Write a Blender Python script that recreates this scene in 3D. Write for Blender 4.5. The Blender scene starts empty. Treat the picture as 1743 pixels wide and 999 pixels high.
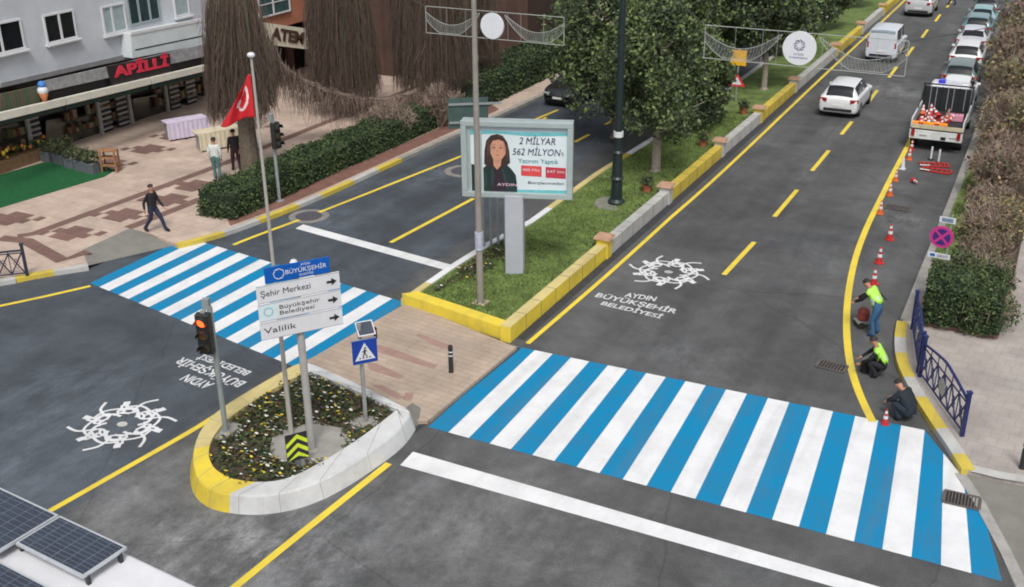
import bpy, math, random
import numpy as np
from mathutils import Vector, Matrix
R = math.radians
# ------------------------------------------------------------------ camera, world, sun, exposure
scene = bpy.context.scene
CAMZ = 14.0
F_PX, CX, CY = 1864.8, 871.5, 499.5
RV = np.array([0.89148431, 0.45297115, -0.00853544])
UV = np.array([-0.17922943, 0.36991594, 0.91161341])
WV = np.array([-0.41609198, 0.81115925, -0.41096001])
cd = bpy.data.cameras.new('camera'); cam = bpy.data.objects.new('camera', cd)
scene.collection.objects.link(cam); scene.camera = cam
cd.sensor_width = 36; cd.lens = F_PX / 1743 * 36; cd.clip_end = 2000; cd.clip_start = 0.1
cam.matrix_world = Matrix([[RV[0], UV[0], -WV[0], 0], [RV[1], UV[1], -WV[1], 0], [RV[2], UV[2], -WV[2], CAMZ], [0, 0, 0, 1]])
w = bpy.data.worlds.new('World'); scene.world = w; w.use_nodes = True
nt = w.node_tree; bg = nt.nodes['Background']
sky = nt.nodes.new('ShaderNodeTexSky'); sky.sky_type = 'NISHITA'; sky.sun_disc = False
SUN_EL, SUN_AZ = 56, 152
sky.sun_elevation = R(SUN_EL); sky.sun_rotation = R(SUN_AZ); sky.air_density = 1.2; sky.dust_density = 4; sky.ozone_density = 1
hs = nt.nodes.new('ShaderNodeHueSaturation'); hs.inputs['Saturation'].default_value = 0.30
nt.links.new(sky.outputs[0], hs.inputs['Color']); nt.links.new(hs.outputs[0], bg.inputs['Color'])
bg.inputs['Strength'].default_value = 0.105
sl = bpy.data.lights.new('sun', 'SUN'); sl.energy = 1.5; sl.angle = R(16); sl.color = (1, .96, .91)
so = bpy.data.objects.new('sun', sl); scene.collection.objects.link(so)
sd = Vector((math.sin(R(SUN_AZ)) * math.cos(R(SUN_EL)), math.cos(R(SUN_AZ)) * math.cos(R(SUN_EL)), math.sin(R(SUN_EL))))
so.rotation_euler = sd.to_track_quat('Z', 'Y').to_euler()
vs = scene.view_settings; vs.view_transform = 'Standard'; vs.look = 'None'; vs.gamma = 1; vs.use_curve_mapping = False
vs.exposure = 0.47
scene.cycles.filter_width = 1.9
scene.cycles.use_denoising = True

# ------------------------------------------------------------------ helpers
rng = random.Random(7)
def ray(px, py):
    return WV + (px - CX) / F_PX * RV - (py - CY) / F_PX * UV
def G(px, py, z=0.0):
    "the point of the horizontal plane at height z seen at a photo pixel"
    d = ray(px, py); t = (z - CAMZ) / d[2]
    return (d[0] * t, d[1] * t, z)
def PLN(px, py, P0, d):
    "the point of the vertical plane through P0 along horizontal direction d: returns (distance along d, height)"
    q = ray(px, py); n = (-d[1], d[0])
    t = (P0[0] * n[0] + P0[1] * n[1]) / (q[0] * n[0] + q[1] * n[1])
    x, y, z = q[0] * t, q[1] * t, CAMZ + q[2] * t
    return ((x - P0[0]) * d[0] + (y - P0[1]) * d[1], z)
def DIR(p, q):
    "horizontal world direction of a level line seen between photo pixels p and q"
    n = np.cross(ray(*p), ray(*q)); d = np.cross(n, (0, 0, 1.0)); d = d[:2] / np.hypot(*d[:2])
    if d[0] * RV[0] + d[1] * RV[1] < 0: d = -d
    return (d[0], d[1])
def FX(px, py, X):
    q = ray(px, py); t = X / q[0]
    return (X, q[1] * t, CAMZ + q[2] * t)
def lin(c):
    return tuple(((v / 255) / 12.92 if v / 255 <= .04045 else ((v / 255 + .055) / 1.055) ** 2.4) for v in c) + (1,)

MATS = {}
def mat(name, col, rough=.7, var=.12, scale=3.0, bump=0.0, metal=0.0, spec=.5, emit=None, detail=4, coat=0, bscale=None):
    "procedural material: base colour varied by two noises, optional bump"
    if name in MATS: return MATS[name]
    m = bpy.data.materials.new(name); m.use_nodes = True; n = m.node_tree.nodes; l = m.node_tree.links
    b = n['Principled BSDF']; b.inputs['Roughness'].default_value = rough; b.inputs['Metallic'].default_value = metal
    b.inputs['Specular IOR Level'].default_value = spec
    if coat: b.inputs['Coat Weight'].default_value = coat; b.inputs['Coat Roughness'].default_value = .08
    c = col if len(col) == 4 else tuple(col) + (1,)
    tc = n.new('ShaderNodeTexCoord'); nz = n.new('ShaderNodeTexNoise'); nz.inputs['Scale'].default_value = scale
    nz.inputs['Detail'].default_value = detail; nz.inputs['Roughness'].default_value = .65
    l.new(tc.outputs['Object'], nz.inputs['Vector'])
    rp = n.new('ShaderNodeValToRGB'); rp.color_ramp.elements[0].position = .3; rp.color_ramp.elements[1].position = .7
    rp.color_ramp.elements[0].color = tuple(max(0, v * (1 - var)) for v in c[:3]) + (1,)
    rp.color_ramp.elements[1].color = tuple(min(1, v * (1 + var)) for v in c[:3]) + (1,)
    l.new(nz.outputs['Fac'], rp.inputs['Fac']); l.new(rp.outputs[0], b.inputs['Base Color'])
    if bump:
        bn = n.new('ShaderNodeBump'); bn.inputs['Strength'].default_value = bump; bn.inputs['Distance'].default_value = .02
        n2 = n.new('ShaderNodeTexNoise'); n2.inputs['Scale'].default_value = bscale or scale * 6; n2.inputs['Detail'].default_value = 3
        l.new(tc.outputs['Object'], n2.inputs['Vector']); l.new(n2.outputs['Fac'], bn.inputs['Height']); l.new(bn.outputs[0], b.inputs['Normal'])
    if emit:
        b.inputs['Emission Color'].default_value = emit[:3] + (1,); b.inputs['Emission Strength'].default_value = emit[3]
    MATS[name] = m; return m

def asphalt_mat():
    m = bpy.data.materials.new('asphalt'); m.use_nodes = True; n = m.node_tree.nodes; l = m.node_tree.links; b = n['Principled BSDF']
    tc = n.new('ShaderNodeTexCoord')
    def noise(sc, det, vec, rough=.6):
        z = n.new('ShaderNodeTexNoise'); z.inputs['Scale'].default_value = sc; z.inputs['Detail'].default_value = det; z.inputs['Roughness'].default_value = rough
        l.new(vec, z.inputs['Vector']); return z.outputs['Fac']
    def mr(v, a, b_, c, d):
        z = n.new('ShaderNodeMapRange'); z.inputs[1].default_value = a; z.inputs[2].default_value = b_; z.inputs[3].default_value = c; z.inputs[4].default_value = d
        l.new(v, z.inputs[0]); return z.outputs[0]
    def mul(a, b_, op='MULTIPLY'):
        z = n.new('ShaderNodeMath'); z.operation = op; l.new(a, z.inputs[0]); l.new(b_, z.inputs[1]); return z.outputs[0]
    mp = n.new('ShaderNodeMapping'); mp.inputs['Scale'].default_value = (1.0, .10, 1); l.new(tc.outputs['Object'], mp.inputs['Vector'])
    O = tc.outputs['Object']; mp2 = n.new('ShaderNodeMapping'); mp2.inputs['Scale'].default_value = (1.0, .45, 1); l.new(O, mp2.inputs['Vector'])
    big = mr(noise(.12, 5, O), .32, .68, .74, 1.28)
    mid = mr(noise(.9, 6, O, .7), .3, .7, .82, 1.18)
    fine = mr(noise(38, 3, O, .8), .3, .7, .60, 1.40)
    tracks = mr(noise(.75, 3, mp.outputs[0]), .3, .7, .80, 1.24)
    dust = mr(noise(.33, 7, O, .75), .56, .74, 1.0, 1.3)
    vo = n.new('ShaderNodeTexVoronoi'); vo.feature = 'DISTANCE_TO_EDGE'; vo.inputs['Scale'].default_value = .16
    wr = n.new('ShaderNodeMixRGB'); wr.inputs[0].default_value = .25; nn = n.new('ShaderNodeTexNoise'); nn.inputs['Scale'].default_value = 1.2; nn.inputs['Detail'].default_value = 5
    l.new(O, nn.inputs['Vector']); l.new(O, wr.inputs[1]); l.new(nn.outputs['Color'], wr.inputs[2]); l.new(wr.outputs[0], vo.inputs['Vector'])
    sw = n.new('ShaderNodeTexNoise'); sw.inputs['Scale'].default_value = .28; sw.inputs['Detail'].default_value = 8; sw.inputs['Roughness'].default_value = .72; sw.inputs['Distortion'].default_value = 1.6; l.new(O, sw.inputs['Vector'])
    dust = mul(dust, mr(sw.outputs['Fac'], .40, .72, .90, 1.34))
    crack = mr(vo.outputs['Distance'], .0, .0035, .72, 1.0)
    v = mul(mul(mul(big, mid), mul(fine, tracks)), mul(dust, crack))
    # older, paler surfacing in the foreground mouth of the junction; newer bluish surfacing on the left carriageway
    sx = n.new('ShaderNodeSeparateXYZ'); l.new(wr.outputs[0], sx.inputs[0])
    old = mr(sx.outputs[1], 12.6, 15.2, 1.0, 0.0); isl_ = mr(sx.outputs[0], -13.3, -12.9, 0.0, 1.0); oldm = mul(old, isl_)
    mot = n.new('ShaderNodeTexNoise'); mot.inputs['Scale'].default_value = 1.1; mot.inputs['Detail'].default_value = 9; mot.inputs['Roughness'].default_value = .78; l.new(O, mot.inputs['Vector'])
    k1 = n.new('ShaderNodeMath'); k1.operation = 'MULTIPLY_ADD'; l.new(mul(oldm, mr(mot.outputs['Fac'], .38, .64, -.02, .62)), k1.inputs[0]); l.new(v, k1.inputs[1]); l.new(v, k1.inputs[2]); v = k1.outputs[0]
    newm = mr(sx.outputs[0], -13.25, -13.0, 1.0, 0.0)
    # dusty and washed patches where gutters, manholes and patching have left pale dirt
    for px, py, rr, k in [(1528, 372, 1.5, .9), (1522, 152, 2.6, .8), (745, 300, 1.7, .7), (555, 378, 1.6, .6), (640, 300, 2.6, .3), (100, 650, 2.6, .45), (70, 770, 3.2, .35), (300, 900, 3.4, .45), (430, 950, 3.0, .5), (600, 950, 3.2, .35), (1180, 620, 2.8, .3), (1420, 440, 3.2, .3), (870, 900, 3.0, .35), (1440, 610, 1.3, .5), (1330, 690, 1.8, .25), (1120, 190, 3, .5), (960, 260, 2.4, .4)]:
        c = G(px, py); d = n.new('ShaderNodeVectorMath'); d.operation = 'DISTANCE'; l.new(wr.outputs[0], d.inputs[0]); d.inputs[1].default_value = (c[0] * .75 + .125 , c[1] * .75 + .125, 0)
        f = n.new('ShaderNodeMath'); f.operation = 'MULTIPLY'; l.new(mr(d.outputs['Value'], rr * .1, rr * .75, k * 1.6, 0), f.inputs[0]); l.new(mr(noise(1.6, 7, mp2.outputs[0], .8), .42, .66, 0, 1), f.inputs[1])
        g = n.new('ShaderNodeMath'); g.operation = 'MULTIPLY_ADD'; l.new(v, g.inputs[0]); l.new(f.outputs[0], g.inputs[1]); l.new(v, g.inputs[2]); v = g.outputs[0]
    mx = n.new('ShaderNodeVectorMath'); mx.operation = 'SCALE'; cn = n.new('ShaderNodeMixRGB'); l.new(newm, cn.inputs[0]); cn.inputs[2].default_value = (.054, .064, .076, 1)
    cr = n.new('ShaderNodeMixRGB'); l.new(noise(.2, 4, O), cr.inputs[0]); cr.inputs[1].default_value = (.068, .072, .077, 1); cr.inputs[2].default_value = (.084, .083, .081, 1)
    l.new(cr.outputs[0], cn.inputs[1]); l.new(cn.outputs[0], mx.inputs[0]); l.new(v, mx.inputs['Scale']); l.new(mx.outputs[0], b.inputs['Base Color'])
    b.inputs['Roughness'].default_value = .82; b.inputs['Specular IOR Level'].default_value = .35
    bn = n.new('ShaderNodeBump'); bn.inputs['Strength'].default_value = .5; bn.inputs['Distance'].default_value = .015
    l.new(noise(55, 3, O, .8), bn.inputs['Height']); l.new(bn.outputs[0], b.inputs['Normal'])
    MATS['asphalt'] = m; return m

def paint_mat(name, col, wear=.35, dirt=.22, rough=.6):
    "road or kerb paint with grime, grain and small worn spots"
    if name in MATS: return MATS[name]
    m = bpy.data.materials.new(name); m.use_nodes = True; n = m.node_tree.nodes; l = m.node_tree.links; b = n['Principled BSDF']
    tc = n.new('ShaderNodeTexCoord'); O = tc.outputs['Object']
    def noise(sc, det, rough=.6):
        z = n.new('ShaderNodeTexNoise'); z.inputs['Scale'].default_value = sc; z.inputs['Detail'].default_value = det; z.inputs['Roughness'].default_value = rough
        l.new(O, z.inputs['Vector']); return z.outputs['Fac']
    def mr(v, a, b_, c, d):
        z = n.new('ShaderNodeMapRange'); z.inputs[1].default_value = a; z.inputs[2].default_value = b_; z.inputs[3].default_value = c; z.inputs[4].default_value = d
        l.new(v, z.inputs[0]); return z.outputs[0]
    m1 = n.new('ShaderNodeMixRGB'); m1.inputs[1].default_value = tuple(col[:3]) + (1,); m1.inputs[2].default_value = tuple(v * .62 + .03 for v in col[:3]) + (1,)
    l.new(mr(noise(1.1, 7, .7), .42, .75, 0, dirt * 3), m1.inputs[0])
    m2 = n.new('ShaderNodeMixRGB'); l.new(m1.outputs[0], m2.inputs[1]); m2.inputs[2].default_value = (.09, .09, .09, 1)
    l.new(mr(noise(9, 7, .85), .62, .72, 0, wear), m2.inputs[0]); l.new(m2.outputs[0], b.inputs['Base Color'])
    m3 = n.new('ShaderNodeMixRGB'); l.new(m2.outputs[0], m3.inputs[1]); m3.inputs[2].default_value = (.10, .10, .10, 1); l.new(mr(noise(70, 3, .9), .60, .72, 0, .55), m3.inputs[0])
    mpp = n.new('ShaderNodeMapping'); mpp.inputs['Scale'].default_value = (2.2, .16, 1); l.new(O, mpp.inputs['Vector']); ns = n.new('ShaderNodeTexNoise'); ns.inputs['Scale'].default_value = 1; ns.inputs['Detail'].default_value = 5; l.new(mpp.outputs[0], ns.inputs['Vector'])
    m4 = n.new('ShaderNodeMixRGB'); l.new(m3.outputs[0], m4.inputs[1]); m4.inputs[2].default_value = (.13, .13, .13, 1); l.new(mr(ns.outputs['Fac'], .52, .72, 0, dirt * .9), m4.inputs[0]); l.new(m4.outputs[0], b.inputs['Base Color'])
    b.inputs['Roughness'].default_value = rough; b.inputs['Specular IOR Level'].default_value = .25
    bn = n.new('ShaderNodeBump'); bn.inputs['Strength'].default_value = .35; bn.inputs['Distance'].default_value = .01
    l.new(noise(50, 3, .8), bn.inputs['Height']); l.new(bn.outputs[0], b.inputs['Normal'])
    MATS[name] = m; return m

def tile_mat(name, c1, c2, mortar, sx=.4, sy=.4, rot=0.0):
    if name in MATS: return MATS[name]
    m = bpy.data.materials.new(name); m.use_nodes = True; n = m.node_tree.nodes; l = m.node_tree.links; b = n['Principled BSDF']
    tc = n.new('ShaderNodeTexCoord'); mp = n.new('ShaderNodeMapping'); mp.inputs['Rotation'].default_value = (0, 0, rot)
    l.new(tc.outputs['Object'], mp.inputs['Vector'])
    br = n.new('ShaderNodeTexBrick'); br.inputs['Scale'].default_value = 1; br.inputs['Brick Width'].default_value = sx; br.inputs['Row Height'].default_value = sy
    br.inputs['Mortar Size'].default_value = .012; br.inputs['Color1'].default_value = tuple(c1) + (1,); br.inputs['Color2'].default_value = tuple(c2) + (1,); br.inputs['Mortar'].default_value = tuple(mortar) + (1,)
    br.inputs['Bias'].default_value = -.1
    l.new(mp.outputs[0], br.inputs['Vector'])
    nz = n.new('ShaderNodeTexNoise'); nz.inputs['Scale'].default_value = .7; nz.inputs['Detail'].default_value = 8; nz.inputs['Roughness'].default_value = .7; l.new(tc.outputs['Object'], nz.inputs['Vector'])
    mr = n.new('ShaderNodeMapRange'); mr.inputs[1].default_value = .3; mr.inputs[2].default_value = .7; mr.inputs[3].default_value = .72; mr.inputs[4].default_value = 1.15
    l.new(nz.outputs['Fac'], mr.inputs[0]); s = n.new('ShaderNodeVectorMath'); s.operation = 'SCALE'; l.new(br.outputs['Color'], s.inputs[0]); l.new(mr.outputs[0], s.inputs['Scale'])
    l.new(s.outputs[0], b.inputs['Base Color']); b.inputs['Roughness'].default_value = .8
    MATS[name] = m; return m

asphalt_mat()
YEL = paint_mat('yellow_paint', (.74, .57, .06)); WHT = paint_mat('white_paint', (.70, .71, .72), wear=.35, dirt=.2)
WHTG = paint_mat('weathered_white', (.47, .47, .45), wear=.5, dirt=.3); BLU = paint_mat('blue_paint', (.0, .20, .40), wear=.4, dirt=.24)
YELW = paint_mat('weathered_yellow', (.60, .46, .07), wear=.5, dirt=.3); YELP = paint_mat('pale_yellow_paint', (.60, .50, .22), wear=.4, dirt=.25)
GALV = mat('galvanised_steel', lin((150, 153, 152)), .5, .15, 6, metal=.3)
GRYP = mat('grey_painted_metal', lin((150, 155, 162)), .45, .06, 5)
BLK = mat('black_plastic', (.012, .012, .013), .45, .2, 8); DARK = mat('dark_metal', (.02, .025, .027), .4, .2, 6)
GLASS = mat('dark_glass', (.010, .013, .016), .12, .3, 1.5, spec=.45)
CONC = mat('concrete', lin((140, 138, 132)), .85, .2, 2, .3); SOIL = mat('soil', (.06, .045, .03), .95, .4, 4, .6)
RUB = mat('rubber', (.014, .014, .014), .8, .2, 10)
BARK = mat('bark', lin((100, 90, 78)), .95, .35, 9, .8); BARKW = mat('pale_bark', lin((150, 142, 130)), .95, .25, 7, .6)
PINKC = mat('terracotta_cap', lin((176, 140, 116)), .8, .2, 5, .3)

class MB:
    def __init__(s): s.v = []; s.f = []; s.m = []; s.mats = []
    def mi(s, m):
        if m not in s.mats: s.mats.append(m)
        return s.mats.index(m)
    def add(s, vs, fs, m):
        o = len(s.v); s.v += [tuple(map(float, p)) for p in vs]; k = s.mi(m)
        for f in fs: s.f.append(tuple(i + o for i in f)); s.m.append(k)
        return s
    def box(s, c, d, m, rz=0, rx=0, taper=1.0):
        x, y, z = d[0] / 2, d[1] / 2, d[2] / 2; M = Matrix.Rotation(rz, 3, 'Z') @ Matrix.Rotation(rx, 3, 'X')
        vs = [M @ Vector((a * x * (taper if e > 0 else 1), b * y * (taper if e > 0 else 1), e * z)) + Vector(c) for e in (-1, 1) for a, b in ((-1, -1), (1, -1), (1, 1), (-1, 1))]
        return s.add(vs, [(3, 2, 1, 0), (4, 5, 6, 7), (0, 1, 5, 4), (1, 2, 6, 5), (2, 3, 7, 6), (3, 0, 4, 7)], m)
    def bar(s, a, b, wd, m, h=None):
        return s.tube([a, b], [wd / 2 * 1.25] * 2, m, 4)
    def tube(s, pts, rad, m, n=8, cap=True):
        pts = [Vector(p) for p in pts]; ring = []
        if not isinstance(rad, (list, tuple)): rad = [rad] * len(pts)
        rad = [float(q) for q in rad]
        rad = [float(q) for q in rad]
        for i, p in enumerate(pts):
            t = (pts[min(i + 1, len(pts) - 1)] - pts[max(i - 1, 0)]).normalized()
            a = Vector((0, 0, 1)) if abs(t.z) < .9 else Vector((0, 1, 0))
            u = t.cross(a).normalized(); v = t.cross(u)
            ring.append([p + rad[i] * (math.cos(2 * math.pi * (k + .5) / n) * u + math.sin(2 * math.pi * (k + .5) / n) * v) for k in range(n)])
        vs = [q for r_ in ring for q in r_]; fs = []
        for i in range(len(pts) - 1):
            for k in range(n): fs.append((i * n + k, i * n + (k + 1) % n, (i + 1) * n + (k + 1) % n, (i + 1) * n + k))
        if cap: fs.append(tuple(range(n))); fs.append(tuple(range((len(pts) - 1) * n, len(pts) * n))[::-1])
        return s.add(vs, fs, m)
    def lathe(s, c, prof, m, n=16):
        vs = [(c[0] + r_ * math.cos(2 * math.pi * k / n), c[1] + r_ * math.sin(2 * math.pi * k / n), c[2] + z) for r_, z in prof for k in range(n)]
        fs = [(i * n + k, i * n + (k + 1) % n, (i + 1) * n + (k + 1) % n, (i + 1) * n + k) for i in range(len(prof) - 1) for k in range(n)]
        fs.append(tuple(range(n))[::-1]); fs.append(tuple(range((len(prof) - 1) * n, len(prof) * n)))
        return s.add(vs, fs, m)
    def prism(s, poly, z0, z1, m, mtop=None, side=True):
        n = len(poly); ar = sum(poly[i][0] * poly[(i + 1) % n][1] - poly[(i + 1) % n][0] * poly[i][1] for i in range(n))
        if ar < 0: poly = poly[::-1]
        vs = [(p[0], p[1], z0) for p in poly] + [(p[0], p[1], z1) for p in poly]
        s.add(vs, [tuple(range(n, 2 * n))], mtop or m)
        if side: s.add(vs, [(i, (i + 1) % n, n + (i + 1) % n, n + i) for i in range(n)] + [tuple(range(n))[::-1]], m)
        return s
    def sheet(s, poly, z, m): return s.prism(poly, z, z, m, side=False)
    def ball(s, c, r_, m, n=10, sq=(1, 1, 1)):
        k = n // 2; vs = []; fs = []
        for i in range(1, k):
            a = math.pi * i / k
            for j in range(n):
                b = 2 * math.pi * j / n; vs.append((c[0] + r_ * sq[0] * math.sin(a) * math.cos(b), c[1] + r_ * sq[1] * math.sin(a) * math.sin(b), c[2] + r_ * sq[2] * math.cos(a)))
        vs += [(c[0], c[1], c[2] + r_ * sq[2]), (c[0], c[1], c[2] - r_ * sq[2])]; T = len(vs) - 2
        for i in range(k - 2):
            for j in range(n): fs.append((i * n + j, (i + 1) * n + j, (i + 1) * n + (j + 1) % n, i * n + (j + 1) % n))
        for j in range(n): fs.append((T, j, (j + 1) % n)); fs.append((T + 1, (k - 2) * n + (j + 1) % n, (k - 2) * n + j))
        return s.add(vs, fs, m)
    def build(s, name, parent=None, world=False, smooth=False, bevel=0, origin=None):
        me = bpy.data.meshes.new(name); vs = s.v; o = bpy.data.objects.new(name, me); scene.collection.objects.link(o)
        if parent is not None:
            o.parent = parent; XF[o] = XF[parent]
            if world:
                L, rz = XF[parent]; c, sn = math.cos(-rz), math.sin(-rz)
                vs = [((x - L[0]) * c - (y - L[1]) * sn, (x - L[0]) * sn + (y - L[1]) * c, z - L[2]) for x, y, z in vs]
        else:
            if origin is None:
                a = np.array(vs); origin = (float((a[:, 0].min() + a[:, 0].max()) / 2), float((a[:, 1].min() + a[:, 1].max()) / 2), float(a[:, 2].min()))
            vs = [(x - origin[0], y - origin[1], z - origin[2]) for x, y, z in vs]; o.location = origin; XF[o] = (origin, 0)
        me.from_pydata(vs, [], s.f); me.polygons.foreach_set('material_index', s.m)
        for m in s.mats: me.materials.append(m)
        if smooth: me.polygons.foreach_set('use_smooth', [True] * len(me.polygons))
        me.update()
        if bevel:
            b = o.modifiers.new('bevel', 'BEVEL'); b.width = bevel; b.segments = 2; b.limit_method = 'ANGLE'; b.angle_limit = R(35)
        return o
XF = {}
def tag(o, label=None, cat=None, group=None, kind=None):
    if label: o['label'] = label
    if cat: o['category'] = cat
    if group: o['group'] = group
    if kind: o['kind'] = kind
    return o
def thing(name, label, cat, loc=(0, 0, 0), rz=0, group=None):
    o = bpy.data.objects.new(name, None); scene.collection.objects.link(o); o.location = loc; o.rotation_euler = (0, 0, rz); o.empty_display_size = .2
    XF[o] = (tuple(loc), rz); return tag(o, label, cat, group)
def struct(name, mb, **k):
    return tag(mb.build(name, origin=(0, 0, 0), **k), kind='structure')
def copy_tree(o, loc=None, rz=None, label=None, parent=None):
    c = o.copy(); scene.collection.objects.link(c); c.parent = parent
    if loc is not None: c.location = loc
    if rz is not None: c.rotation_euler = (0, 0, rz)
    if label: c['label'] = label
    for ch in o.children: copy_tree(ch, parent=c)
    return c
def text_mesh(body, size, m, name, parent, loc=(0, 0, 0), rot=(R(90), 0, 0), width=None, depth=.004, shear=0, bold=0.0, align='CENTER', height=None):
    cu = bpy.data.curves.new(name, 'FONT'); cu.body = body; cu.size = size; cu.extrude = depth / 2; cu.align_x = align; cu.align_y = 'CENTER'
    cu.shear = shear; cu.offset = bold; cu.resolution_u = 3
    t = bpy.data.objects.new(name, cu); scene.collection.objects.link(t); bpy.context.view_layer.update()
    me = bpy.data.meshes.new_from_object(t.evaluated_get(bpy.context.evaluated_depsgraph_get())); bpy.data.objects.remove(t)
    co = np.empty(len(me.vertices) * 3); me.vertices.foreach_get('co', co); co = co.reshape(-1, 3)
    if width:
        wd = co[:, 0].max() - co[:, 0].min(); co[:, 0] *= width / wd
    if height:
        hh = co[:, 1].max() - co[:, 1].min(); co[:, 1] *= height / hh
    me.vertices.foreach_set('co', co.ravel()); me.materials.clear(); me.materials.append(m); me.update()
    o = bpy.data.objects.new(name, me); scene.collection.objects.link(o); o.location = loc; o.rotation_euler = rot
    if parent is not None: o.parent = parent; XF[o] = XF[parent]
    return o
def ribbon(pts, wd, closed=False):
    "flat strip polygons along 2-D points: returns list of quads"
    out = []; n = len(pts); L = []; Rr = []
    for i in range(n):
        a = pts[max(i - 1, 0)]; b = pts[min(i + 1, n - 1)]; dx, dy = b[0] - a[0], b[1] - a[1]; d = math.hypot(dx, dy) or 1
        ww = wd[i] if isinstance(wd, (list, tuple)) else wd
        L.append((pts[i][0] - dy / d * ww / 2, pts[i][1] + dx / d * ww / 2)); Rr.append((pts[i][0] + dy / d * ww / 2, pts[i][1] - dx / d * ww / 2))
    return [(L[i], L[i + 1], Rr[i + 1], Rr[i]) for i in range(n - 1)]
def smooth_line(pts, k=6):
    "Catmull-Rom"
    P = [pts[0]] + list(pts) + [pts[-1]]; out = []
    for i in range(1, len(P) - 2):
        for j in range(k):
            t = j / k; out.append(tuple(.5 * ((2 * P[i][c]) + (-P[i - 1][c] + P[i + 1][c]) * t + (2 * P[i - 1][c] - 5 * P[i][c] + 4 * P[i + 1][c] - P[i + 2][c]) * t * t + (-P[i - 1][c] + 3 * P[i][c] - 3 * P[i + 1][c] + P[i + 2][c]) * t ** 3) for c in range(len(pts[0]))))
    out.append(tuple(pts[-1])); return out
def strip_sheet(mb, pts, wd, z, m):
    for q in ribbon(pts, wd): mb.sheet(list(q), z, m)
    return mb
def xy(p): return (p[0], p[1])
def GP(lst, z=0): return [xy(G(a, b, z)) for a, b in lst]
# ------------------------------------------------------------------ GROUND, ROADS, PAVEMENTS
ROADZ = 0.0; PAV = .13
mb = MB(); mb.sheet([(-400, -200), (400, -200), (400, 700), (-400, 700)], -.03, mat('earth', (.10, .085, .06), .95, .3, .5)); struct('ground', mb)
mb = MB(); mb.sheet([(-60, -25), (14, -25), (14, 260), (-60, 260)], 0, MATS['asphalt']); struct('road', mb)
TILE = tile_mat('beige_paving', (.50, .395, .325), (.44, .345, .285), (.37, .29, .24), .5, .5, .02)
TILER = tile_mat('grey_paving', (.37, .335, .31), (.35, .31, .285), (.30, .27, .25), .4, .4, .1)
BRN = tile_mat('brown_paving', (.20, .115, .095), (.165, .095, .08), (.12, .08, .07), .25, .25, .02)
# left pavement (plaza) with dropped kerb by the crossing
kl = smooth_line(GP([(-160, 500), (0, 478), (60, 466), (150, 452)], PAV), 3)
kr = smooth_line(GP([(300, 416), (345, 405), (400, 388), (480, 358), (560, 325), (680, 270), (780, 226)], PAV), 3)
far = [(kr[-1][0] + .6, kr[-1][1] + 12), (kr[-1][0] + 1.2, 110), (kr[-1][0] + 1.5, 250)]
ramp_l, ramp_r = G(178, 446)[:2], G(298, 418)[:2]; apex = G(222, 388, PAV)[:2]; apl = G(140, 425, PAV)[:2]; apr = G(262, 400, PAV)[:2]
mb = MB(); poly = kl + [apl, apex, apr] + kr + far + [(-75, 250), (-75, 5)]
mb.prism([xy(p) for p in poly], -.02, PAV, TILE); struct('pavement', mb)
mb = MB(); CG = mat('grey_ramp_concrete', lin((120, 118, 112)), .9, .15, 1.5, .4)
def tri3(mb, pts, m): return mb.add(pts, [tuple(range(len(pts)))], m)
rl = (ramp_l[0], ramp_l[1], .012); rr = (ramp_r[0], ramp_r[1], .012)
tri3(mb, [rl, rr, (apr[0], apr[1], PAV), (apex[0], apex[1], PAV), (apl[0], apl[1], PAV)], CG)
tri3(mb, [rr, (kr[0][0], kr[0][1], PAV), (apr[0], apr[1], PAV)], CG); tri3(mb, [(kl[-1][0], kl[-1][1], PAV), rl, (apl[0], apl[1], PAV)], CG)
struct('pavement_ramp', mb)
# painted kerb stones, left side
def kerb(pts, cols, seg, wd=.26, z0=-.01, z1=PAV + .025, name='kerb'):
    mb = MB(); acc = 0; k = 0
    dense = []
    for a, b in zip(pts[:-1], pts[1:]):
        d = math.hypot(b[0] - a[0], b[1] - a[1]); n = max(1, round(d / .5))
        for i in range(n): dense.append((a[0] + (b[0] - a[0]) * i / n, a[1] + (b[1] - a[1]) * i / n))
    dense.append(pts[-1]); run = [dense[0]]; segs = []
    for p in dense[1:]:
        run.append(p); acc += math.hypot(p[0] - run[-2][0], p[1] - run[-2][1])
        if acc >= seg[k % len(seg)]: segs.append(run); run = [p]; acc = 0; k += 1
    if len(run) > 1: segs.append(run)
    for i, s in enumerate(segs):
        rb = ribbon(s, wd); c = cols[i % len(cols)] if i < len(cols) or len(cols) == 2 else cols[-1]
        L = [q[0] for q in rb] + [rb[-1][1]]; Rr = [q[3] for q in rb] + [rb[-1][2]]
        mb.prism(L + Rr[::-1], z0, z1 - .001 * (i % 2), c)
    return struct(name, mb)
kerb([xy(p) for p in kl[::-1]], [WHTG, YELW], [.9, .9, 2.1], z1=PAV + .02)
kerb([xy(p) for p in kr[:9]], [YELW, WHTG, YELW, WHTG], [1.5, 1.4], z1=PAV + .02)
kerb([xy(p) for p in kr[8:]] + far[:2], [YELW, WHTG, YELW, WHTG, YELW, CONC], [1.5, 1.3, 1.5, 1.3, 1.4, 500], z1=PAV + .02)
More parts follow.
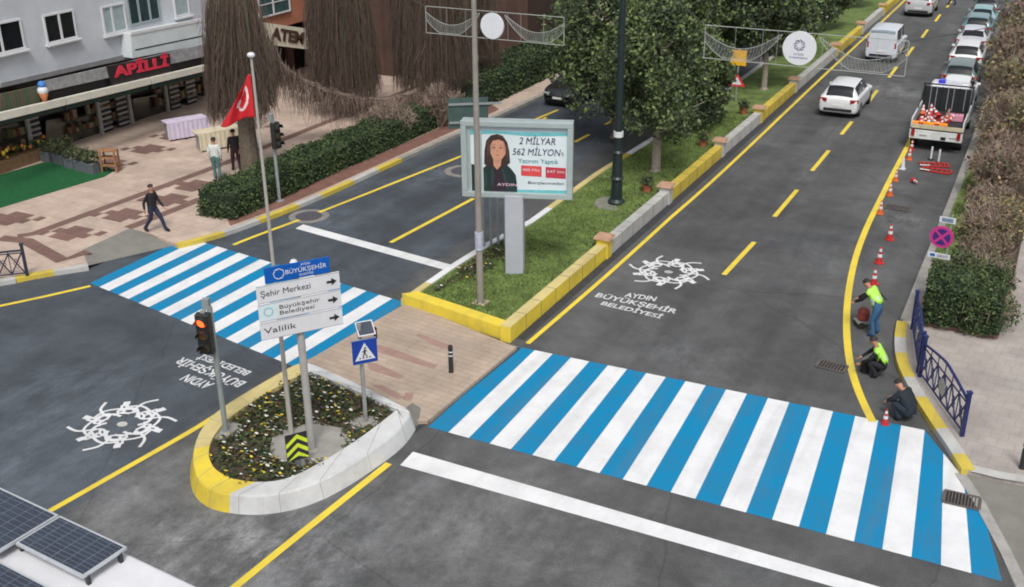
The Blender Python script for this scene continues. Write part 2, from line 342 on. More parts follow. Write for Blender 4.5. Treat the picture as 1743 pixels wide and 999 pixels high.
# red-brown planting strip under the hedge and brown paving bands
def sheet_px(mb, lst, z, m): return mb.sheet(GP(lst, z), z, m)
mb = MB()
strip_sheet(mb, GP([(30, 402), (60, 397), (245, 329), (372, 282), (520, 222), (760, 128)], PAV), .42, PAV + .004, BRN)
strip_sheet(mb, GP([(0, 405), (45, 410), (105, 443), (150, 428)], PAV), .5, PAV + .008, BRN)
strip_sheet(mb, GP([(218, 388), (350, 336)], PAV), .42, PAV + .004, BRN)
def diamond(px, py, sx=1.0, sy=.45):
    c = G(px, py, PAV); st = .32
    cells = [(0, 0), (1, 0), (-1, 0), (2, 0), (-2, 0), (0, 1), (0, -1), (1, 1), (-1, -1), (1, -1), (-1, 1), (3, 1), (-3, -1)]
    for i, j in cells:
        mb.sheet([(c[0] + (i * .5 - .25) * st * 2 * .9 * sy, c[1] + (j - .5) * st * sx), (c[0] + (i * .5 + .25) * st * 2 * .9 * sy, c[1] + (j - .5) * st * sx), (c[0] + (i * .5 + .25) * st * 2 * .9 * sy, c[1] + (j + .5) * st * sx), (c[0] + (i * .5 - .25) * st * 2 * .9 * sy, c[1] + (j + .5) * st * sx)], PAV + .011 + .0004 * ((i + j) % 2), BRN)
for p in [(122, 397), (210, 366), (288, 340), (330, 316), (252, 254), (300, 232), (20, 372), (185, 278), (420, 215)]: diamond(*p, 1.3, 1.1)
struct('paving_bands', mb)
mb = MB(); sheet_px(mb, [(392, 384), (480, 352), (560, 318), (680, 264), (780, 219), (850, 186), (838, 178), (770, 208), (670, 252), (550, 304), (470, 338), (385, 368)], PAV + .006, mat('red_brown_border', lin((118, 84, 74)), .9, .25, 3, .3)); struct('planting_border', mb)
CARPET = mat('green_carpet', lin((10, 82, 42)), .95, .2, 4, .3)
mb = MB(); mb.prism(GP([(-60, 320), (0, 298), (70, 278), (130, 268), (196, 290), (178, 301), (0, 354), (-60, 372)], PAV), PAV + .002, PAV + .02, CARPET); tag(mb.build('carpet'), 'flat green carpet laid on the paving in front of the shop', 'carpet')

# refuge between the two crossings
REF = .10
TILEM = tile_mat('refuge_paving', (.42, .33, .255), (.37, .295, .235), (.29, .235, .19), .8, .22, .1)
mb = MB(); mb.prism(GP([(512, 618), (536, 606), (684, 520), (700, 518), (866, 586), (880, 590), (728, 716), (712, 716), (640, 690)], REF), -.01, REF, TILEM); struct('refuge_pavement', mb)
mb = MB(); PV = mat('mauve_paving', lin((150, 122, 112)), .85, .15, 3)
for a in [[(706, 570), (715, 568), (768, 588), (768, 597), (745, 590)], [(640, 586), (660, 590), (745, 622), (738, 628), (640, 598)], [(625, 618), (640, 618), (690, 640), (680, 645), (630, 630)], [(632, 655), (650, 655), (690, 676), (678, 680)], [(690, 668), (705, 668), (700, 682), (686, 680)]]:
    sheet_px(mb, a, REF + .004, PV)
struct('refuge_bands', mb)

# ---- right pavement, ramp, planting bed
rk = smooth_line(GP([(1536, 548), (1532, 575), (1536, 615), (1556, 658), (1592, 715), (1622, 758), (1648, 800)], PAV), 3)
bedx0 = -2.95
pr = [xy(p) for p in rk] + GP([(1700, 812), (1800, 830)], PAV) + [(14, 24), (14, 260), (-3.4, 260), (-3.2, 60), (-2.95, 40), xy(G(1549, 520, PAV))]
mb = MB(); mb.prism(pr, -.02, PAV, TILER); struct('pavement', mb)
kerb([xy(p) for p in rk], [YELW, WHTG], [1.0, .75, 1.05, .9, 1.2, 1.1, .8], wd=.3)
kerb([xy(G(1541, 545, PAV)), (-2.95, 34), (-3.0, 42), (-3.25, 60), (-3.5, 110)], [CONC], [900], wd=.28)
mb = MB(); sheet_px(mb, [(1652, 800), (1700, 812), (1820, 835), (1860, 1100), (1745, 1040), (1712, 962), (1690, 905), (1640, 815)], .012, CG); struct('pavement_ramp', mb)
mb = MB(); strip_sheet(mb, GP([(1634, 806), (1668, 858), (1712, 940), (1745, 1010), (1760, 1060)]), .24, .018, mat('ramp_edge', lin((150, 148, 145)), .9, .2, 3, .3)); struct('ramp_edge', mb)
mb = MB(); strip_sheet(mb, GP([(1655, 797), (1700, 808), (1830, 830)], PAV), .3, PAV + .004, WHTG); struct('pavement_border', mb)
mb = MB(); mb.prism([xy(G(1566, 553, PAV)), xy(G(1698, 578, PAV)), (-.35, 34), (-.45, 60), (-.8, 110), (-3.2, 110), (-2.95, 60), (-2.7, 42), (-2.65, 34)], PAV, PAV + .12, mat('brick_edging', lin((112, 82, 74)), .9, .2, 5), MATS['soil']); struct('planting_bed', mb)
GRASS = mat('grass', (.115, .165, .042), .95, .45, 1.6, .35, bscale=30)
GRASS2 = mat('grass_light', (.15, .22, .055), .95, .3, 6); GRASS3 = mat('grass_dry', (.13, .13, .05), .95, .3, 6)
mb = MB(); mb.sheet([(-2.85, 35.5), (-1.5, 35.5), (-1.7, 52), (-2.9, 52)], PAV + .126, GRASS); struct('verge', mb)

# ------------------------------------------------------------------ PAINTED MARKINGS
M1 = .005; M2 = .009
def crossing(nl, nr, fl, fr, n, name):
    "n stripes between near edge nl-nr and far edge fl-fr"
    mb = MB()
    for i in range(n):
        a, b = i / n, (i + 1) / n
        q = [tuple(nl[k] + (nr[k] - nl[k]) * t for k in (0, 1)) for t in (a, b)] + [tuple(fl[k] + (fr[k] - fl[k]) * t for k in (0, 1)) for t in (b, a)]
        mb.sheet(q, M1 + (0.0005 if i % 2 else 0), BLU if i % 2 == 0 else WHT)
    return struct(name, mb)
# right crossing: a rectangle of blue and white stripes, its far right corner cut by the kerb
nl, nr, fl, fr = G(729, 727), G(1706, 990), G(880, 590), G(1640, 745)
mb = MB(); n = 23
sx0, sy0 = nl[0], nl[1]
lx = lambda t: nl[0] + (nr[0] - nl[0]) * t
for i in range(n):
    q = []
    for t, far_ in ((i / n, 0), ((i + 1) / n, 0), ((i + 1) / n, 1), (i / n, 1)):
        if not far_: q.append((nl[0] + (nr[0] - nl[0]) * t, nl[1] + (nr[1] - nl[1]) * t))
        else: q.append((fl[0] + (fr[0] + .75 - fl[0]) * t, fl[1] + (fr[1] - fl[1]) * t))
    if i >= 17:   # cut by the kerb line
        k0 = np.array(G(1585, 748)[:2]); k1 = np.array(G(1636, 806)[:2]); k2 = np.array(G(1722, 965)[:2])
        def lim(x):
            if x <= k0[0]: return 99
            if x <= k1[0]: return k0[1] + (k1[1] - k0[1]) * (x - k0[0]) / (k1[0] - k0[0])
            return k1[1] + (k2[1] - k1[1]) * (x - k1[0]) / (k2[0] - k1[0])
        q = [q[0], q[1], (q[2][0], min(q[2][1], lim(q[2][0]))), (q[3][0], min(q[3][1], lim(q[3][0])))]
    mb.sheet(q, M1, BLU if i % 2 == 0 else WHT)
struct('crossing_markings', mb)
# left crossing: stripes between pixel-measured edges
nl, nr = G(153, 482), G(510, 628); fl, fr = G(318, 404), G(690, 515)
mb = MB(); n = 19
for i in range(n):
    a, b = i / n, (i + 1) / n
    q = [(nl[0] + (nr[0] - nl[0]) * t, nl[1] + (nr[1] - nl[1]) * t) for t in (a, b)] + [(fl[0] + (fr[0] - fl[0]) * t, fl[1] + (fr[1] - fl[1]) * t) for t in (b, a)]
    mb.sheet(q, M1, BLU if i % 2 == 0 else WHT)
struct('crossing_markings', mb)
mb = MB()
mb.sheet(GP([(703, 769), (1500, 1000), (1600, 1030), (1560, 1045), (1440, 1005), (681, 792)]), M1, WHT)
mb.sheet(GP([(516, 382), (769, 451), (762, 461), (503, 389)]), M1, WHT); struct('stop_lines', mb)
mb = MB()
def yline(pts, wd=.16, z=M2, m=YEL, k=4): strip_sheet(mb, smooth_line(GP(pts), k), wd, z, m)
yline([(-80, 537), (0, 521), (80, 504), (154, 487)])
yline([(397, 417), (440, 400), (560, 355), (780, 268), (860, 236), (930, 200)], z=M2)
yline([(85, 870), (200, 805), (320, 737), (380, 700), (440, 667), (503, 632)])
yline([(385, 1012), (430, 975), (520, 902), (662, 789)], .18)
yline([(898, 585), (1035, 467), (1140, 372)], .145); yline([(1140, 372), (1240, 283), (1400, 131), (1530, 10), (1545, -6)], .145)
DGUT = mat('dark_asphalt_strip', (.035, .036, .040), .9, .25, 3, .4)
gm = MB(); strip_sheet(gm, [(-12.56, 24.9), (-12.42, 40), (-12.2, 70)], .34, .003, DGUT); strip_sheet(gm, GP([(884, 592), (800, 660), (722, 722), (640, 780)]), .13, .0075, DGUT); struct('road_edge_strip', gm)
for a, b in [((665, 413), (806, 338)), ((912, 203), (950, 187)), ((978, 242), (1003, 229)), ((1030, 212), (1058, 198)), ((1082, 186), (1098, 178)),
             ((1232, 468), (1284, 412)), ((1318, 369), (1357, 323)), ((1382, 291), (1411, 256)), ((1432, 229), (1450, 207))]: yline([a, b], .17)
yline([(1485, 718), (1462, 668), (1447, 618), (1441, 560), (1444, 500), (1456, 440), (1475, 388), (1500, 336), (1520, 296), (1540, 258), (1556, 225)], .2)
c0 = np.array(G(1432, 229)[:2])
y = c0[1] + 5.9 + .35
while y < 100:
    strip_sheet(mb, [(-8.65, y), (-8.7, y + 2.9)], .17, M2, YEL); y += 6.05
struct('lane_markings', mb)

# painted emblem of swirling strokes + lettering on the asphalt
WHTE = paint_mat('emblem_white_paint', (.66, .67, .68), wear=.4, dirt=.2)
def emblem(cx, cy, s, rot, z, sy=1.0):
    mb = MB()
    def put(pts, wd):
        P = [(cx + s * (x * math.cos(rot) - y * math.sin(rot)), cy + s * sy * (x * math.sin(rot) + y * math.cos(rot))) for x, y in pts]
        strip_sheet(mb, smooth_line(P, 3), wd * s * 1.0, put.z, WHTE); put.z += .0002
    put.z = z
    for k in range(6):
        a = k * math.pi / 3
        def pol(r_, t): return (r_ * math.cos(a + t), r_ * math.sin(a + t))
        put([pol(.40, -.55), pol(.60, -.30), pol(.74, .1), pol(.72, .55)], .085)
        put([pol(.50, .05), pol(.60, .42), pol(.54, .80)], .07)
        put([pol(.80, -.60), pol(.90, -.15), pol(.86, .32)], .07)
        put([pol(.60, -.05), pol(.82, -.05), pol(1.08, -.14), pol(1.32, -.34)], .075)
        put([pol(.62, .3), pol(.80, .42), pol(.98, .40)], .07)
        put([pol(.90, .34), pol(1.02, .30), pol(1.13, .30)], .17)
        if k % 3 == 0: c = pol(.64, .30); put([(c[0] + .19 * math.cos(t), c[1] + .19 * math.sin(t)) for t in np.linspace(0, 6.3, 14)], .07)
        else: put([pol(.66 + .13 * math.sin(t), .2 + .38 * math.cos(t)) for t in np.linspace(0, 6.3, 14)], .065)
    mb.ball((cx, cy, z), .12 * s, WHTG, 8, (1.2, 1, .01))
    return struct('road_emblem', mb)
a = G(1138, 463); emblem(a[0], a[1], 1.04, .3, M1)
a = G(208, 722); emblem(a[0], a[1], 1.0, .9, M1)
WHTR = paint_mat('worn_white_paint', (.62, .63, .64), wear=.6, dirt=.3)
def road_text(body, p_left, p_right, hh, flip=False):
    a, b = G(*p_left), G(*p_right); wd = math.hypot(b[0] - a[0], b[1] - a[1]); ang = math.atan2(b[1] - a[1], b[0] - a[0])
    o = text_mesh(body, .5, WHTR, 'road_lettering', None, ((a[0] + b[0]) / 2, (a[1] + b[1]) / 2, M1 + .002), (0, 0, ang), width=wd, depth=.002, bold=.010, height=hh); tag(o, kind='structure')
road_text('AYDIN', (1065, 502), (1117, 510), .34); road_text('BÜYÜKŞEHİR', (1014, 502), (1151, 531), .52); road_text('BELEDİYESİ', (1024, 516), (1126, 540), .36)
road_text('AYDIN', (358, 657), (314, 641), .36); road_text('BÜYÜKŞEHİR', (414, 655), (305, 612), .56); road_text('BELEDİYESİ', (424, 636), (342, 606), .36)

# drain grates and manholes
def grate(pl, pr, depth, label, n=9):
    a, b = G(*pl), G(*pr); ang = math.atan2(b[1] - a[1], b[0] - a[0]); wd = math.hypot(b[0] - a[0], b[1] - a[1])
    t = thing('drain_grate', label, 'drain', ((a[0] + b[0]) / 2, (a[1] + b[1]) / 2, 0), ang, 'storm drain grates')
    m = MB(); m.box((0, 0, .011), (wd, depth, .01), BLK); m.build('drain_opening', t)
    m = MB(); IR = mat('rusty_iron', lin((88, 80, 76)), .7, .3, 6)
    for i in range(n): m.box((-wd / 2 + wd * (i + .5) / n, 0, .024), (wd / n * .42, depth * .9, .012), IR)
    for s_ in (-1, 1): m.box((0, s_ * depth / 2, .024), (wd, .05, .014), IR); m.box((s_ * wd / 2, 0, .024), (.05, depth - .06, .014), IR)
    m.build('grate_bars', t)
grate((1392, 618), (1440, 630), .45, 'dark storm drain grate in the asphalt just left of the curved yellow line')
grate((1506, 351), (1551, 358), .5, 'storm drain grate among the traffic cones, halfway up the road')
grate((1606, 845), (1668, 859), .5, 'storm drain grate cut into the right end of the blue and white crossing', 11)
def manhole(px, py, r_, label):
    c = G(px, py); t = thing('manhole', label, 'manhole cover', (c[0], c[1], 0), 0, 'round manhole covers')
    m = MB(); m.lathe((0, 0, .001), [(r_ * 1.5, 0), (r_ * 1.5, .006), (r_, .007)], mat('patch_concrete', lin((125, 122, 118)), .9, .25, 3), 20); m.build('collar', t)
    m = MB(); m.lathe((0, 0, .008), [(r_, 0), (r_, .008), (r_ * .8, .010), (.02, .010)], mat('cast_iron', lin((78, 76, 84)), .6, .3, 12, .4), 20); m.build('cover', t)
manhole(790, 291, .55, 'round manhole cover beside the billboard on the far carriageway'); manhole(526, 368, .5, 'round manhole cover by the left kerb near the stop line')
# ------------------------------------------------------------------ MEDIAN WITH LOW WALL, LAWN, ISLAND
WH = .50; LAWN = .36
cor_r = G(872, 550, WH); cor_l = G(700, 503, WH * .8)
wx = cor_r[0] ; 
mwall = thing('median_wall', 'long low wall painted in yellow and white lengths with capped posts, along the lawn', 'wall', (G(872, 586)[0], G(872, 586)[1], 0))
def wall_len(pts, wd, h, m, mt=None, flare=.05):
    mb = MB(); rb = ribbon(pts, wd); L = [q[0] for q in rb] + [rb[-1][1]]; Rr = [q[3] for q in rb] + [rb[-1][2]]
    mb.prism(L + Rr[::-1], -.02, h, m, mt); return mb
# near, camera-facing length and the two long sides
xr = -12.82; xw = .34
yn = G(868, 583)[1]
fl_ = xy(G(690, 508, .0))
mb = MB(); a = G(688, 508, .42); b = G(866, 549, .46)
P0 = xy(G(684, 521)); P1 = xy(G(868, 584)); dx, dy = P1[0] - P0[0], P1[1] - P0[1]; L_ = math.hypot(dx, dy); nx, ny = -dy / L_, dx / L_
o0 = (P0[0], P0[1]); o1 = (P1[0], P1[1]); i0 = (P0[0] + nx * .42 + dx / L_ * .3, P0[1] + ny * .42 + dy / L_ * .3); i1 = (P1[0] + nx * .42 - dx / L_ * .3, P1[1] + ny * .42 - dy / L_ * .3)
mb.prism([o0, o1, i1, i0], -.02, .42, YEL); mb.build('wall_length', mwall, world=True, bevel=.05)
posts_y = [G(1048, 440)[1], G(1152, 348)[1], G(1246, 268)[1], G(1312, 210)[1], G(1370, 158)[1], 66.5, 74, 81.5, 89, 97]
cols = [YEL, WHTG, YELW, WHTG, YELW, WHTG, YELW, WHTG, YELW, WHTG, YELW]
ys = [P1[1] - .02] + posts_y
xs = lambda y: -12.66 + (y - 24.7) * .0075
for i in range(len(ys) - 1):
    mb = MB(); y0, y1 = ys[i] + (.0 if i == 0 else .20), ys[i + 1] - .20
    mt = [YELP, WHTG, YELW][0] if i == 0 else cols[i]
    mb.prism([(xs(y0), y0), (xs(y1), y1), (xs(y1) - xw, y1), (xs(y0) - xw, y0)], -.02, WH, cols[i], mt)
    mb.build('wall_length', mwall, world=True, bevel=.04)
    jm = MB(); yj = y0 + 1.0; JT = mat('joint_dirt', (.10, .095, .085), .95, .3, 6)
    while yj < min(y1, 60) - .4: jm.box((xs(yj) - xw / 2, yj, WH / 2), (xw + .006, .022, WH + .006), JT); yj += 1.0
    if jm.f: jm.build('joints', mwall, world=True)['kind'] = 'stuff'
for i, y in enumerate(posts_y):
    mb = MB(); x = xs(y) - xw / 2; mb.box((x, y, .33), (.42, .40, .70), [YEL, WHTG, YELW][min(i, 1) if i < 2 else i % 2 + 1])
    p = mb.build('post', mwall, world=True, bevel=.02); mb = MB(); mb.box((x, y, .72), (.58, .56, .09), PINKC, taper=.9); mb.build('cap', p, world=True)
# left kerb of the lawn
lk = GP([(688, 512), (768, 456), (830, 417), (905, 377), (1015, 297), (1118, 232), (1190, 186)], .2)
lk += [(lk[-1][0] + .3, 75), (lk[-1][0] + .6, 130)]
kerb(lk, [YELP, WHT, WHT, YELP, YELW, WHT, WHTG], [1.4, 7.4, .01, 5.6, 1.2, 2.0, 60], wd=.24, z0=-.01, z1=.24)
mb = MB(); lawn_poly = [(i0[0] - .05, i0[1] - .05), (i1[0], i1[1] - .08)] + [(xs(y) - xw + .03, y) for y in (30, 60, 130)] + [(p[0] + .08, p[1]) for p in lk[::-1][:-1]]
mb.prism(lawn_poly, 0, LAWN - .14, SOIL, GRASS); 
# soft hump: lawn rises towards the wall
me_pts = []
lawn = MB(); NY = 60; NX = 10
def lk_x(y):
    for p, q in zip(lk[:-1], lk[1:]):
        if p[1] <= y <= q[1]: return p[0] + (q[0] - p[0]) * (y - p[1]) / (q[1] - p[1])
    return lk[0][0] if y < lk[0][1] else lk[-1][0]
def front_y(x): return i0[1] + (i1[1] - i0[1]) * (x - i0[0]) / (i1[0] - i0[0]) - .06
vs, fs = [], []
for j in range(NY + 1):
    for i in range(NX + 1):
        t = i / NX; s_ = (j / NY) ** 1.6
        yb = 25 + 105 * s_; xl = lk_x(yb) + .1; x = xl + (xs(yb) - xw + .02 - xl) * t
        y = yb
        if s_ < .2: y = max(front_y(x), yb) if j else front_y(x)
        if y == front_y(x) and j: y += .002 * j
        z = .2 + .19 * t + .05 * math.sin(x * 1.3 + y * .7) * math.sin(y * .9) * (1 if 0 < i < NX and j else 0)
        vs.append((x, y, z))
for j in range(NY):
    for i in range(NX): a = j * (NX + 1) + i; fs.append((a, a + 1, a + NX + 2, a + NX + 1))
lawn.add(vs, fs, GRASS); struct('lawn', lawn, smooth=True)
def lawn_z(x, y):
    xl = lk_x(y); t = max(0, min(1, (x - xl) / (xs(y) - xw - xl))); return .2 + .19 * t + .05 * math.sin(x * 1.3 + y * .7) * math.sin(y * .9)
# grass blades on the near lawn and the verge
gb = MB(); gv = []; gf = []; gm = []
r_ = random.Random(3); mats = [GRASS, GRASS2, GRASS3]
for k in range(26000):
    if k % 6 == 0: x = r_.uniform(-2.8, -1.6); y = r_.uniform(35.5, 50); z = PAV + .125
    else:
        y = 24.6 + 26 * r_.random() ** 1.5; xl = lk_x(y) + .2; x = r_.uniform(xl, xs(y) - xw - .05)
        if y < front_y(x) + .1: continue
        z = lawn_z(x, y) - .01
    a = r_.uniform(0, 6.28); h = r_.uniform(.03, .09); wd = r_.uniform(.02, .045); dx, dy = math.cos(a) * wd, math.sin(a) * wd; lx_, ly_ = r_.uniform(-.04, .04), r_.uniform(-.04, .04)
    o = len(gv); gv += [(x - dx, y - dy, z), (x + dx, y + dy, z), (x + lx_, y + ly_, z + h)]; gf.append((o, o + 1, o + 2)); gm.append(0 if r_.random() < .5 else (1 if r_.random() < .85 else 2))
gb.v, gb.f, gb.m, gb.mats = gv, gf, gm, mats; tag(gb.build('grass', origin=(0, 0, 0)), 'short green grass blades covering the median lawn and verge', 'grass', kind='stuff')

# traffic island with planting
IH = .42
outer = GP([(515, 618), (497, 623), (440, 655), (376, 695), (344, 728), (330, 764), (331, 800), (346, 824), (378, 838), (440, 843), (510, 831), (580, 800), (664, 744), (694, 712), (697, 702), (686, 692), (610, 654), (535, 621)], IH)
inner = GP([(512, 637), (508, 639), (456, 667), (396, 706), (370, 733), (357, 758), (357, 782), (374, 804), (420, 819), (485, 815), (552, 783), (617, 742), (672, 700), (674, 697), (668, 693), (600, 662), (538, 636), (528, 632)], IH)
n = len(outer); cxy = (sum(p[0] for p in outer) / n, sum(p[1] for p in outer) / n)
isl = thing('traffic_island', 'teardrop traffic island with a raised yellow and white kerb around a flower bed', 'traffic island', (cxy[0], cxy[1], 0))
O2 = smooth_line(outer + [outer[0]], 4)[:-1]; I2 = smooth_line(inner + [inner[0]], 4)[:-1]; N = len(O2)
base = []
for i, p in enumerate(O2):
    a, b = O2[i - 1], O2[(i + 1) % N]; dx, dy = b[0] - a[0], b[1] - a[1]; d = math.hypot(dx, dy) or 1
    base.append((p[0] - dy / d * .12 , p[1] + dx / d * .12))
c_in = lambda p, q: (p[0] - cxy[0]) ** 2 + (p[1] - cxy[1]) ** 2 > (q[0] - cxy[0]) ** 2 + (q[1] - cxy[1]) ** 2
if not c_in(base[20], O2[20]): base = [(2 * o[0] - b[0], 2 * o[1] - b[1]) for o, b in zip(O2, base)]
mid = [(o[0] * .93 + b[0] * .07, o[1] * .93 + b[1] * .07) for o, b in zip(O2, base)]
mb = MB(); vs = [(p[0], p[1], -.01) for p in base] + [(p[0], p[1], IH - .04) for p in mid] + [(o[0] * .97 + i_[0] * .03, o[1] * .97 + i_[1] * .03, IH) for o, i_ in zip(O2, I2)] + [(p[0], p[1], IH) for p in I2] + [(p[0], p[1], .2) for p in I2]
k_sw = 8 * 4 + 1
for i in range(N):
    j = (i + 1) % N; m_ = YEL if i < k_sw or i >= 17 * 4 + 2 else WHT
    if i < 4 * 5: mt_ = YELP
    else: mt_ = m_
    if i >= 13 * 4: m_ = mt_ = WHT if i < 17 * 4 + 2 else YEL
    for r0 in range(4): mb.add([vs[r0 * N + i], vs[r0 * N + j], vs[(r0 + 1) * N + j], vs[(r0 + 1) * N + i]], [(0, 1, 2, 3)], m_ if r0 < 2 else mt_)
JT = mat('joint_dirt', (.10, .095, .085), .95, .3, 6)
JT2 = mat('joint_pale', (.26, .25, .22), .95, .3, 6)
jm = MB()
for i in range(2, N, 4):
    a, b_, c_ = Vector(vs[i]), Vector(vs[N + i]), Vector(vs[2 * N + i]); d_ = Vector(vs[3 * N + i]); up_ = (Vector((a.x - d_.x, a.y - d_.y, 0))).normalized() * .004
    tn = Vector((-up_.y, up_.x, 0)).normalized() * .006
    for p_, q_ in ((a + up_, b_ + up_), (b_ + up_, c_ + up_ + Vector((0, 0, .003))), (c_ + Vector((0, 0, .003)), d_ + Vector((0, 0, .003)))): jm.add([p_ - tn, p_ + tn, q_ + tn, q_ - tn], [(0, 1, 2, 3)], JT2)
jm.build('joints', isl, world=True)['kind'] = 'stuff'
WI = paint_mat('island_white_paint', (.60, .61, .61), wear=.3, dirt=.25)
mb.mats = [WI if m_ is WHT else m_ for m_ in mb.mats]
mb.build('kerb_wall', isl, world=True)
mb = MB(); mb.sheet(I2, .30, SOIL); 
for c, rr_ in [(G(527, 757, .3), .95), (G(383, 735, .3), .42), (G(620, 722, .3), .38)]:
    q = [(c[0] + rr_ * (1 + .12 * math.sin(k * 2.3)) * math.cos(k / 12 * 6.283), c[1] + rr_ * (1 + .1 * math.cos(k * 3.1)) * math.sin(k / 12 * 6.283)) for k in range(12)]
    mb.prism(q, .28, .345, CONC)
mb.build('planting_soil', isl, world=True)
# ramp stone at the island's right corner
mb = MB(); q = [G(694, 712, .02), G(697, 702, .3)]; 
pts = [G(697, 706, .28), G(690, 694, .30), G(702, 686, REF + .004), G(716, 694, REF + .004), G(722, 716, .01), G(706, 726, .01)]
vs = [tuple(p) for p in pts] + [(p[0], p[1], -.02) for p in pts]
mb.add(vs, [(0, 1, 2), (0, 2, 3), (0, 3, 4), (0, 4, 5), (0, 5, 11, 6), (5, 4, 10, 11), (4, 3, 9, 10), (3, 2, 8, 9), (2, 1, 7, 8), (1, 0, 6, 7)], CG); struct('kerb_ramp', mb)
# pansies: foliage and blossoms
def inside(p, poly):
    c = False; j = len(poly) - 1
    for i in range(len(poly)):
        if (poly[i][1] > p[1]) != (poly[j][1] > p[1]) and p[0] < (poly[j][0] - poly[i][0]) * (p[1] - poly[i][1]) / (poly[j][1] - poly[i][1]) + poly[i][0]: c = not c
        j = i
    return c
LF = [mat('leaf_dark', (.028, .050, .018), .8, .4, 3), mat('leaf_mid', (.055, .085, .028), .8, .4, 3), mat('leaf_brown', (.10, .06, .035), .9, .4, 3), mat('petal_yellow', (.62, .47, .04), .7, .2, 5), mat('petal_white', (.66, .64, .58), .7, .15, 5), mat('petal_purple', (.09, .05, .10), .8, .3, 5)]
def flowers(poly, n, seed, avoid=(), z=.3, name='pansies', fl=.8):
    r_ = random.Random(seed); mb = MB(); mb.mats = list(LF); xs_ = [p[0] for p in poly]; ys_ = [p[1] for p in poly]; cnt = 0
    while cnt < n:
        x, y = r_.uniform(min(xs_), max(xs_)), r_.uniform(min(ys_), max(ys_))
        if not inside((x, y), poly) or any((x - a) ** 2 + (y - b) ** 2 < c * c for a, b, c in avoid): continue
        cnt += 1; hgt = r_.uniform(.06, .20); yel = math.sin(x * 2.1 + 1) * math.sin(y * 1.7) > -.1
        for k in range(20):
            a = r_.uniform(0, 6.28); t = r_.uniform(.3, 1); rr = .16 * r_.random() ** .5; c = Vector((x + rr * math.cos(a), y + rr * math.sin(a), z + hgt * t * r_.random() + .015)); s = r_.uniform(.025, .055)
            u = Vector((r_.gauss(0, 1), r_.gauss(0, 1), r_.gauss(0, .5))).normalized() * s; v = Vector((r_.gauss(0, 1), r_.gauss(0, 1), r_.gauss(0, .6))).normalized() * s
            o = len(mb.v); mb.v += [tuple(c - u), tuple(c + v), tuple(c + u), tuple(c - v)]; mb.f.append((o, o + 1, o + 2, o + 3)); q = r_.random(); mb.m.append(0 if q < .42 else (1 if q < .72 else 2))
        for k in range(r_.choice((0, 0, 1, 1, 2)) if fl else 0):
            a = r_.uniform(0, 6.28); rr = .13 * r_.random(); c = (x + rr * math.cos(a), y + rr * math.sin(a), z + hgt + .02); s = r_.uniform(.028, .052); o = len(mb.v)
            tl = (r_.uniform(-.5, .5), r_.uniform(-.8, 0)); mb.v += [(c[0] + s * math.cos(k2 * 1.257), c[1] + s * math.sin(k2 * 1.257), c[2] + s * (tl[0] * math.cos(k2 * 1.257) + tl[1] * math.sin(k2 * 1.257))) for k2 in range(5)]; mb.f.append(tuple(range(o, o + 5)))
            q = r_.random(); mb.m.append((3 if q < .42 else 4 if q < .85 else 5) if yel else (4 if q < .75 else 3))
    return mb
fb = flowers(I2, 440, 5, [(G(527, 757, .3)[0], G(527, 757, .3)[1], .9), (G(383, 735, .3)[0], G(383, 735, .3)[1], .35), (G(620, 722, .3)[0], G(620, 722, .3)[1], .3)])
tag(fb.build('pansies', origin=(0, 0, 0)), 'low pansy bed with yellow and white blossoms filling the teardrop traffic island', 'flower bed', kind='stuff')
fb2 = flowers(GP([(738, 492), (764, 470), (830, 424), (872, 402), (872, 440), (800, 470), (745, 500)], .3), 90, 9, z=.24)
tag(fb2.build('pansies', origin=(0, 0, 0)), 'patch of yellow and brown pansies on the lawn around the double grey posts', 'flower bed', kind='stuff')
# ------------------------------------------------------------------ STREET FURNITURE
BLUE = mat('sign_blue', lin((0, 84, 170)), .4, .08, 3); WSIGN = mat('sign_white', (.62, .63, .66), .45, .05, 3); INK = mat('sign_black', (.015, .016, .02), .5, .1, 5)
RED = mat('flag_red', (.55, .012, .02), .7, .12, 4); REDL = mat('signal_red', (.8, .05, .02), .4, .1, 5, emit=(1.0, .10, .02, 2.2))
TEAL = mat('teal_print', lin((100, 175, 180)), .5, .12, 4)
def plane_thing(name, label, cat, base, p, q, group=None, z=0.0):
    "thing standing at pixel base whose local x axis is the level line seen from p to q"
    B = G(*base, z); d = DIR(p, q); rz = math.atan2(d[1], d[0]); t = thing(name, label, cat, (B[0], B[1], z), rz, group)
    def L(px, py, off=0.0):
        P = (B[0] + d[1] * off, B[1] - d[0] * off); u, zz = PLN(px, py, P, d); return (u, zz - z)
    return t, L
# --- direction sign on the island
t, L = plane_thing('direction_sign', 'white three-line direction sign with black arrows under a blue plate, on a thick grey post', 'direction sign', (531, 766), (440, 487), (578, 461), z=.34)
mb = MB(); mb.tube([(0, 0, 0), (0, 0, 4.9)], .085, GRYP, 14); top = L(503, 447)[1]
mb = MB(); mb.tube([(0, 0, 0), (0, 0, top)], .085, mat('grey_post', lin((160, 158, 155)), .5, .08, 5), 14); mb.ball((0, 0, top), .09, WSIGN, 10); mb.lathe((0, 0, 0), [(.16, 0), (.16, .02), (.1, .05)], CONC, 12); mb.build('post', t, smooth=False)
a = L(435, 487, .12); b = L(578, 461, .12); c = L(583, 554, .12); d_ = L(445, 579, .12)
x0, x1 = (a[0] + d_[0]) / 2, (b[0] + c[0]) / 2; z1, z0 = (a[1] + b[1]) / 2, (c[1] + d_[1]) / 2; hh = (z1 - z0) / 3; W = x1 - x0
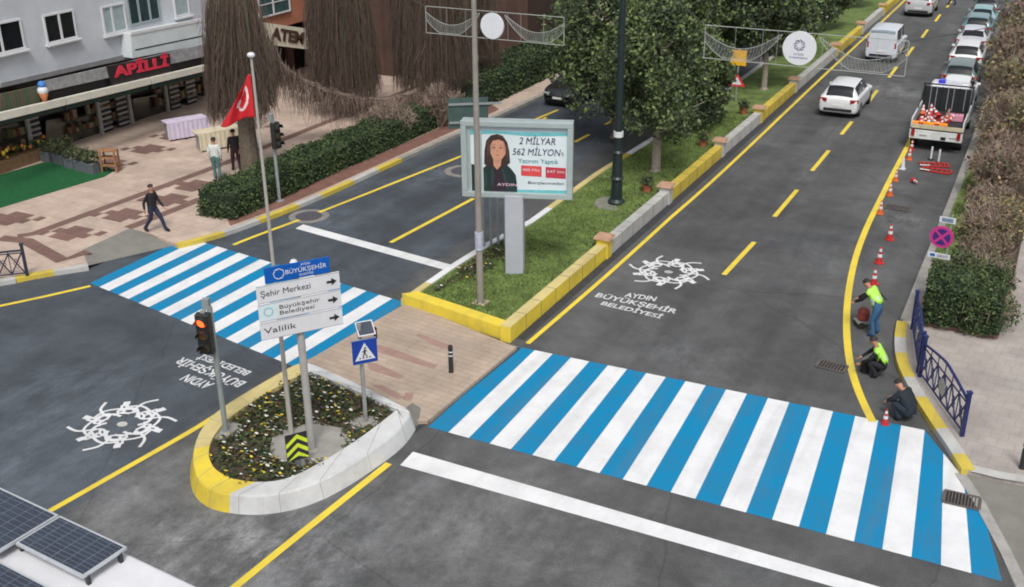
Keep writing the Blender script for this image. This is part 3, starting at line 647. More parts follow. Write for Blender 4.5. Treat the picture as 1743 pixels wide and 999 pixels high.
for i, (txt, emb) in enumerate([('Şehir Merkezi', 0), ('Büyükşehir\nBelediyesi', 1), ('Valilik', 0)]):
    zc = z1 - hh * (i + .5); mb = MB(); mb.box(((x0 + x1) / 2, -.12, zc), (W, .025, hh - .02), WSIGN); pl = mb.build('sign_plate', t, bevel=.004)
    mb = MB()
    for s_ in (-1, 1): mb.box(((x0 + x1) / 2, -.134, zc + s_ * (hh / 2 - .022)), (W - .02, .004, .012), GRYP)
    ax = x1 - .19
    pts = [(-.11, -.03), (.0, -.03), (.0, -.09), (.12, 0), (.0, .09), (.0, .03), (-.11, .03)]
    mb.add([(ax + u, -.136, zc + v) for u, v in pts], [tuple(range(7))], INK); mb.build('arrow', pl)
    ls = .19 if not emb else .135
    text_mesh(txt, ls, INK, 'lettering', pl, (x0 + (.07 if not emb else .44) , -.1345, zc), align='LEFT', width=(1.22 if i == 0 else (1.0 if i == 1 else .80)) * W / 2.05, bold=0)
    if emb:
        mb = MB(); mb.add([(x0 + .03, -.1338, zc - hh * .42), (x0 + .4, -.1338, zc - hh * .42), (x0 + .4, -.1338, zc + hh * .42), (x0 + .03, -.1338, zc + hh * .42)], [(0, 1, 2, 3)], mat('pale_blue_print', lin((200, 215, 220)), .5, .05, 3))
        for k in range(8): 
            a1 = k * math.pi / 4; mb.tube([(x0 + .21 + .1 * math.cos(a1), -.138, zc + .02 + .1 * math.sin(a1)), (x0 + .21 + .1 * math.cos(a1 + .9), -.138, zc + .02 + .1 * math.sin(a1 + .9))], .008, TEAL, 4)
        mb.build('emblem', pl)
a = L(449, 456, .13); b = L(560, 437, .13); c = L(562, 464, .13); d_ = L(451, 482, .13)
bx0, bx1, bz0, bz1 = (a[0] + d_[0]) / 2, (b[0] + c[0]) / 2, (c[1] + d_[1]) / 2, (a[1] + b[1]) / 2
mb = MB(); mb.box(((bx0 + bx1) / 2, -.13, (bz0 + bz1) / 2), (bx1 - bx0, .03, bz1 - bz0), BLUE); pl = mb.build('sign_plate', t, bevel=.004); pl['label'] = 'small blue plate with white lettering above the three white panels'
text_mesh('BÜYÜKŞEHİR', .14, WSIGN, 'lettering', pl, ((bx0 + bx1) / 2 + .18, -.148, (bz0 + bz1) / 2), width=.9); text_mesh('AYDIN', .07, WSIGN, 'lettering', pl, ((bx0 + bx1) / 2 + .18, -.148, (bz0 + bz1) / 2 + .12)); text_mesh('BELEDİYESİ', .06, WSIGN, 'lettering', pl, ((bx0 + bx1) / 2 + .18, -.148, (bz0 + bz1) / 2 - .11))
mb = MB(); ec = (bx0 + .3, (bz0 + bz1) / 2)
for k in range(8):
    a1 = k * math.pi / 4; mb.tube([(ec[0] + .11 * math.cos(a1), -.149, ec[1] + .11 * math.sin(a1)), (ec[0] + .12 * math.cos(a1 + .7), -.149, ec[1] + .12 * math.sin(a1 + .7))], .011, WSIGN, 4)
mb.build('emblem', pl)
# --- flagpole with flag
B = G(496, 740, .3)
fp = thing('flagpole', 'tall thin white flagpole rising from the flower bed behind the direction sign', 'flagpole', B)
def z_at(Bp, py, px=None):
    lo, hi = 0, 25
    for _ in range(40):
        m = (lo + hi) / 2; q = np.array([Bp[0], Bp[1], m - CAMZ]); yy = CY - F_PX * (q @ UV) / (q @ WV)
        lo, hi = (m, hi) if yy > py else (lo, m)
    return lo
ft = z_at(B, 96) - .3
mb = MB(); PW = mat('white_pole_paint', lin((165, 162, 155)), .45, .1, 4); mb.tube([(0, 0, 0), (0, 0, ft * .45), (0, 0, ft)], [.062, .042, .026], PW, 12); mb.build('pole', fp, smooth=False); mb = MB(); mb.ball((0, 0, ft + .03), .085, WSIGN, 10, (1, 1, .7)); mb.build('finial', fp)
mb = MB(); mb.lathe((0, 0, 0), [(.16, 0), (.16, .02), (.09, .05)], GALV, 12); mb.build('base_plate', fp)
dfl = (-RV[0], -RV[1]); P = (B[0], B[1])
# flag hangs in folds from the pole: grid of cloth
top_z, bot_z = z_at(B, 126), z_at(B, 205); NU, NV = 40, 30; vs = []; fs = []
ln = math.hypot(*dfl); ux, uy = dfl[0] / ln, dfl[1] / ln
for j in range(NV + 1):
    for i in range(NU + 1):
        u, v = i / NU, j / NV; hang = .78 * (.35 + .65 * v) * u ** .9
        fold = .09 * math.sin(u * 9 + v * 1.5) * (.3 + u)
        z = top_z - v * (top_z - bot_z) * (.92 + .08 * u) - .42 * u ** 1.3 * (1 - .6 * v) + .02 * math.sin(u * 7)
        vs.append((B[0] + ux * (.05 + hang) - uy * fold, B[1] + uy * (.05 + hang) + ux * fold, z))
fm = MB(); 
for j in range(NV):
    for i in range(NU):
        a = j * (NU + 1) + i; u, v = (i + .5) / NU, (j + .5) / NV
        X, Y = u * 1.5, v; r1 = math.hypot(X - .5, Y - .5); r2 = math.hypot(X - .5625, Y - .5); st = math.hypot(X - .84, (Y - .5)) < .10
        fs.append((a, a + 1, a + NU + 2, a + NU + 1)); fm.m.append(1 if (r1 < .30 and r2 > .225) or st else 0)
fm.v, fm.f, fm.mats = vs, fs, [RED, mat('flag_white', (.72, .66, .66), .7, .1, 4)]
fo = fm.build('flag', smooth=True, origin=(B[0], B[1], bot_z)); fo.modifiers.new('thickness', 'SOLIDIFY').thickness = .006; tag(fo, 'red national flag with white crescent and star hanging limp in folds', 'flag')
# --- traffic lights
HEAD = mat('signal_housing', (.02, .022, .02), .5, .2, 5); LENS_OFF = mat('signal_lens_dark', (.05, .035, .02), .25, .2, 5); AMB = mat('signal_lens_amber', (.18, .09, .03), .3, .2, 5); LGREY = mat('light_grey_pole', lin((135, 142, 142)), .5, .1, 5)
def traffic_light(base, top_px, rz, label, lit, z=0.0, off=.12, offy=0.0):
    B = G(*base, z); t = thing('traffic_light', label, 'traffic light', B, rz, 'three-lamp traffic lights on posts'); ht = z_at(B, top_px) - z
    mb = MB(); mb.tube([(0, 0, 0), (0, 0, ht - .05)], .065, LGREY, 12); mb.lathe((0, 0, 0), [(.17, 0), (.17, .03), (.09, .06)], GALV, 12); mb.build('pole', t)
    hz = ht - .66
    mb = MB(); mb.box((-off, -.14, hz), (.34, .2, 1.0), HEAD); hd = mb.build('signal_head', t, bevel=.03)
    mb = MB(); mb.box((-off / 2, 0, ht + .02), (.16, .14, .24), LGREY); mb.box((-off, -.1, hz + .52), (.1, .1, .06), LGREY); mb.build('bracket', t)
    for k in range(3):
        zc = hz + .32 - .32 * k; mb = MB(); mb.tube([(-off, -.235, zc), (-off, -.262, zc)], .115, (REDL if (k == 0 and lit) else (AMB if k == 1 else LENS_OFF)), 16); ln_ = mb.build('lens', hd)
        mb = MB(); n = 12; P_ = [(-off + .13 * math.cos(a), zc + .13 * math.sin(a)) for a in [math.pi * (-.08 + 1.16 * i / n) for i in range(n + 1)]]
        vs = [(x, -.24, z_) for x, z_ in P_] + [(x, -.44, z_ + .02) for x, z_ in P_]; mb.add(vs, [(i, i + 1, n + 2 + i, n + 1 + i) for i in range(n)], HEAD); v_ = mb.build('visor', hd); v_.modifiers.new('thickness', 'SOLIDIFY').thickness = .008
    return t
traffic_light((385, 737), 518, R(22), 'traffic light with its red lamp lit at the left end of the flower island', True, .34)
traffic_light((476, 342), 200, R(84), 'traffic light seen from the side beyond the left kerb, in front of the hedge', False, 0.13, off=0)
# --- pedestrian crossing sign with solar panel
t, L = plane_thing('pedestrian_sign', 'blue square pedestrian crossing sign with a white triangle under a small solar panel', 'crossing sign', (623, 720), (598, 579), (640, 571), z=.34)
ht = z_at(XF[t][0], 552) - .34; mb = MB(); mb.tube([(0, 0, 0), (0, 0, ht)], .05, GALV, 10); mb.build('pole', t)
a, b, c, d_ = L(598, 580, .06), L(640, 571, .06), L(641, 614, .06), L(601, 622, .06); sx0, sx1, sz0, sz1 = (a[0] + d_[0]) / 2, (b[0] + c[0]) / 2, (c[1] + d_[1]) / 2, (a[1] + b[1]) / 2; scx, scz, sh = (sx0 + sx1) / 2, (sz0 + sz1) / 2, (sz1 - sz0) / 2
mb = MB(); mb.box((scx, -.075, scz), (sx1 - sx0, .04, sh * 2), GRYP); bx = mb.build('sign_box', t, bevel=.005); mb = MB(); e = sh - .025; NAVY = mat('sign_navy', lin((18, 60, 150)), .4, .1, 4)
mb.box((scx, -.098, scz), (2 * e, .006, 2 * e), NAVY); f = mb.build('sign_face', bx)
mb = MB(); mb.add([(scx - e * .82, -.104, scz - e * .72), (scx + e * .82, -.104, scz - e * .72), (scx, -.104, scz + e * .75)], [(0, 1, 2)], WSIGN); mb.build('triangle', bx)
mb = MB(); y_ = -.108; mb.ball((scx + .01, y_, scz + .09), .026, INK, 8, (1, .1, 1))
for p, q, r_ in [((0, .055), (-.01, -.04), .02), ((-.01, -.04), (-.06, -.13), .012), ((-.01, -.04), (.05, -.13), .012), ((0, .04), (-.06, -.01), .010), ((0, .04), (.05, 0), .010)]: mb.tube([(scx + p[0], y_, scz + p[1]), (scx + q[0], y_, scz + q[1])], r_, INK, 5)
for k in range(4): mb.box((scx - .12 + .08 * k, y_, scz - .16), (.045, .002, .025), INK)
mb.build('walking_figure', bx)
mb = MB(); a, b = L(607, 562), L(636, 556); pw = b[0] - a[0]; mb.box(((a[0] + b[0]) / 2, .0, (a[1] + b[1]) / 2), (pw, .38, .03), WSIGN, rx=R(38)); sp = mb.build('solar_panel', t); mb = MB(); M_ = Matrix.Rotation(R(38), 3, 'X') @ Vector((0, 0, .018)); mb.box(((a[0] + b[0]) / 2, M_.y, (a[1] + b[1]) / 2 + M_.z), (pw - .05, .33, .006), mat('solar_cells', lin((58, 64, 78)), .25, .15, 5), rx=R(38)); mb.build('solar_cells', sp)
mb = MB(); a = L(635, 566); mb.box((a[0] + .05, 0, a[1] - .02), (.07, .08, .28), DARK); mb.box((a[0] + .05, 0, a[1] + .05), (.075, .085, .05), mat('lamp_red', (.35, .02, .03), .4, .1, 4)); mb.build('flashing_lamp', t)
mb = MB(); mb.box((0, 0, .02), (.3, .3, .05), CONC); mb.build('footing', t)
# --- chevron marker
t, L = plane_thing('chevron_marker', 'low fluorescent yellow and black chevron marker at the tip of the island', 'chevron marker', (508, 798), (485, 745), (524, 735), z=.32)
a, b, c, d_ = L(485, 742), L(523, 733), L(524, 773), L(489, 792); x0, x1, z0, z1 = (a[0] + d_[0]) / 2, (b[0] + c[0]) / 2, (c[1] + d_[1]) / 2, (a[1] + b[1]) / 2
mb = MB(); mb.box(((x0 + x1) / 2, 0, (z0 + z1) / 2), (x1 - x0, .02, z1 - z0), INK); mb.build('board', t)
mb = MB(); FY = mat('fluorescent_yellow', (.55, .68, .03), .5, .08, 5); xm = (x0 + x1) / 2 + .02; hw = (x1 - x0) / 2; st = (z1 - z0) / 3
for k in range(3):
    zt = z1 - .02 - k * st * .98; th = st * .48; sl_ = hw * .85
    def cl(v): return max(z0 + .004, min(z1 - .004, v))
    if zt - th > z0: mb.add([(x0 + .005, -.0125, cl(zt - sl_)), (xm, -.0125, cl(zt)), (xm, -.0125, cl(zt - th)), (x0 + .005, -.0125, cl(zt - sl_ - th))], [(3, 2, 1, 0)], FY); mb.add([(xm, -.0125, cl(zt)), (x1 - .005, -.0125, cl(zt - sl_ * .8)), (x1 - .005, -.0125, cl(zt - sl_ * .8 - th)), (xm, -.0125, cl(zt - th))], [(3, 2, 1, 0)], FY)
mb.build('chevrons', t); mb = MB(); mb.box(((x0 + x1) / 2 + .1, .02, z0 / 2 + .1), (.06, .03, z0 + .3), GALV); mb.build('stem', t)
# --- bollards
def bollard(px, py, top_py, label, z=0):
    B = G(px, py, z); t = thing('bollard', label, 'bollard', B, 0, 'slim dark bollards'); h = z_at(B, top_py) - z
    mb = MB(); mb.lathe((0, 0, 0), [(.075, 0), (.065, .03), (.065, h * .93), (.055, h)], DARK, 14); mb.build('post', t, smooth=False)
    mb = MB(); 
    for k in (.62, .76): mb.lathe((0, 0, h * k), [(.068, 0), (.068, .03)], WSIGN, 14)
    mb.build('reflective_bands', t)
bollard(768, 633, 588, 'slim black bollard with two white bands on the paved refuge', REF); bollard(1739, 797, 740, 'dark bollard at the right edge of the grey pavement', PAV)
# --- billboard
t, L = plane_thing('billboard', 'large framed billboard with a woman in a dark jacket, on one thick grey column', 'billboard', (862, 462), (785, 206), (978, 211), z=.30)
OFF = .22
a, b, c, d_ = L(784, 205, OFF), L(978, 210, OFF), L(972, 342, OFF), L(786, 333, OFF); x0, x1, z0, z1 = (a[0] + d_[0]) / 2, (b[0] + c[0]) / 2, (c[1] + d_[1]) / 2, (a[1] + b[1]) / 2; W, H_ = x1 - x0, z1 - z0; mx, mz = (x0 + x1) / 2, (z0 + z1) / 2
COL = mat('billboard_column', lin((168, 172, 180)), .4, .06, 3)
ce = L(877, 462)[0]; cw_ = L(893, 430)[0] - L(862, 430)[0]
mb = MB(); mb.box((ce, 0, (z0 + .1) / 2), (cw_, .5, z0 + .1), COL); mb.build('column', t, bevel=.04)
FR = mat('billboard_frame', lin((165, 178, 178)), .35, .08, 3, metal=.2); fw = .17
mb = MB(); mb.box((mx, .05, mz), (W - .02, .34, H_ - .02), FR); mb.build('case', t, bevel=.02)
mb = MB()
for s_ in (-1, 1): mb.box((mx, -.17, mz + s_ * (H_ / 2 - fw / 2)), (W, .12, fw), FR); mb.box((mx + s_ * (W / 2 - fw / 2), -.17, mz), (fw, .12, H_ - 2 * fw), FR)
mb.build('frame', t, bevel=.015)
px0, px1, pz0, pz1 = x0 + fw, x1 - fw, z0 + fw, z1 - fw; PWD, PHT = px1 - px0, pz1 - pz0; yf = -.125
def pq(u, v): return (px0 + u * PWD, pz0 + v * PHT)
def flat(mb, pts, y, m): mb.add([(p[0], y, p[1]) for p in pts], [tuple(range(len(pts)))], m)
mb = MB(); mb.box((mx, yf + .005, mz), (PWD, .01, PHT), mat('poster_white', lin((205, 216, 220)), .35, .06, 1.5)); po = mb.build('poster', t)
mb = MB()
flat(mb, [pq(0, .9), pq(1, .88), pq(1, 1), pq(0, 1)], yf - .003, mat('poster_grey', lin((172, 186, 196)), .4, .1, 2))
flat(mb, [pq(.02, .86), pq(.3, .89), pq(.62, .86), pq(1, .88), pq(1, .93), pq(.5, .92), pq(.02, .94)], yf - .005, TEAL)
flat(mb, [pq(0, 0), pq(.035, 0), pq(.035, 1), pq(0, 1)], yf - .0065, FR); flat(mb, [pq(.13, .0), pq(.15, .0), pq(.15, 1), pq(.13, 1)], yf - .0065, FR)
flat(mb, [pq(.04, .0), pq(.13, .0), pq(.13, .38), pq(.04, .42)], yf - .0058, mat('jacket_green_black', lin((22, 44, 44)), .6, .3, 3))
mb.build('poster_bands', po)
SKIN = mat('skin', lin((190, 140, 115)), .6, .1, 5); HAIRC = mat('dark_hair', lin((52, 36, 32)), .6, .3, 8); JKT = MATS['jacket_green_black']
mb = MB()   # printed portrait
flat(mb, [pq(u, v) for u, v in [(.16, 0), (.50, 0), (.50, .12), (.485, .27), (.44, .36), (.39, .43), (.34, .47), (.24, .45), (.19, .40), (.16, .36)]], yf - .008, JKT)
flat(mb, [pq(u, v) for u, v in [(.17, .42), (.24, .36), (.37, .38), (.43, .45), (.425, .62), (.405, .76), (.36, .86), (.305, .885), (.24, .86), (.195, .78), (.175, .62)]], yf - .0095, HAIRC)
flat(mb, [pq(u, v) for u, v in [(.265, .40), (.30, .34), (.335, .40), (.345, .5), (.385, .58), (.39, .68), (.37, .77), (.32, .80), (.26, .78), (.23, .70), (.235, .59), (.262, .5)]], yf - .011, SKIN)
for u in (.272, .340): flat(mb, [pq(u - .018, .675), pq(u, .668), pq(u + .018, .675), pq(u, .69)], yf - .0125, HAIRC)
flat(mb, [pq(.285, .565), pq(.305, .555), pq(.33, .565), pq(.307, .575)], yf - .0125, mat('lips', lin((165, 80, 75)), .6, .1, 5)); flat(mb, [pq(.303, .66), pq(.298, .60), pq(.315, .60)], yf - .0125, mat('nose_shade', lin((172, 122, 100)), .6, .1, 5))
flat(mb, [pq(.235, 0), pq(.40, 0), pq(.37, .25), pq(.335, .4), pq(.30, .34), pq(.265, .4), pq(.25, .25)], yf - .0103, mat('dark_top', lin((40, 28, 40)), .6, .2, 5))
HLT = mat('hair_highlight', lin((84, 60, 50)), .6, .2, 8); SKD = mat('skin_shaded_print', lin((164, 116, 94)), .6, .1, 5); JKL = mat('jacket_lapel', lin((34, 62, 60)), .6, .2, 4)
for q_ in ([(.20, .52), (.205, .74), (.25, .84), (.222, .74), (.218, .56)], [(.405, .46), (.415, .62), (.395, .76), (.402, .60)], [(.27, .86), (.33, .865), (.37, .83), (.33, .845)]): flat(mb, [pq(u, v) for u, v in q_], yf - .0135, HLT)
for q_ in ([(.37, .60), (.39, .68), (.37, .77), (.365, .68)], [(.265, .50), (.30, .475), (.345, .50), (.31, .46)], [(.235, .60), (.23, .70), (.25, .76), (.246, .68)]): flat(mb, [pq(u, v) for u, v in q_], yf - .0128, SKD)
for q_ in ([(.26, .40), (.235, .30), (.25, .04), (.27, .22)], [(.34, .40), (.385, .27), (.40, .02), (.365, .2)], [(.17, .30), (.20, .28), (.19, .05), (.165, .08)]): flat(mb, [pq(u, v) for u, v in q_], yf - .0105, JKL)
for u in (.272, .340): flat(mb, [pq(u - .024, .712), pq(u, .722), pq(u + .024, .712), pq(u, .716)], yf - .0135, HAIRC)
mb.build('portrait', po)
NV_ = mat('poster_navy', lin((40, 36, 80)), .5, .1, 5)
def ptxt(s, u, v, wu, m, size, y=yf - .012, **k): return text_mesh(s, size, m, 'lettering', po, (px0 + u * PWD, y, pz0 + v * PHT), width=wu * PWD, bold=0, depth=.003, **k)
ptxt('2 MİLYAR', .70, .785, .36, NV_, .3, shear=.2); ptxt('562 MİLYON', .69, .62, .48, NV_, .3, shear=.2); ptxt('₺', .955, .60, .03, GRYP, .2)
ptxt('Yatırım Yaptık', .71, .485, .40, mat('poster_teal_ink', lin((30, 130, 140)), .5, .1, 5), .2)
RB = mat('poster_red', lin((205, 70, 72)), .5, .15, 4); mb = MB()
flat(mb, [pq(.54, .26), pq(.745, .25), pq(.745, .41), pq(.54, .42)], yf - .008, RB); flat(mb, [pq(.785, .24), pq(.985, .23), pq(.985, .395), pq(.785, .405)], yf - .008, mat('poster_crimson', lin((180, 52, 68)), .5, .15, 4))
flat(mb, [pq(.50, 0), pq(1, 0), pq(1, .05), pq(.5, .04)], yf - .008, TEAL); mb.build('red_boxes', po)
ptxt('400 Mio', .64, .35, .17, WSIGN, .12); ptxt('547 km', .885, .335, .17, WSIGN, .12); ptxt('Borçlanmadan', .79, .155, .36, NV_, .12); ptxt('AYDIN', .40, .11, .2, mat('poster_pink', lin((225, 190, 205)), .5, .1, 5), .12)
# --- direction sign seen from behind (two twin posts, panel behind the billboard)
B = G(842, 419, .22); t = thing('road_sign', 'grey-green back of a road sign on twin grey posts, mostly behind the billboard', 'road sign', B, math.atan2(RV[1], RV[0]) + R(6)); 
for dx_ in (-.36, -.12, .12, .36)[0:4:1]:
    mb = MB(); mb.tube([(dx_, .02 * dx_, 0), (dx_, .02 * dx_, z_at(B, 232))], .05, LGREY, 10); mb.build('post', t)
zt = z_at(B, 172) - .1; mb = MB(); mb.box((-.78, .08, zt - .5), (1.3, .03, 1.0), mat('sign_back', lin((62, 82, 80)), .6, .2, 4)); mb.build('sign_plate', t)
mb = MB(); [mb.box((-.55, .04, zt - .5 + k), (1.7, .05, .06), LGREY) for k in (-.3, .3)]; mb.build('rails', t)
# --- tall pale lamp post
def tall_pole(px, py, z, topz, r0, r1, m, label, rings=()):
    B = G(px, py, z); t = thing('lamp_post', label, 'lamp post', B, 0)
    mb = MB(); mb.tube([(0, 0, 0), (0, 0, topz * .5), (0, 0, topz)], [r0, (r0 + r1) / 2, r1], m, 14); mb.build('pole', t)
    return t, B
POLEM = mat('aged_steel_pole', lin((138, 132, 126)), .6, .15, 2)
t, B = tall_pole(818, 517, .3, 11.5, .105, .06, POLEM, 'tall pale steel lamp post standing on the lawn in front of the billboard')
mb = MB(); mb.box((0, 0, .03), (.42, .42, .06), mat('pole_footing', lin((165, 150, 132)), .85, .15, 4)); mb.build('base_plate', t)
mb = MB(); mb.lathe((0, 0, 1.75), [(.125, 0), (.125, .55)], mat('pole_sticker', lin((165, 170, 185)), .5, .25, 7), 14); mb.build('sticker', t)
mb = MB(); mb.tube([(0, 0, 11.3), (.5, -.1, 11.9), (1.6, -.3, 12.1)], [.05, .045, .04], POLEM, 10); a_ = mb.build('arm', t); mb = MB(); mb.box((2.0, -.38, 12.08), (.9, .3, .14), GRYP); mb.build('lantern', t, bevel=.04)
DG = mat('dark_green_iron', lin((28, 40, 42)), .45, .2, 5)
t, B2_ = tall_pole(1049, 346, .33, 11.0, .15, .10, DG, 'dark green cast lamp post on the lawn beside the leafy median tree')
mb = MB(); mb.lathe((0, 0, 0), [(.32, 0), (.32, .1), (.22, .2), (.2, .9), (.26, .98), (.2, 1.06), (.17, 1.9), (.21, 1.96), (.15, 2.04)], DG, 14); mb.build('plinth', t)
mb = MB(); mb.lathe((0, 0, -.05), [(.85, 0), (.8, .07)], mat('footing_concrete', lin((120, 122, 108)), .9, .25, 3), 18); mb.build('footing', t)
mb = MB(); mb.lathe((0, 0, 2.55), [(.18, 0), (.18, .2)], WSIGN, 10); mb.build('sticker', t)
for s_ in (-1, 1):
    mb = MB(); mb.tube([(0, 0, 10.3), (s_ * .5, 0, 10.9), (s_ * 1.2, 0, 10.8)], .05, DG, 8); a_ = mb.build('arm', t); mb = MB(); mb.lathe((s_ * 1.2, 0, 10.35), [(.08, 0), (.2, .12), (.22, .3), (.05, .45)], DG, 10); mb.build('lantern', a_)
# --- string-light frames across the street, in the plane of the dark lamp post
GY = 36.8; WIRE = mat('white_wire_frame', lin((160, 164, 160)), .5, .1, 5)
def light_frame(tl, tr, bl, br, disc, label, letters, hide_to=None):
    def q(px, py):
        r_ = ray(px, py); t_ = GY / r_[1]; return (r_[0] * t_, CAMZ + r_[2] * t_)
    A, B_, C_, D_ = q(*tl), q(*tr), q(*bl), q(*br); x0, x1 = (A[0] + C_[0]) / 2, (B_[0] + D_[0]) / 2; z1_, z0_ = (A[1] + B_[1]) / 2, (C_[1] + D_[1]) / 2
    t = thing('light_frame', label, 'light decoration', ((x0 + x1) / 2, GY, z0_), 0, 'wire light frames strung across the street'); w_, h_ = x1 - x0, z1_ - z0_
    cx_, cz_ = q(*disc[:2]); cx_ -= (x0 + x1) / 2; cz_ -= z0_; e_ = q(disc[0] + disc[2], disc[1]); rr = e_[0] - (x0 + x1) / 2 - cx_
    mb = MB(); 
    for a, b in [((-w_ / 2, 0), (w_ / 2, 0)), ((-w_ / 2, h_), (w_ / 2, h_)), ((-w_ / 2, 0), (-w_ / 2, h_)), ((w_ / 2, 0), (w_ / 2, h_))]: mb.tube([(a[0], 0, a[1]), (b[0], 0, b[1])], .014, WIRE, 5)
    for u in (-w_ * .34, -w_ * .2, cx_ - rr * 1.35, cx_ + rr * 1.35, w_ * .2, w_ * .36): mb.tube([(u, 0, 0), (u, 0, h_)], .006, WIRE, 4)
    mb.build('frame', t)
    for s_ in (-1, 1):
        mb = MB(); xa, xb = cx_ + s_ * rr * 1.1, s_ * w_ / 2; up = []; lo = []
        for k in range(25):
            u = k / 24; x = xa + (xb - xa) * u; hi = h_ * .92 - .55 * h_ * math.sin(min(1, u * 1.0) * math.pi * .92) ; thick = .04 + .28 * h_ * math.sin(u * math.pi) ** .7 + .22 * h_ * u; up.append((x, hi)); lo.append((x, max(.05 * h_, hi - thick)))
        mb.tube([(a, 0, b) for a, b in up], .014, WIRE, 4); mb.tube([(a, 0, b) for a, b in lo], .012, WIRE, 4)
        for k in range(24):
            for f_ in (0, .5):
                a = (up[k][0] * (1 - f_) + up[k + 1][0] * f_, up[k][1] * (1 - f_) + up[k + 1][1] * f_); b = (lo[k][0] * (1 - f_) + lo[k + 1][0] * f_, lo[k][1] * (1 - f_) + lo[k + 1][1] * f_)
                mb.tube([(a[0], 0, a[1]), (b[0], 0, b[1])], .006, WIRE, 3)
            m_ = (up[k][1] + lo[k + 1][1]) / 2; mb.tube([(up[k][0], 0, up[k][1]), (lo[k + 1][0], 0, lo[k + 1][1])], .005, WIRE, 3)
        mb.build('light_net', t)
    mb = MB(); mb.tube([(cx_, -.04, cz_), (cx_, .04, cz_)], rr, mat('disc_white', (.66, .68, .72), .5, .05, 2), 36); dd = mb.build('round_panel', t)
    if letters:
        mb = MB(); EM = mat('disc_print', lin((110, 112, 140)), .6, .1, 4)
        for k in range(8):
            a1 = k * math.pi / 4
            for r1, r2, dt in ((.16, .3, .5), (.28, .34, .75)): mb.tube([(cx_ + rr * r1 * math.cos(a1), -.045, cz_ + rr * (.2 + r1 * math.sin(a1))), (cx_ + rr * r2 * math.cos(a1 + dt), -.045, cz_ + rr * (.2 + r2 * math.sin(a1 + dt)))], .014, EM, 4)
        mb.build('emblem', dd); text_mesh('AYDIN', .1, EM, 'lettering', dd, (cx_, -.045, cz_ - rr * .36), width=rr * .6); text_mesh('BÜYÜKŞEHİR BELEDİYESİ', .07, EM, 'lettering', dd, (cx_, -.045, cz_ - rr * .56), width=rr * 1.1)
    return x0, x1, z1_, z0_
f2 = light_frame((1200, 35), (1545, 78), (1200, 92), (1540, 137), (1361, 82, 29), 'wire light frame with a printed round white panel hanging over the right carriageway', True)
f1 = light_frame((725, 10), (960, 30), (725, 53), (960, 80), (838, 44, 19.5), 'wire light frame with a plain round white disc behind the pale lamp post', False)
def cable(a, b, sag, label):
    mb = MB(); mb.tube([(a[0] + (b[0] - a[0]) * t_, GY, a[1] + (b[1] - a[1]) * t_ - sag * 4 * t_ * (1 - t_)) for t_ in np.linspace(0, 1, 14)], .012, mat('cable', (.05, .05, .05), .6, .1, 5), 5)
    tag(mb.build('cable'), label, 'cable', 'cables holding the light frames')
px_ = B2_[0]
cable((px_, 9.6), (f2[0], f2[2]), .3, 'thin cable from the dark lamp post to the frame over the right carriageway'); cable((px_, 9.6), (f1[1], f1[2]), .2, 'thin cable from the dark lamp post to the frame over the left carriageway')
cable((f2[1], f2[2]), (3.2, 9.6), .2, 'thin cable carrying the right-hand light frame towards the right pavement'); cable((f1[0], f1[2]), (-27.4, 9.2), .2, 'thin cable carrying the left-hand light frame towards the willows')
# --- no-stopping sign on the right
t, L = plane_thing('parking_sign', 'round red and blue no-stopping sign between two small white plates, above the hedge', 'parking sign', (1598, 508), (1583, 426), (1615, 432), z=PAV)
ht = z_at(XF[t][0], 366) - PAV; mb = MB(); mb.tube([(0, .03, 0), (0, .03, ht)], .03, GALV, 8); mb.build('pole', t)
c = L(1603, 403); rr = .34; PUR = mat('sign_magenta', lin((190, 55, 130)), .45, .08, 4)
mb = MB(); mb.tube([(c[0], -.02, c[1]), (c[0], .0, c[1])], rr, PUR, 30); dk = mb.build('sign_disc', t); mb = MB(); mb.tube([(c[0], -.026, c[1]), (c[0], -.018, c[1])], rr * .74, mat('sign_dark_blue', lin((62, 40, 112)), .45, .1, 4), 30); mb.build('blue_field', dk)
mb = MB()
for s_ in (-1, 1): mb.box((c[0], -.03, c[1]), (rr * 1.6, .004, rr * .2), PUR, rz=0) if 0 else mb.add([(c[0] + math.cos(a) * r1, -.031 - .002 * (s_ > 0), c[1] + math.sin(a) * r1) for a, r1 in [(s_ * .785 - .13, rr * .8), (s_ * .785 + .13, rr * .8), (s_ * .785 + math.pi - .13, rr * .8), (s_ * .785 + math.pi + .13, rr * .8)]], [(0, 1, 2, 3)], PUR)
mb.build('cross', dk)
for (a, b, lab, txt) in [((1601, 364), (1626, 385), 'upper', ''), ((1581, 424), (1616, 446), 'lower', 'ÇEKİCİ')]:
    p, q = L(*a), L(*b); mb = MB(); mb.box(((p[0] + q[0]) / 2, -.015, (p[1] + q[1]) / 2), (q[0] - p[0], .015, p[1] - q[1] - .12), WSIGN); pl = mb.build('plate', t)
    if txt: text_mesh(txt, .1, NV_, 'lettering', pl, ((p[0] + q[0]) / 2 + .1, -.025, (p[1] + q[1]) / 2), width=.3); mb = MB(); mb.box((p[0] + .13, -.025, (p[1] + q[1]) / 2), (.14, .004, .08), BLUE); mb.build('tow_icon', pl)
    else: mb = MB(); mb.box(((p[0] + q[0]) / 2, -.025, (p[1] + q[1]) / 2), ((q[0] - p[0]) * .7, .004, (p[1] - q[1]) * .4), mat('print_grey_blue', lin((110, 130, 150)), .5, .2, 8)); mb.build('print', pl)
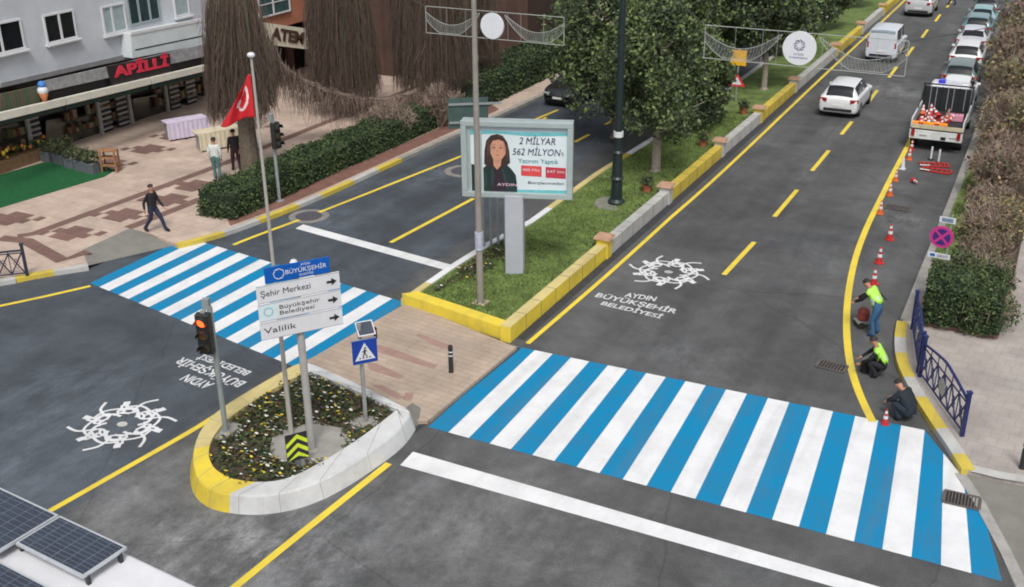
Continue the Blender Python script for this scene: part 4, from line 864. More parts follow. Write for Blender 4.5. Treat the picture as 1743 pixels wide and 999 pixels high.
# --- ornamental fences
NVY = mat('fence_blue', lin((26, 38, 92)), .4, .15, 5); NVD = mat('fence_dark', lin((45, 48, 66)), .5, .15, 5)
def fence(pa, pb, label, m, h=1.0, z=PAV, emblem=True, arch=.22, n=6):
    A, B_ = G(*pa, z), G(*pb, z); L_ = math.hypot(B_[0] - A[0], B_[1] - A[1]); t = thing('fence_panel', label, 'fence', ((A[0] + B_[0]) / 2, (A[1] + B_[1]) / 2, z), math.atan2(B_[1] - A[1], B_[0] - A[0]), 'ornamental pavement fence panels')
    for s_ in (-1, 1): mb = MB(); mb.box((s_ * L_ / 2, 0, h * .52), (.09, .09, h * 1.04), m); mb.box((s_ * L_ / 2, 0, h * 1.06), (.12, .12, .04), m); mb.build('post', t)
    w_ = L_ / 2 - .045; top = lambda u: h * .86 + arch * (1 - (abs(u) / w_) ** 1.3) * (1 if arch else 0)
    mb = MB(); mb.tube([(u, 0, top(u)) for u in np.linspace(-w_, w_, 13)], .036, m, 6); mb.tube([(-w_, 0, .12), (w_, 0, .12)], .025, m, 6); mb.tube([(-w_, 0, h * .78), (w_, 0, h * .78)], .02, m, 6); mb.build('rails', t)
    mb = MB(); bw = 2 * w_ / n
    for k in range(n):
        xa = -w_ + k * bw; mb.tube([(xa, 0, .12), (xa + bw, 0, h * .78)], .023, m, 5); mb.tube([(xa, 0, h * .78), (xa + bw, 0, .12)], .023, m, 5)
        if k: mb.tube([(xa, 0, .12), (xa, 0, top(xa))], .014, m, 5)
        mb.tube([(xa + bw / 2, 0, .45 * h + .16), (xa + bw / 2 + .09, 0, .45 * h), (xa + bw / 2, 0, .45 * h - .16), (xa + bw / 2 - .09, 0, .45 * h), (xa + bw / 2, 0, .45 * h + .16)], .012, m, 5)
    mb.build('lattice', t)
    if emblem: mb = MB(); mb.tube([(0, -.02, h * .46), (0, .02, h * .46)], .21, WHTG, 20); e_ = mb.build('oval_emblem', t); mb = MB(); mb.box((0, 0, h * .46), (.03, .045, .22), GRYP); mb.build('emblem_mark', e_)
    return t
fence((1552, 560), (1562, 634), 'far blue ornamental fence panel seen nearly end-on behind the workers', NVY, 1.12)
fence((1565, 641), (1637, 742), 'near blue ornamental fence panel with a white emblem along the curved kerb', NVY, 1.12)
fence((-72, 482), (47, 470), 'dark ornamental fence panel at the left edge of the photo', NVD, 1.05, emblem=False, arch=0, n=5)
fence((-200, 505), (-80, 484), 'dark ornamental fence panel beyond the left edge', NVD, 1.05, emblem=False, arch=0, n=5) if 0 else None
# ------------------------------------------------------------------ VEGETATION
LG = [mat('foliage_dark', (.036, .054, .026), .75, .35, 2.5), mat('foliage_mid', (.105, .15, .050), .7, .35, 2.5), mat('foliage_light', (.21, .25, .085), .7, .3, 2.5)]
LGO = [LG[0], LG[1], LG[2], mat('foliage_rust', (.16, .07, .035), .8, .3, 3)]
LH = [mat('hedge_dark', (.026, .046, .018), .8, .35, 3), mat('hedge_mid', (.048, .080, .026), .8, .35, 3), mat('hedge_light', (.085, .125, .038), .8, .3, 3)]
LB = [mat('dry_leaf_brown', (.17, .115, .085), .9, .4, 3), mat('dry_leaf_olive', (.15, .14, .08), .9, .4, 3), mat('dry_leaf_green', (.085, .105, .045), .9, .35, 3), mat('dry_leaf_tan', (.32, .24, .165), .9, .3, 3)]
TWIG = mat('twig', lin((92, 76, 70)), .95, .3, 5); TWIGL = mat('pale_twig', lin((158, 140, 126)), .95, .25, 5)
def leaf_cloud(mb, blobs, n, size, mats, seed, wts=(.4, .4, .2), fill=.55):
    r_ = np.random.RandomState(seed); tot = sum(b[3] ** 2 for b in blobs); V = []; F = []; Mi = []; o = len(mb.v); idx = [mb.mi(m) for m in mats]
    for (x, y, z, rad, *rest) in blobs:
        sz = rest[0] if rest else .85; k = max(8, int(n * rad ** 2 / tot)); d = r_.normal(size=(k, 3)); d /= np.linalg.norm(d, axis=1)[:, None]
        q = rad * (fill + (1 - fill) * r_.rand(k) ** .6) * (1 + .13 * np.sin(d[:, 0] * 7 + x) * np.cos(d[:, 1] * 6 + y) + .10 * np.sin(d[:, 2] * 9 + z)); c = d * q[:, None] * np.array([1, 1, sz]) + np.array([x, y, z])
        u = r_.normal(size=(k, 3)); u /= np.linalg.norm(u, axis=1)[:, None]; v = np.cross(u, r_.normal(size=(k, 3))); v /= np.linalg.norm(v, axis=1)[:, None]
        s = size * r_.uniform(.55, 1.35, k)[:, None]; P = np.stack([c - u * s, c + v * s * .6, c + u * s, c - v * s * .6], 1).reshape(-1, 3)
        base = o + len(V); V += [tuple(p) for p in P.tolist()]; F += [(base + 4 * i, base + 4 * i + 1, base + 4 * i + 2, base + 4 * i + 3) for i in range(k)]
        cl = np.sin(c[:, 0] * 2.3 + c[:, 2] * 1.7 + x) + np.sin(c[:, 1] * 2.1 - c[:, 2] * 1.3 + y); bias = cl * .16 + r_.rand(k); cw = np.cumsum(wts) / sum(wts)
        t = (np.clip(bias, 0, 1.3) / 1.3); Mi += [idx[min(len(idx) - 1, int(np.searchsorted(cw, tt)))] for tt in t]
    mb.v += V; mb.f += F; mb.m += Mi; return mb
def limbs(mb, base, h, r0, m, seed, n=5, spread=1.5, lean=(0, 0), start=.35):
    r_ = random.Random(seed); x, y, z = base; pts = [(x, y, z - .05), (x + lean[0] * .2, y + lean[1] * .2, z + h * .3), (x + lean[0] * .6, y + lean[1] * .6, z + h * .65), (x + lean[0], y + lean[1], z + h)]
    mb.tube([(x, y, z - .05), (x, y, z + .12)], [r0 * 1.5, r0], m, 9, cap=False); mb.tube(pts, [r0, r0 * .8, r0 * .5, r0 * .15], m, 9)
    for k in range(n):
        t = start + (1 - start) * k / n; a = k * 2.4 + r_.uniform(-.4, .4); s = Vector(pts[0]).lerp(Vector(pts[3]), t); ln_ = spread * (1.1 - .5 * t) * r_.uniform(.8, 1.2)
        mb.tube([s, s + Vector((math.cos(a) * ln_ * .5, math.sin(a) * ln_ * .5, ln_ * .45)), s + Vector((math.cos(a) * ln_, math.sin(a) * ln_, ln_ * .75))], [r0 * .45 * (1.1 - t * .6), r0 * .25, r0 * .07], m, 6)
def blob_crown(c, R_, H_, n, seed, rb=(.32, .5), jx=1.0):
    "positions of n leafy clumps through an uneven crown"
    r_ = random.Random(seed); out = []
    for k in range(n):
        z = (k + .5) / n * 2 - 1; rr = math.sqrt(max(0, 1 - z * z)) * (.9 - .18 * z); a = k * 2.39996 + r_.uniform(-.5, .5); q = r_.uniform(.55, .95)
        out.append((c[0] + R_ * rr * q * math.cos(a), c[1] + R_ * rr * q * math.sin(a), c[2] + H_ * z * .82, R_ * r_.uniform(*rb)))
    for k in range(max(2, n // 4)): out.append((c[0] + r_.uniform(-.4, .4) * R_, c[1] + r_.uniform(-.4, .4) * R_, c[2] + r_.uniform(-.6, .6) * H_, R_ * rb[1]))
    return out
def tree(name, label, base, ch, R_, H_, n, leaves, size, mats, seed, cat='tree', group=None, trunk_r=.16, bark=None, wts=(.4, .4, .2), lean=(0, 0), nb=6, z0=.3, rb=(.24, .42)):
    B = (base[0], base[1], z0) if len(base) == 2 and not isinstance(base[0], int) else G(*base, z0)
    t = thing(name, label, cat, B, 0, group); mb = MB(); limbs(mb, (0, 0, 0), ch + H_ * .3, trunk_r, bark or BARK, seed, nb, R_ * .8, lean, start=max(.2, (ch - H_) / (ch + .01) * .9)); mb.build('trunk', t)
    mb = leaf_cloud(MB(), blob_crown((lean[0] * .8, lean[1] * .8, ch), R_, H_, n, seed, rb), leaves, size, mats, seed, wts); mb.build('crown', t); return t
GT = 'evergreen trees on the median lawn'
# ground x, y from the photo; the trunk feet are on the lawn
def b2(px, py): return G(px, py, .3)[:2]
tree('evergreen_tree', 'leafy evergreen tree with a pale trunk next to the dark green lamp post', b2(1116, 292), 4.3, 2.5, 2.7, 22, 15000, .088, LG, 11, group=GT, bark=BARKW, trunk_r=.2)
tree('evergreen_tree', 'broad low-hanging evergreen tree left of the dark lamp post, over the dark car', b2(1048, 232), 4.2, 3.0, 3.2, 24, 15000, .095, LGO, 12, group=GT, trunk_r=.2, wts=(.40, .38, .2, .03), lean=(-.5, 0))
tree('evergreen_tree', 'dense rounded evergreen shrub-tree right of the leafy tree, nearest the yellow roadside wall', b2(1178, 222), 2.6, 1.9, 2.2, 17, 11000, .085, LG, 13, group=GT, trunk_r=.12, wts=(.45, .38, .18))
tree('evergreen_tree', 'tall evergreen whose crown meets the far lamp post top, behind the leafy trees', b2(1130, 165), 5.0, 3.3, 3.6, 22, 13000, .11, LGO, 14, group=GT, wts=(.42, .38, .18, .05))
tree('evergreen_tree', 'dark evergreen behind the left end of the printed light frame', b2(1216, 128), 4.8, 3.0, 3.8, 24, 10000, .13, LG, 15, group=GT, wts=(.5, .36, .14))
tree('evergreen_tree', 'evergreen with a pale flaking trunk behind the road works sign', b2(1300, 152), 4.6, 2.6, 2.7, 20, 9000, .12, LG, 16, group=GT, bark=BARKW, wts=(.48, .36, .16))
tree('evergreen_tree', 'dark evergreen standing behind the printed white disc', b2(1330, 92), 4.2, 2.9, 3.4, 20, 8000, .14, LG, 17, group=GT, wts=(.55, .33, .12), z0=.3)
tree('evergreen_tree', 'evergreen at the top edge beside the yellow wall, left of the silver car', b2(1385, 48), 3.4, 2.9, 3.0, 18, 7000, .15, LG, 18, group=GT, wts=(.52, .34, .14))
tree('evergreen_tree', 'farthest evergreen on the median, cut by the top edge of the photo', b2(1436, 10), 3.4, 2.6, 3.0, 16, 6000, .16, LG, 19, group=GT, wts=(.5, .34, .16))
tree('evergreen_tree', 'evergreen far behind the left light frame at the top edge', b2(1230, 62), 5.0, 3.4, 4.2, 20, 8000, .16, LG, 20, group=GT, wts=(.5, .36, .14))
tree('evergreen_tree', 'sparse young evergreen in front of the road works sign, leaves down to the grass', b2(1205, 205), 1.5, 1.25, 1.4, 12, 5000, .08, LG, 21, group=GT, trunk_r=.06, wts=(.4, .4, .2))
tree('evergreen_tree', 'dark evergreen at the top edge above the dark car on the left carriageway', b2(1085, 95), 6.5, 3.6, 4.5, 22, 9000, .15, LGO, 22, group=GT, wts=(.42, .36, .2, .05))
# --- bare weeping willows: trunk, limbs and hanging strands
WIL = mat('willow_strand', lin((116, 98, 88)), .95, .25, 4); WILD = mat('willow_strand_dark', lin((84, 70, 62)), .95, .25, 4); WILG = mat('willow_strand_green', lin((92, 96, 70)), .95, .25, 4)
def willow(base, label, R_, top, low, n, seed, hmid=7.0, el=1.0, z0=PAV, trunk=.30):
    B = G(*base, z0); t = thing('weeping_willow', label, 'willow tree', B, 0, 'bare weeping willows along the pavement'); r_ = random.Random(seed)
    mb = MB(); limbs(mb, (0, 0, 0), top * .9, trunk, BARK, seed, 10, R_ * .75, start=.3); mb.build('trunk', t)
    mb = MB(); ms = [WIL, WILD, WILG]
    for k in range(n):
        a = r_.uniform(0, 6.283); rr = R_ * r_.random() ** .45; zt = top * (1 - .18 * (rr / R_) ** 2) - r_.random() * top * .5; zb = low + r_.random() ** 3.5 * (zt - low) * .8 + .35 * math.sin(a * 3 + seed)
        if zb > zt - .8: continue
        x, y = rr * math.cos(a) * el, rr * math.sin(a); wv = r_.uniform(.03, .20); ph = r_.uniform(0, 6)
        pts = [(x + wv * math.sin(ph + q * 2.2) - .32 * x / R_ * (1 - q) ** 1.5 , y + wv * math.cos(ph + q * 1.7) - .32 * y / R_ * (1 - q) ** 1.5, zt + (zb - zt) * q) for q in (0, .3, .65, 1)]
        rad = r_.uniform(.006, .015); mb.tube(pts, [rad, rad, rad * .8, rad * .4], ms[0 if r_.random() < .5 else (1 if r_.random() < .75 else 2)], 3, cap=False)
        for j in range(2):
            q = r_.uniform(.1, .9); z_ = zt + (zb - zt) * q; a2 = r_.uniform(0, 6.28); ll = r_.uniform(.15, .4); mb.tube([(x, y, z_), (x + ll * .6 * math.cos(a2), y + ll * .6 * math.sin(a2), z_ - ll * 1.6)], [.006, .003], ms[r_.choice((0, 0, 1))], 3, cap=False)
    mb.build('hanging_strands', t); return t
willow((428, 296), 'nearest bare weeping willow, behind the red flag and the trimmed hedge', 1.4, 8.6, 2.5, 1875, 31, trunk=.42)
willow((590, 196), 'wide bare weeping willow in the middle, between the cream shop sign and the grey balcony', 1.75, 8.8, .9, 2125, 32, trunk=.34)
willow((738, 186), 'bare weeping willow on the right of the row, just left of the pale lamp post', 1.95, 8.9, 1.0, 2250, 33, trunk=.34)
willow((800, 158), 'farthest bare weeping willow, behind the plain white light disc', 1.6, 8.5, 1.2, 1375, 34, trunk=.3)
# --- sagging curtain of bare twigs between the willows
A_ = G(428, 296, 0)
def twig_swag():
    P0 = xy(G(470, 268, 0)); P1 = xy(G(815, 178, 0)); dx, dy = P1[0] - P0[0], P1[1] - P0[1]; L_ = math.hypot(dx, dy); d = (dx / L_, dy / L_)
    def q(px, py): u, z = PLN(px, py, P0, d); return (P0[0] + d[0] * u, P0[1] + d[1] * u, z)
    top = smooth_line([q(*p) for p in [(448, 62), (474, 108), (520, 140), (575, 160), (640, 170), (700, 158), (748, 134), (800, 124)]], 8); r_ = random.Random(40); mb = MB()
    for k in range(14): mb.tube([(p[0] + r_.gauss(0, .10), p[1] + r_.gauss(0, .10), p[2] + r_.gauss(0, .06)) for p in top[::3] + [top[-1]]], r_.uniform(.010, .024), r_.choice((TWIG, TWIGL, TWIGL)), 4, cap=False)
    for k in range(1700):
        u = r_.random(); i = min(len(top) - 1, int(u * len(top))); p = top[i]; ln_ = (.5 + 1.15 * math.sin(max(.15, 1 - u) * math.pi * .7)) * r_.random() ** .8 + .2
        pts = [(p[0] + r_.gauss(0, .22), p[1] + r_.gauss(0, .16), p[2] + .05)]
        for j in range(3): a = pts[-1]; pts.append((a[0] + r_.gauss(0, .10), a[1] + r_.gauss(0, .10), a[2] - ln_ / 3 + r_.gauss(0, .05)))
        mb.tube(pts, [.009, .008, .006, .003], r_.choice((TWIG, TWIGL, TWIGL, TWIG)), 3, cap=False)
    return tag(mb.build('bare_climber', origin=(P0[0], P0[1], 0)), 'sagging garland of bare climbing twigs between the willows, above the trimmed hedge', 'climbing plant')
twig_swag()
def bare_shrub(name, label, base, R_, h, n, seed, ms, cat='shrub', group=None, leaves=0, lm=LB, z0=PAV, lsize=.06, wts=(.35, .3, .2, .15), el=1.0):
    B = base if len(base) == 3 else G(*base, z0); t = thing(name, label, cat, B, 0, group); r_ = random.Random(seed); mb = MB()
    for k in range(n):
        a = r_.uniform(0, 6.283); q = r_.random() ** .5; tx, ty, tz = R_ * q * math.cos(a), R_ * q * math.sin(a) * el, h * (1.02 - .35 * q * q) * r_.uniform(.5, 1)
        m1 = (tx * .35 + r_.gauss(0, .06), ty * .35 + r_.gauss(0, .06), tz * .5); rad = r_.uniform(.008, .02); mm = r_.choice(ms)
        mb.tube([(tx * .08, ty * .3, -.03), m1, (tx, ty, tz)], [rad * 1.3, rad, rad * .4], mm, 3, cap=False)
        for j in range(5):
            s = r_.uniform(.45, 1); p = (m1[0] + (tx - m1[0]) * s, m1[1] + (ty - m1[1]) * s, m1[2] + (tz - m1[2]) * s); mb.tube([p, (p[0] + r_.gauss(0, .16), p[1] + r_.gauss(0, .16), p[2] + r_.gauss(.04, .16))], [rad * .5, rad * .3], mm, 3, cap=False)
    mb.build('twigs', t)
    if leaves:
        bl = [(R_ * .55 * math.cos(k * 2.4), R_ * el * .55 * math.sin(k * 2.4), h * (.35 + .45 * r_.random()), R_ * .55) for k in range(7)]
        leaf_cloud(MB(), bl, leaves, lsize, lm, seed, wts, fill=.25).build('foliage', t)
    return t
bare_shrub('bare_shrub', 'leafless shrub behind the hedge, under the sagging twig garland', (668, 236), 1.2, 1.9, 260, 51, [TWIG, TWIGL])
bare_shrub('bare_shrub', 'leafless greyish shrub beside the pale lamp post, at the hedge end', (752, 214), 1.2, 2.2, 260, 52, [TWIG, TWIGL])
# --- clipped hedges
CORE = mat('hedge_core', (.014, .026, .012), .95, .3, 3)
def hedge(poly, z0, h, label, n, seed, lm=LH, size=.055, wts=(.4, .38, .2), group='clipped hedges', name='hedge'):
    c = (sum(p[0] for p in poly) / len(poly), sum(p[1] for p in poly) / len(poly)); t = thing(name, label, 'hedge', (c[0], c[1], z0), 0, group)
    sh = [((p[0] - c[0]), (p[1] - c[1])) for p in poly]; ins = []
    for x, y in sh: d = math.hypot(x, y); ins.append((x * (1 - .12 / d), y * (1 - .12 / d)))
    mb = MB(); mb.prism(ins, 0, h - .10, CORE); mb.build('dark_core', t); r_ = random.Random(seed); mb = MB(); mb.mats = list(lm); xs_ = [p[0] for p in sh]; ys_ = [p[1] for p in sh]; N_ = len(sh)  # solid dark block fills the hedge behind the leaf faces
    per = [math.hypot(sh[(i + 1) % N_][0] - sh[i][0], sh[(i + 1) % N_][1] - sh[i][1]) for i in range(N_)]; P = sum(per); area = (max(xs_) - min(xs_)) * (max(ys_) - min(ys_)) * .7; share = P * h / (P * h + area)
    cw = np.cumsum(wts)
    while len(mb.f) < n:
        if r_.random() < share:
            q = r_.uniform(0, P); i = 0
            while q > per[i]: q -= per[i]; i += 1
            a, b = sh[i], sh[(i + 1) % N_]; s = q / per[i]; x, y = a[0] + (b[0] - a[0]) * s, a[1] + (b[1] - a[1]) * s; z = r_.uniform(0, h) 
            k = 1 - .10 * (z / h) ** 4
            x, y = x * k, y * k
        else:
            x, y = r_.uniform(min(xs_), max(xs_)), r_.uniform(min(ys_), max(ys_)); z = h
            if not inside((x, y), sh): continue
        bump = .05 * math.sin(x * 3.1 + z * 4) + .05 * math.sin(y * 2.7 - z * 3) + .03 * math.sin(x * 9 + y * 7); x += r_.gauss(0, .045); y += r_.gauss(0, .045); z += r_.gauss(0, .035) + bump
        s = size * r_.uniform(.6, 1.3); u = Vector((r_.gauss(0, 1), r_.gauss(0, 1), r_.gauss(0, 1))).normalized() * s; v = u.cross(Vector((r_.gauss(0, 1), r_.gauss(0, 1), r_.gauss(0, 1)))).normalized() * s * .6; c_ = Vector((x, y, max(.02, z))); o = len(mb.v)
        mb.v += [tuple(c_ - u), tuple(c_ + v), tuple(c_ + u), tuple(c_ - v)]; mb.f.append((o, o + 1, o + 2, o + 3)); q = r_.random() * .8 + .2 * (.5 + .5 * math.sin(x * 1.9 + y * 2.3)); mb.m.append(min(len(lm) - 1, int(np.searchsorted(cw, q))))
    mb.build('foliage', t); return t
hf = [xy(G(*p, PAV)) for p in [(396, 376), (470, 343), (560, 300), (660, 256), (752, 214)]]
hb = [(p[0] - 1.5, p[1] - .1) for p in hf]
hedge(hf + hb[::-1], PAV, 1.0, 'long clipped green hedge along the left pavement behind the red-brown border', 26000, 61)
hf = [xy(G(*p, PAV)) for p in [(812, 190), (880, 158), (962, 118), (1040, 78)]]; hb = [(p[0] - 2.4, p[1] - .3) for p in hf]
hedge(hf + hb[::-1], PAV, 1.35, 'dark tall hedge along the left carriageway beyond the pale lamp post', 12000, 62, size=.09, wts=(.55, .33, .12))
a, b, c, d_ = [xy(G(*p, PAV + .12)) for p in [(1574, 552), (1636, 562), (1648, 492), (1588, 486)]]
hedge([(a[0], a[1]), (b[0], b[1]), (b[0] + .0, b[1] + 2.1), (a[0] - .2, a[1] + 2.2)], PAV + .12, 1.15, 'left one of two clipped hedge blocks beside the blue fence', 9000, 63, size=.05)
a, b = xy(G(1642, 566, PAV + .12)), xy(G(1694, 574, PAV + .12))
hedge([a, b, (b[0] - .05, b[1] + 2.6), (a[0] - .02, a[1] + 2.4)], PAV + .12, 1.05, 'right one of two clipped hedge blocks, next to the grey pavement', 8500, 64, size=.05)
# --- scrubby winter planting on the right
RB_ = 'winter shrubs in the right-hand bed'
labs = ['shrub with pinkish dry flower heads just behind the two hedge blocks', 'sprawling greenish shrub behind the no-stopping sign', 'brown twiggy shrub level with the storm drain', 'olive shrub opposite the fallen red barriers', 'dense brown shrub beside the grass verge', 'tangled bare shrub level with the work truck tailgate', 'reddish-brown shrub beside the work truck cab', 'ochre shrub next to the first parked white car', 'greyish shrub next to the parked green car', 'dry tan shrub next to the third parked car', 'brown shrub beside the far parked white cars', 'rusty shrub by the teal parked car', 'distant brown shrub near the end of the parked row', 'farthest shrub at the top right edge']
r_ = random.Random(77)
yy = 31.2
LRD = [mat('dry_leaf_rust', (.15, .095, .065), .9, .4, 3), LB[0], LB[2], mat('dry_head_pink', (.28, .21, .15), .9, .3, 3)]; LOC = [LB[1], mat('dry_leaf_ochre', (.26, .21, .09), .9, .3, 3), LB[2], LB[3]]; LGR = [LH[0], LH[1], LH[2], LB[3]]
for i, lb in enumerate(labs):
    x = -1.05 + r_.uniform(-.12, .12) - .045 * (yy - 31); R1 = .98 + .012 * (yy - 30); hgt = [1.0, 1.3, 1.1, 1.6, 1.3, 2.2, 1.7, 2.6, 2.0, 2.8, 2.2, 3.0, 2.4, 3.2][i]; R1 *= [1, .95, .8, 1.05, .85, 1.1, .9, 1.1, .9, 1.15, .95, 1.1, 1, 1.1][i]
    w_ = [(.12, .3, .5, .08), (.1, .35, .5, .05), (.35, .3, .25, .1), (.25, .4, .25, .1)][i] if i < 4 else ((.45, .25, .12, .18) if i % 2 else (.35, .35, .15, .15))
    bare_shrub('winter_shrub', lb, (x, yy, PAV + .12), min(1.5, R1), hgt, 300, 100 + i, [TWIG, TWIGL, TWIGL], group=RB_, leaves=[2600, 2600, 1500, 2200, 900, 1500, 1100, 1500, 900, 1600, 1200, 1500, 1200, 1200][i], lm=[LGR, LGR, LB, LOC, LRD, LB, LRD, LOC, LB, LOC, LRD, LB, LOC, LB][i], lsize=.05 + .0018 * (yy - 30), wts=w_)
    yy += 2.0 + .19 * i
labs2 = ['bushy dry shrub at the right edge of the photo, near the pavement', 'tall tangled brown shrub at the right edge, level with the work truck', 'yellowish shrub at the right edge, level with the first parked cars', 'thick brown shrub at the right edge, above the yellowish one', 'brown leafless shrub in the top right corner']
for i, (y_, lb) in enumerate(zip((44, 50, 57, 65, 75), labs2)):
    bare_shrub('winter_shrub', lb, (2.4 + .03 * (y_ - 44), y_, PAV), 1.7, 2.6, 300, 130 + i, [TWIG, TWIGL], group=RB_, leaves=2200, lsize=.08, lm=[LOC, LB, LOC, LRD, LB][i], wts=(.35, .35, .1, .2) if i == 2 else (.45, .25, .12, .18), el=1.4)
# dry plants around the flower wall
def pot(px, py, z, label, seed):
    B = G(px, py, z) if z else G(px, py); t = thing('planted_pot', label, 'plant pot', B, 0, 'low plants by the wall posts'); mb = MB(); mb.lathe((0, 0, 0), [(.15, 0), (.2, .25), (.22, .28), (.18, .28)], mat('clay_pot', lin((165, 95, 70)), .8, .2, 5), 12); mb.build('pot', t)
    leaf_cloud(MB(), [(0, 0, .42, .26)], 260, .05, [LG[0], LG[1], LF[2], LF[4]], seed, (.4, .3, .2, .1), .2).build('plant', t)
for i, y in enumerate(posts_y[1:4]):
    B = (xs(y) - xw - .55, y - .1); t = thing('planted_pot', ['leafy pot beside the white wall post near the pale tree trunk', 'leafy pot beside the second capped wall post up the road', 'leafy pot by the white wall post level with the white hatchback'][i], 'plant pot', (B[0], B[1], .34), 0, 'low plants by the wall posts')
    mb = MB(); mb.lathe((0, 0, 0), [(.15, 0), (.2, .25), (.22, .28), (.18, .28)], mat('clay_pot', lin((165, 95, 70)), .8, .2, 5), 12); mb.build('pot', t)
    leaf_cloud(MB(), [(0, 0, .45, .3)], 320, .05, [LG[0], LG[1], LF[2], LF[4]], 140 + i, (.4, .3, .2, .1), .2).build('plant', t)
# ------------------------------------------------------------------ BUILDINGS
GW = mat('grey_render', lin((186, 190, 196)), .9, .14, .5, .3); GW2 = mat('pale_panel_render', lin((196, 204, 206)), .85, .10, .8, .2); WFR = mat('window_frame_white', lin((205, 206, 208)), .45, .06, 4)
ORB = tile_mat('orange_brick', lin((196, 108, 72))[:3], lin((182, 96, 64))[:3], lin((148, 108, 90))[:3], .25, .08); CREAM = mat('cream_panel', lin((214, 208, 190)), .5, .06, 3)
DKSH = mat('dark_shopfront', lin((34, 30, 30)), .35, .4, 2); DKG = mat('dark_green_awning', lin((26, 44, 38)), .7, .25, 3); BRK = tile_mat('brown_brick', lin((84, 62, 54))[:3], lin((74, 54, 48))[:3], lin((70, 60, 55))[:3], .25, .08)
XF1 = -37.2; XG = -39.6
def FP(px, py, X=XF1, dx=0.0): p = FX(px, py, X); return (p[0] + dx, p[1], p[2])
def facade_panel(mb, cs, X, m, t=.06, dx=0.0):
    "slab on the vertical plane at X with the four pixel corners cs, thickness t towards the wall"
    f = [FP(a, b, X, dx) for a, b in cs]; bk = [(p[0] - t, p[1], p[2]) for p in f]
    return mb.add(f + bk, [(0, 1, 2, 3), (7, 6, 5, 4), (0, 4, 5, 1), (1, 5, 6, 2), (2, 6, 7, 3), (3, 7, 4, 0)], m)
b1 = thing('apartment_building', 'grey rendered apartment block with white windows above the ground-floor shop with red letters', 'building', (XG, 34, 0))
def slope_z(y, z): return z - .045 * (y - 34)
mb = MB()   # upper wall, overhanging the shop
vs = []
y0_, y1_ = 14.0, 42.2
for x in (XF1, XF1 - 12): vs += [(x, y0_, slope_z(y0_, 3.72)), (x, y1_, slope_z(y1_, 3.72)), (x, y1_, 16), (x, y0_, 16)]
mb.add(vs, [(0, 1, 2, 3), (7, 6, 5, 4), (0, 4, 5, 1), (1, 5, 6, 2), (2, 6, 7, 3), (3, 7, 4, 0)], GW); mb.build('upper_wall', b1, world=True)
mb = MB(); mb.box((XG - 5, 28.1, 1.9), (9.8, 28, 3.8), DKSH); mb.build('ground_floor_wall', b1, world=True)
mb = MB(); facade_panel(mb, [(0, 149), (215, 100), (215, 92), (0, 141)], XF1, mat('ledge', lin((128, 128, 130)), .9, .15, 2), .1, .06); mb.build('ledge', b1, world=True)
CUR = mat('curtain', lin((150, 165, 168)), .7, .15, 6)
def window(cs, parent, mull=(.5,), glass=GLASS, X=XF1, sill=True, fr=WFR, horiz=()):
    f = [FP(a, b, X) for a, b in cs]; ya, yb = (f[0][1] + f[3][1]) / 2, (f[1][1] + f[2][1]) / 2; zt, zb = (f[0][2] + f[1][2]) / 2, (f[2][2] + f[3][2]) / 2; yc, zc, w_, h_ = (ya + yb) / 2, (zt + zb) / 2, yb - ya, zt - zb
    mb = MB(); fw = .075
    for s_ in (-1, 1): mb.box((X + .01, yc + s_ * (w_ / 2 - fw / 2), zc), (.1, fw, h_), fr); mb.box((X + .011, yc, zc + s_ * (h_ / 2 - fw / 2)), (.1, w_ - 2 * fw, fw), fr)
    for u in mull: mb.box((X + .008, ya + w_ * u, zc), (.09, .1, h_ - 2 * fw), fr)
    for u in horiz: mb.box((X + .007, yc, zb + h_ * u), (.08, w_ - 2 * fw, .05), fr)
    o = mb.build('window', parent, world=True); mb = MB(); mb.box((X + .004, yc, zc), (.03, w_ - 2 * fw, h_ - 2 * fw), glass); mb.build('pane', o, world=True)
    if sill: mb = MB(); mb.box((X + .08, yc, zb - .05), (.24, w_ + .16, .07), WFR); mb.build('sill', o, world=True)
    return o
window([(-62, 52), (36, 28), (40, 84), (-56, 104)], b1, (.60,)); window([(70, 24), (124, 17), (131, 64), (80, 75)], b1)
window([(170, 11), (211, 4), (216, 52), (178, 60)], b1, (.42,), CUR); window([(213, -10), (268, -18), (272, 34), (221, 43)], b1, (.33, .67), mat('teal_glass', (.03, .055, .06), .1, .3, 2), sill=False, fr=mat('aluminium', lin((150, 160, 165)), .4, .1, 5)); window([(290, -16), (318, -22), (322, 24), (300, 29)], b1, (), CUR)
mb = MB(); XB = XF1 + .6   # projecting balcony
facade_panel(mb, [(222, 58), (345, 34), (345, 76), (226, 99)], XB, GW2, .95); bal = mb.build('balcony', b1, world=True)
mb = MB(); facade_panel(mb, [(222, 60), (345, 36), (345, 31), (222, 55)], XB, WFR, .12, .03); facade_panel(mb, [(230, 86), (345, 62), (345, 60), (230, 84)], XB, DARK, .02, .01); mb.build('coping', bal, world=True)
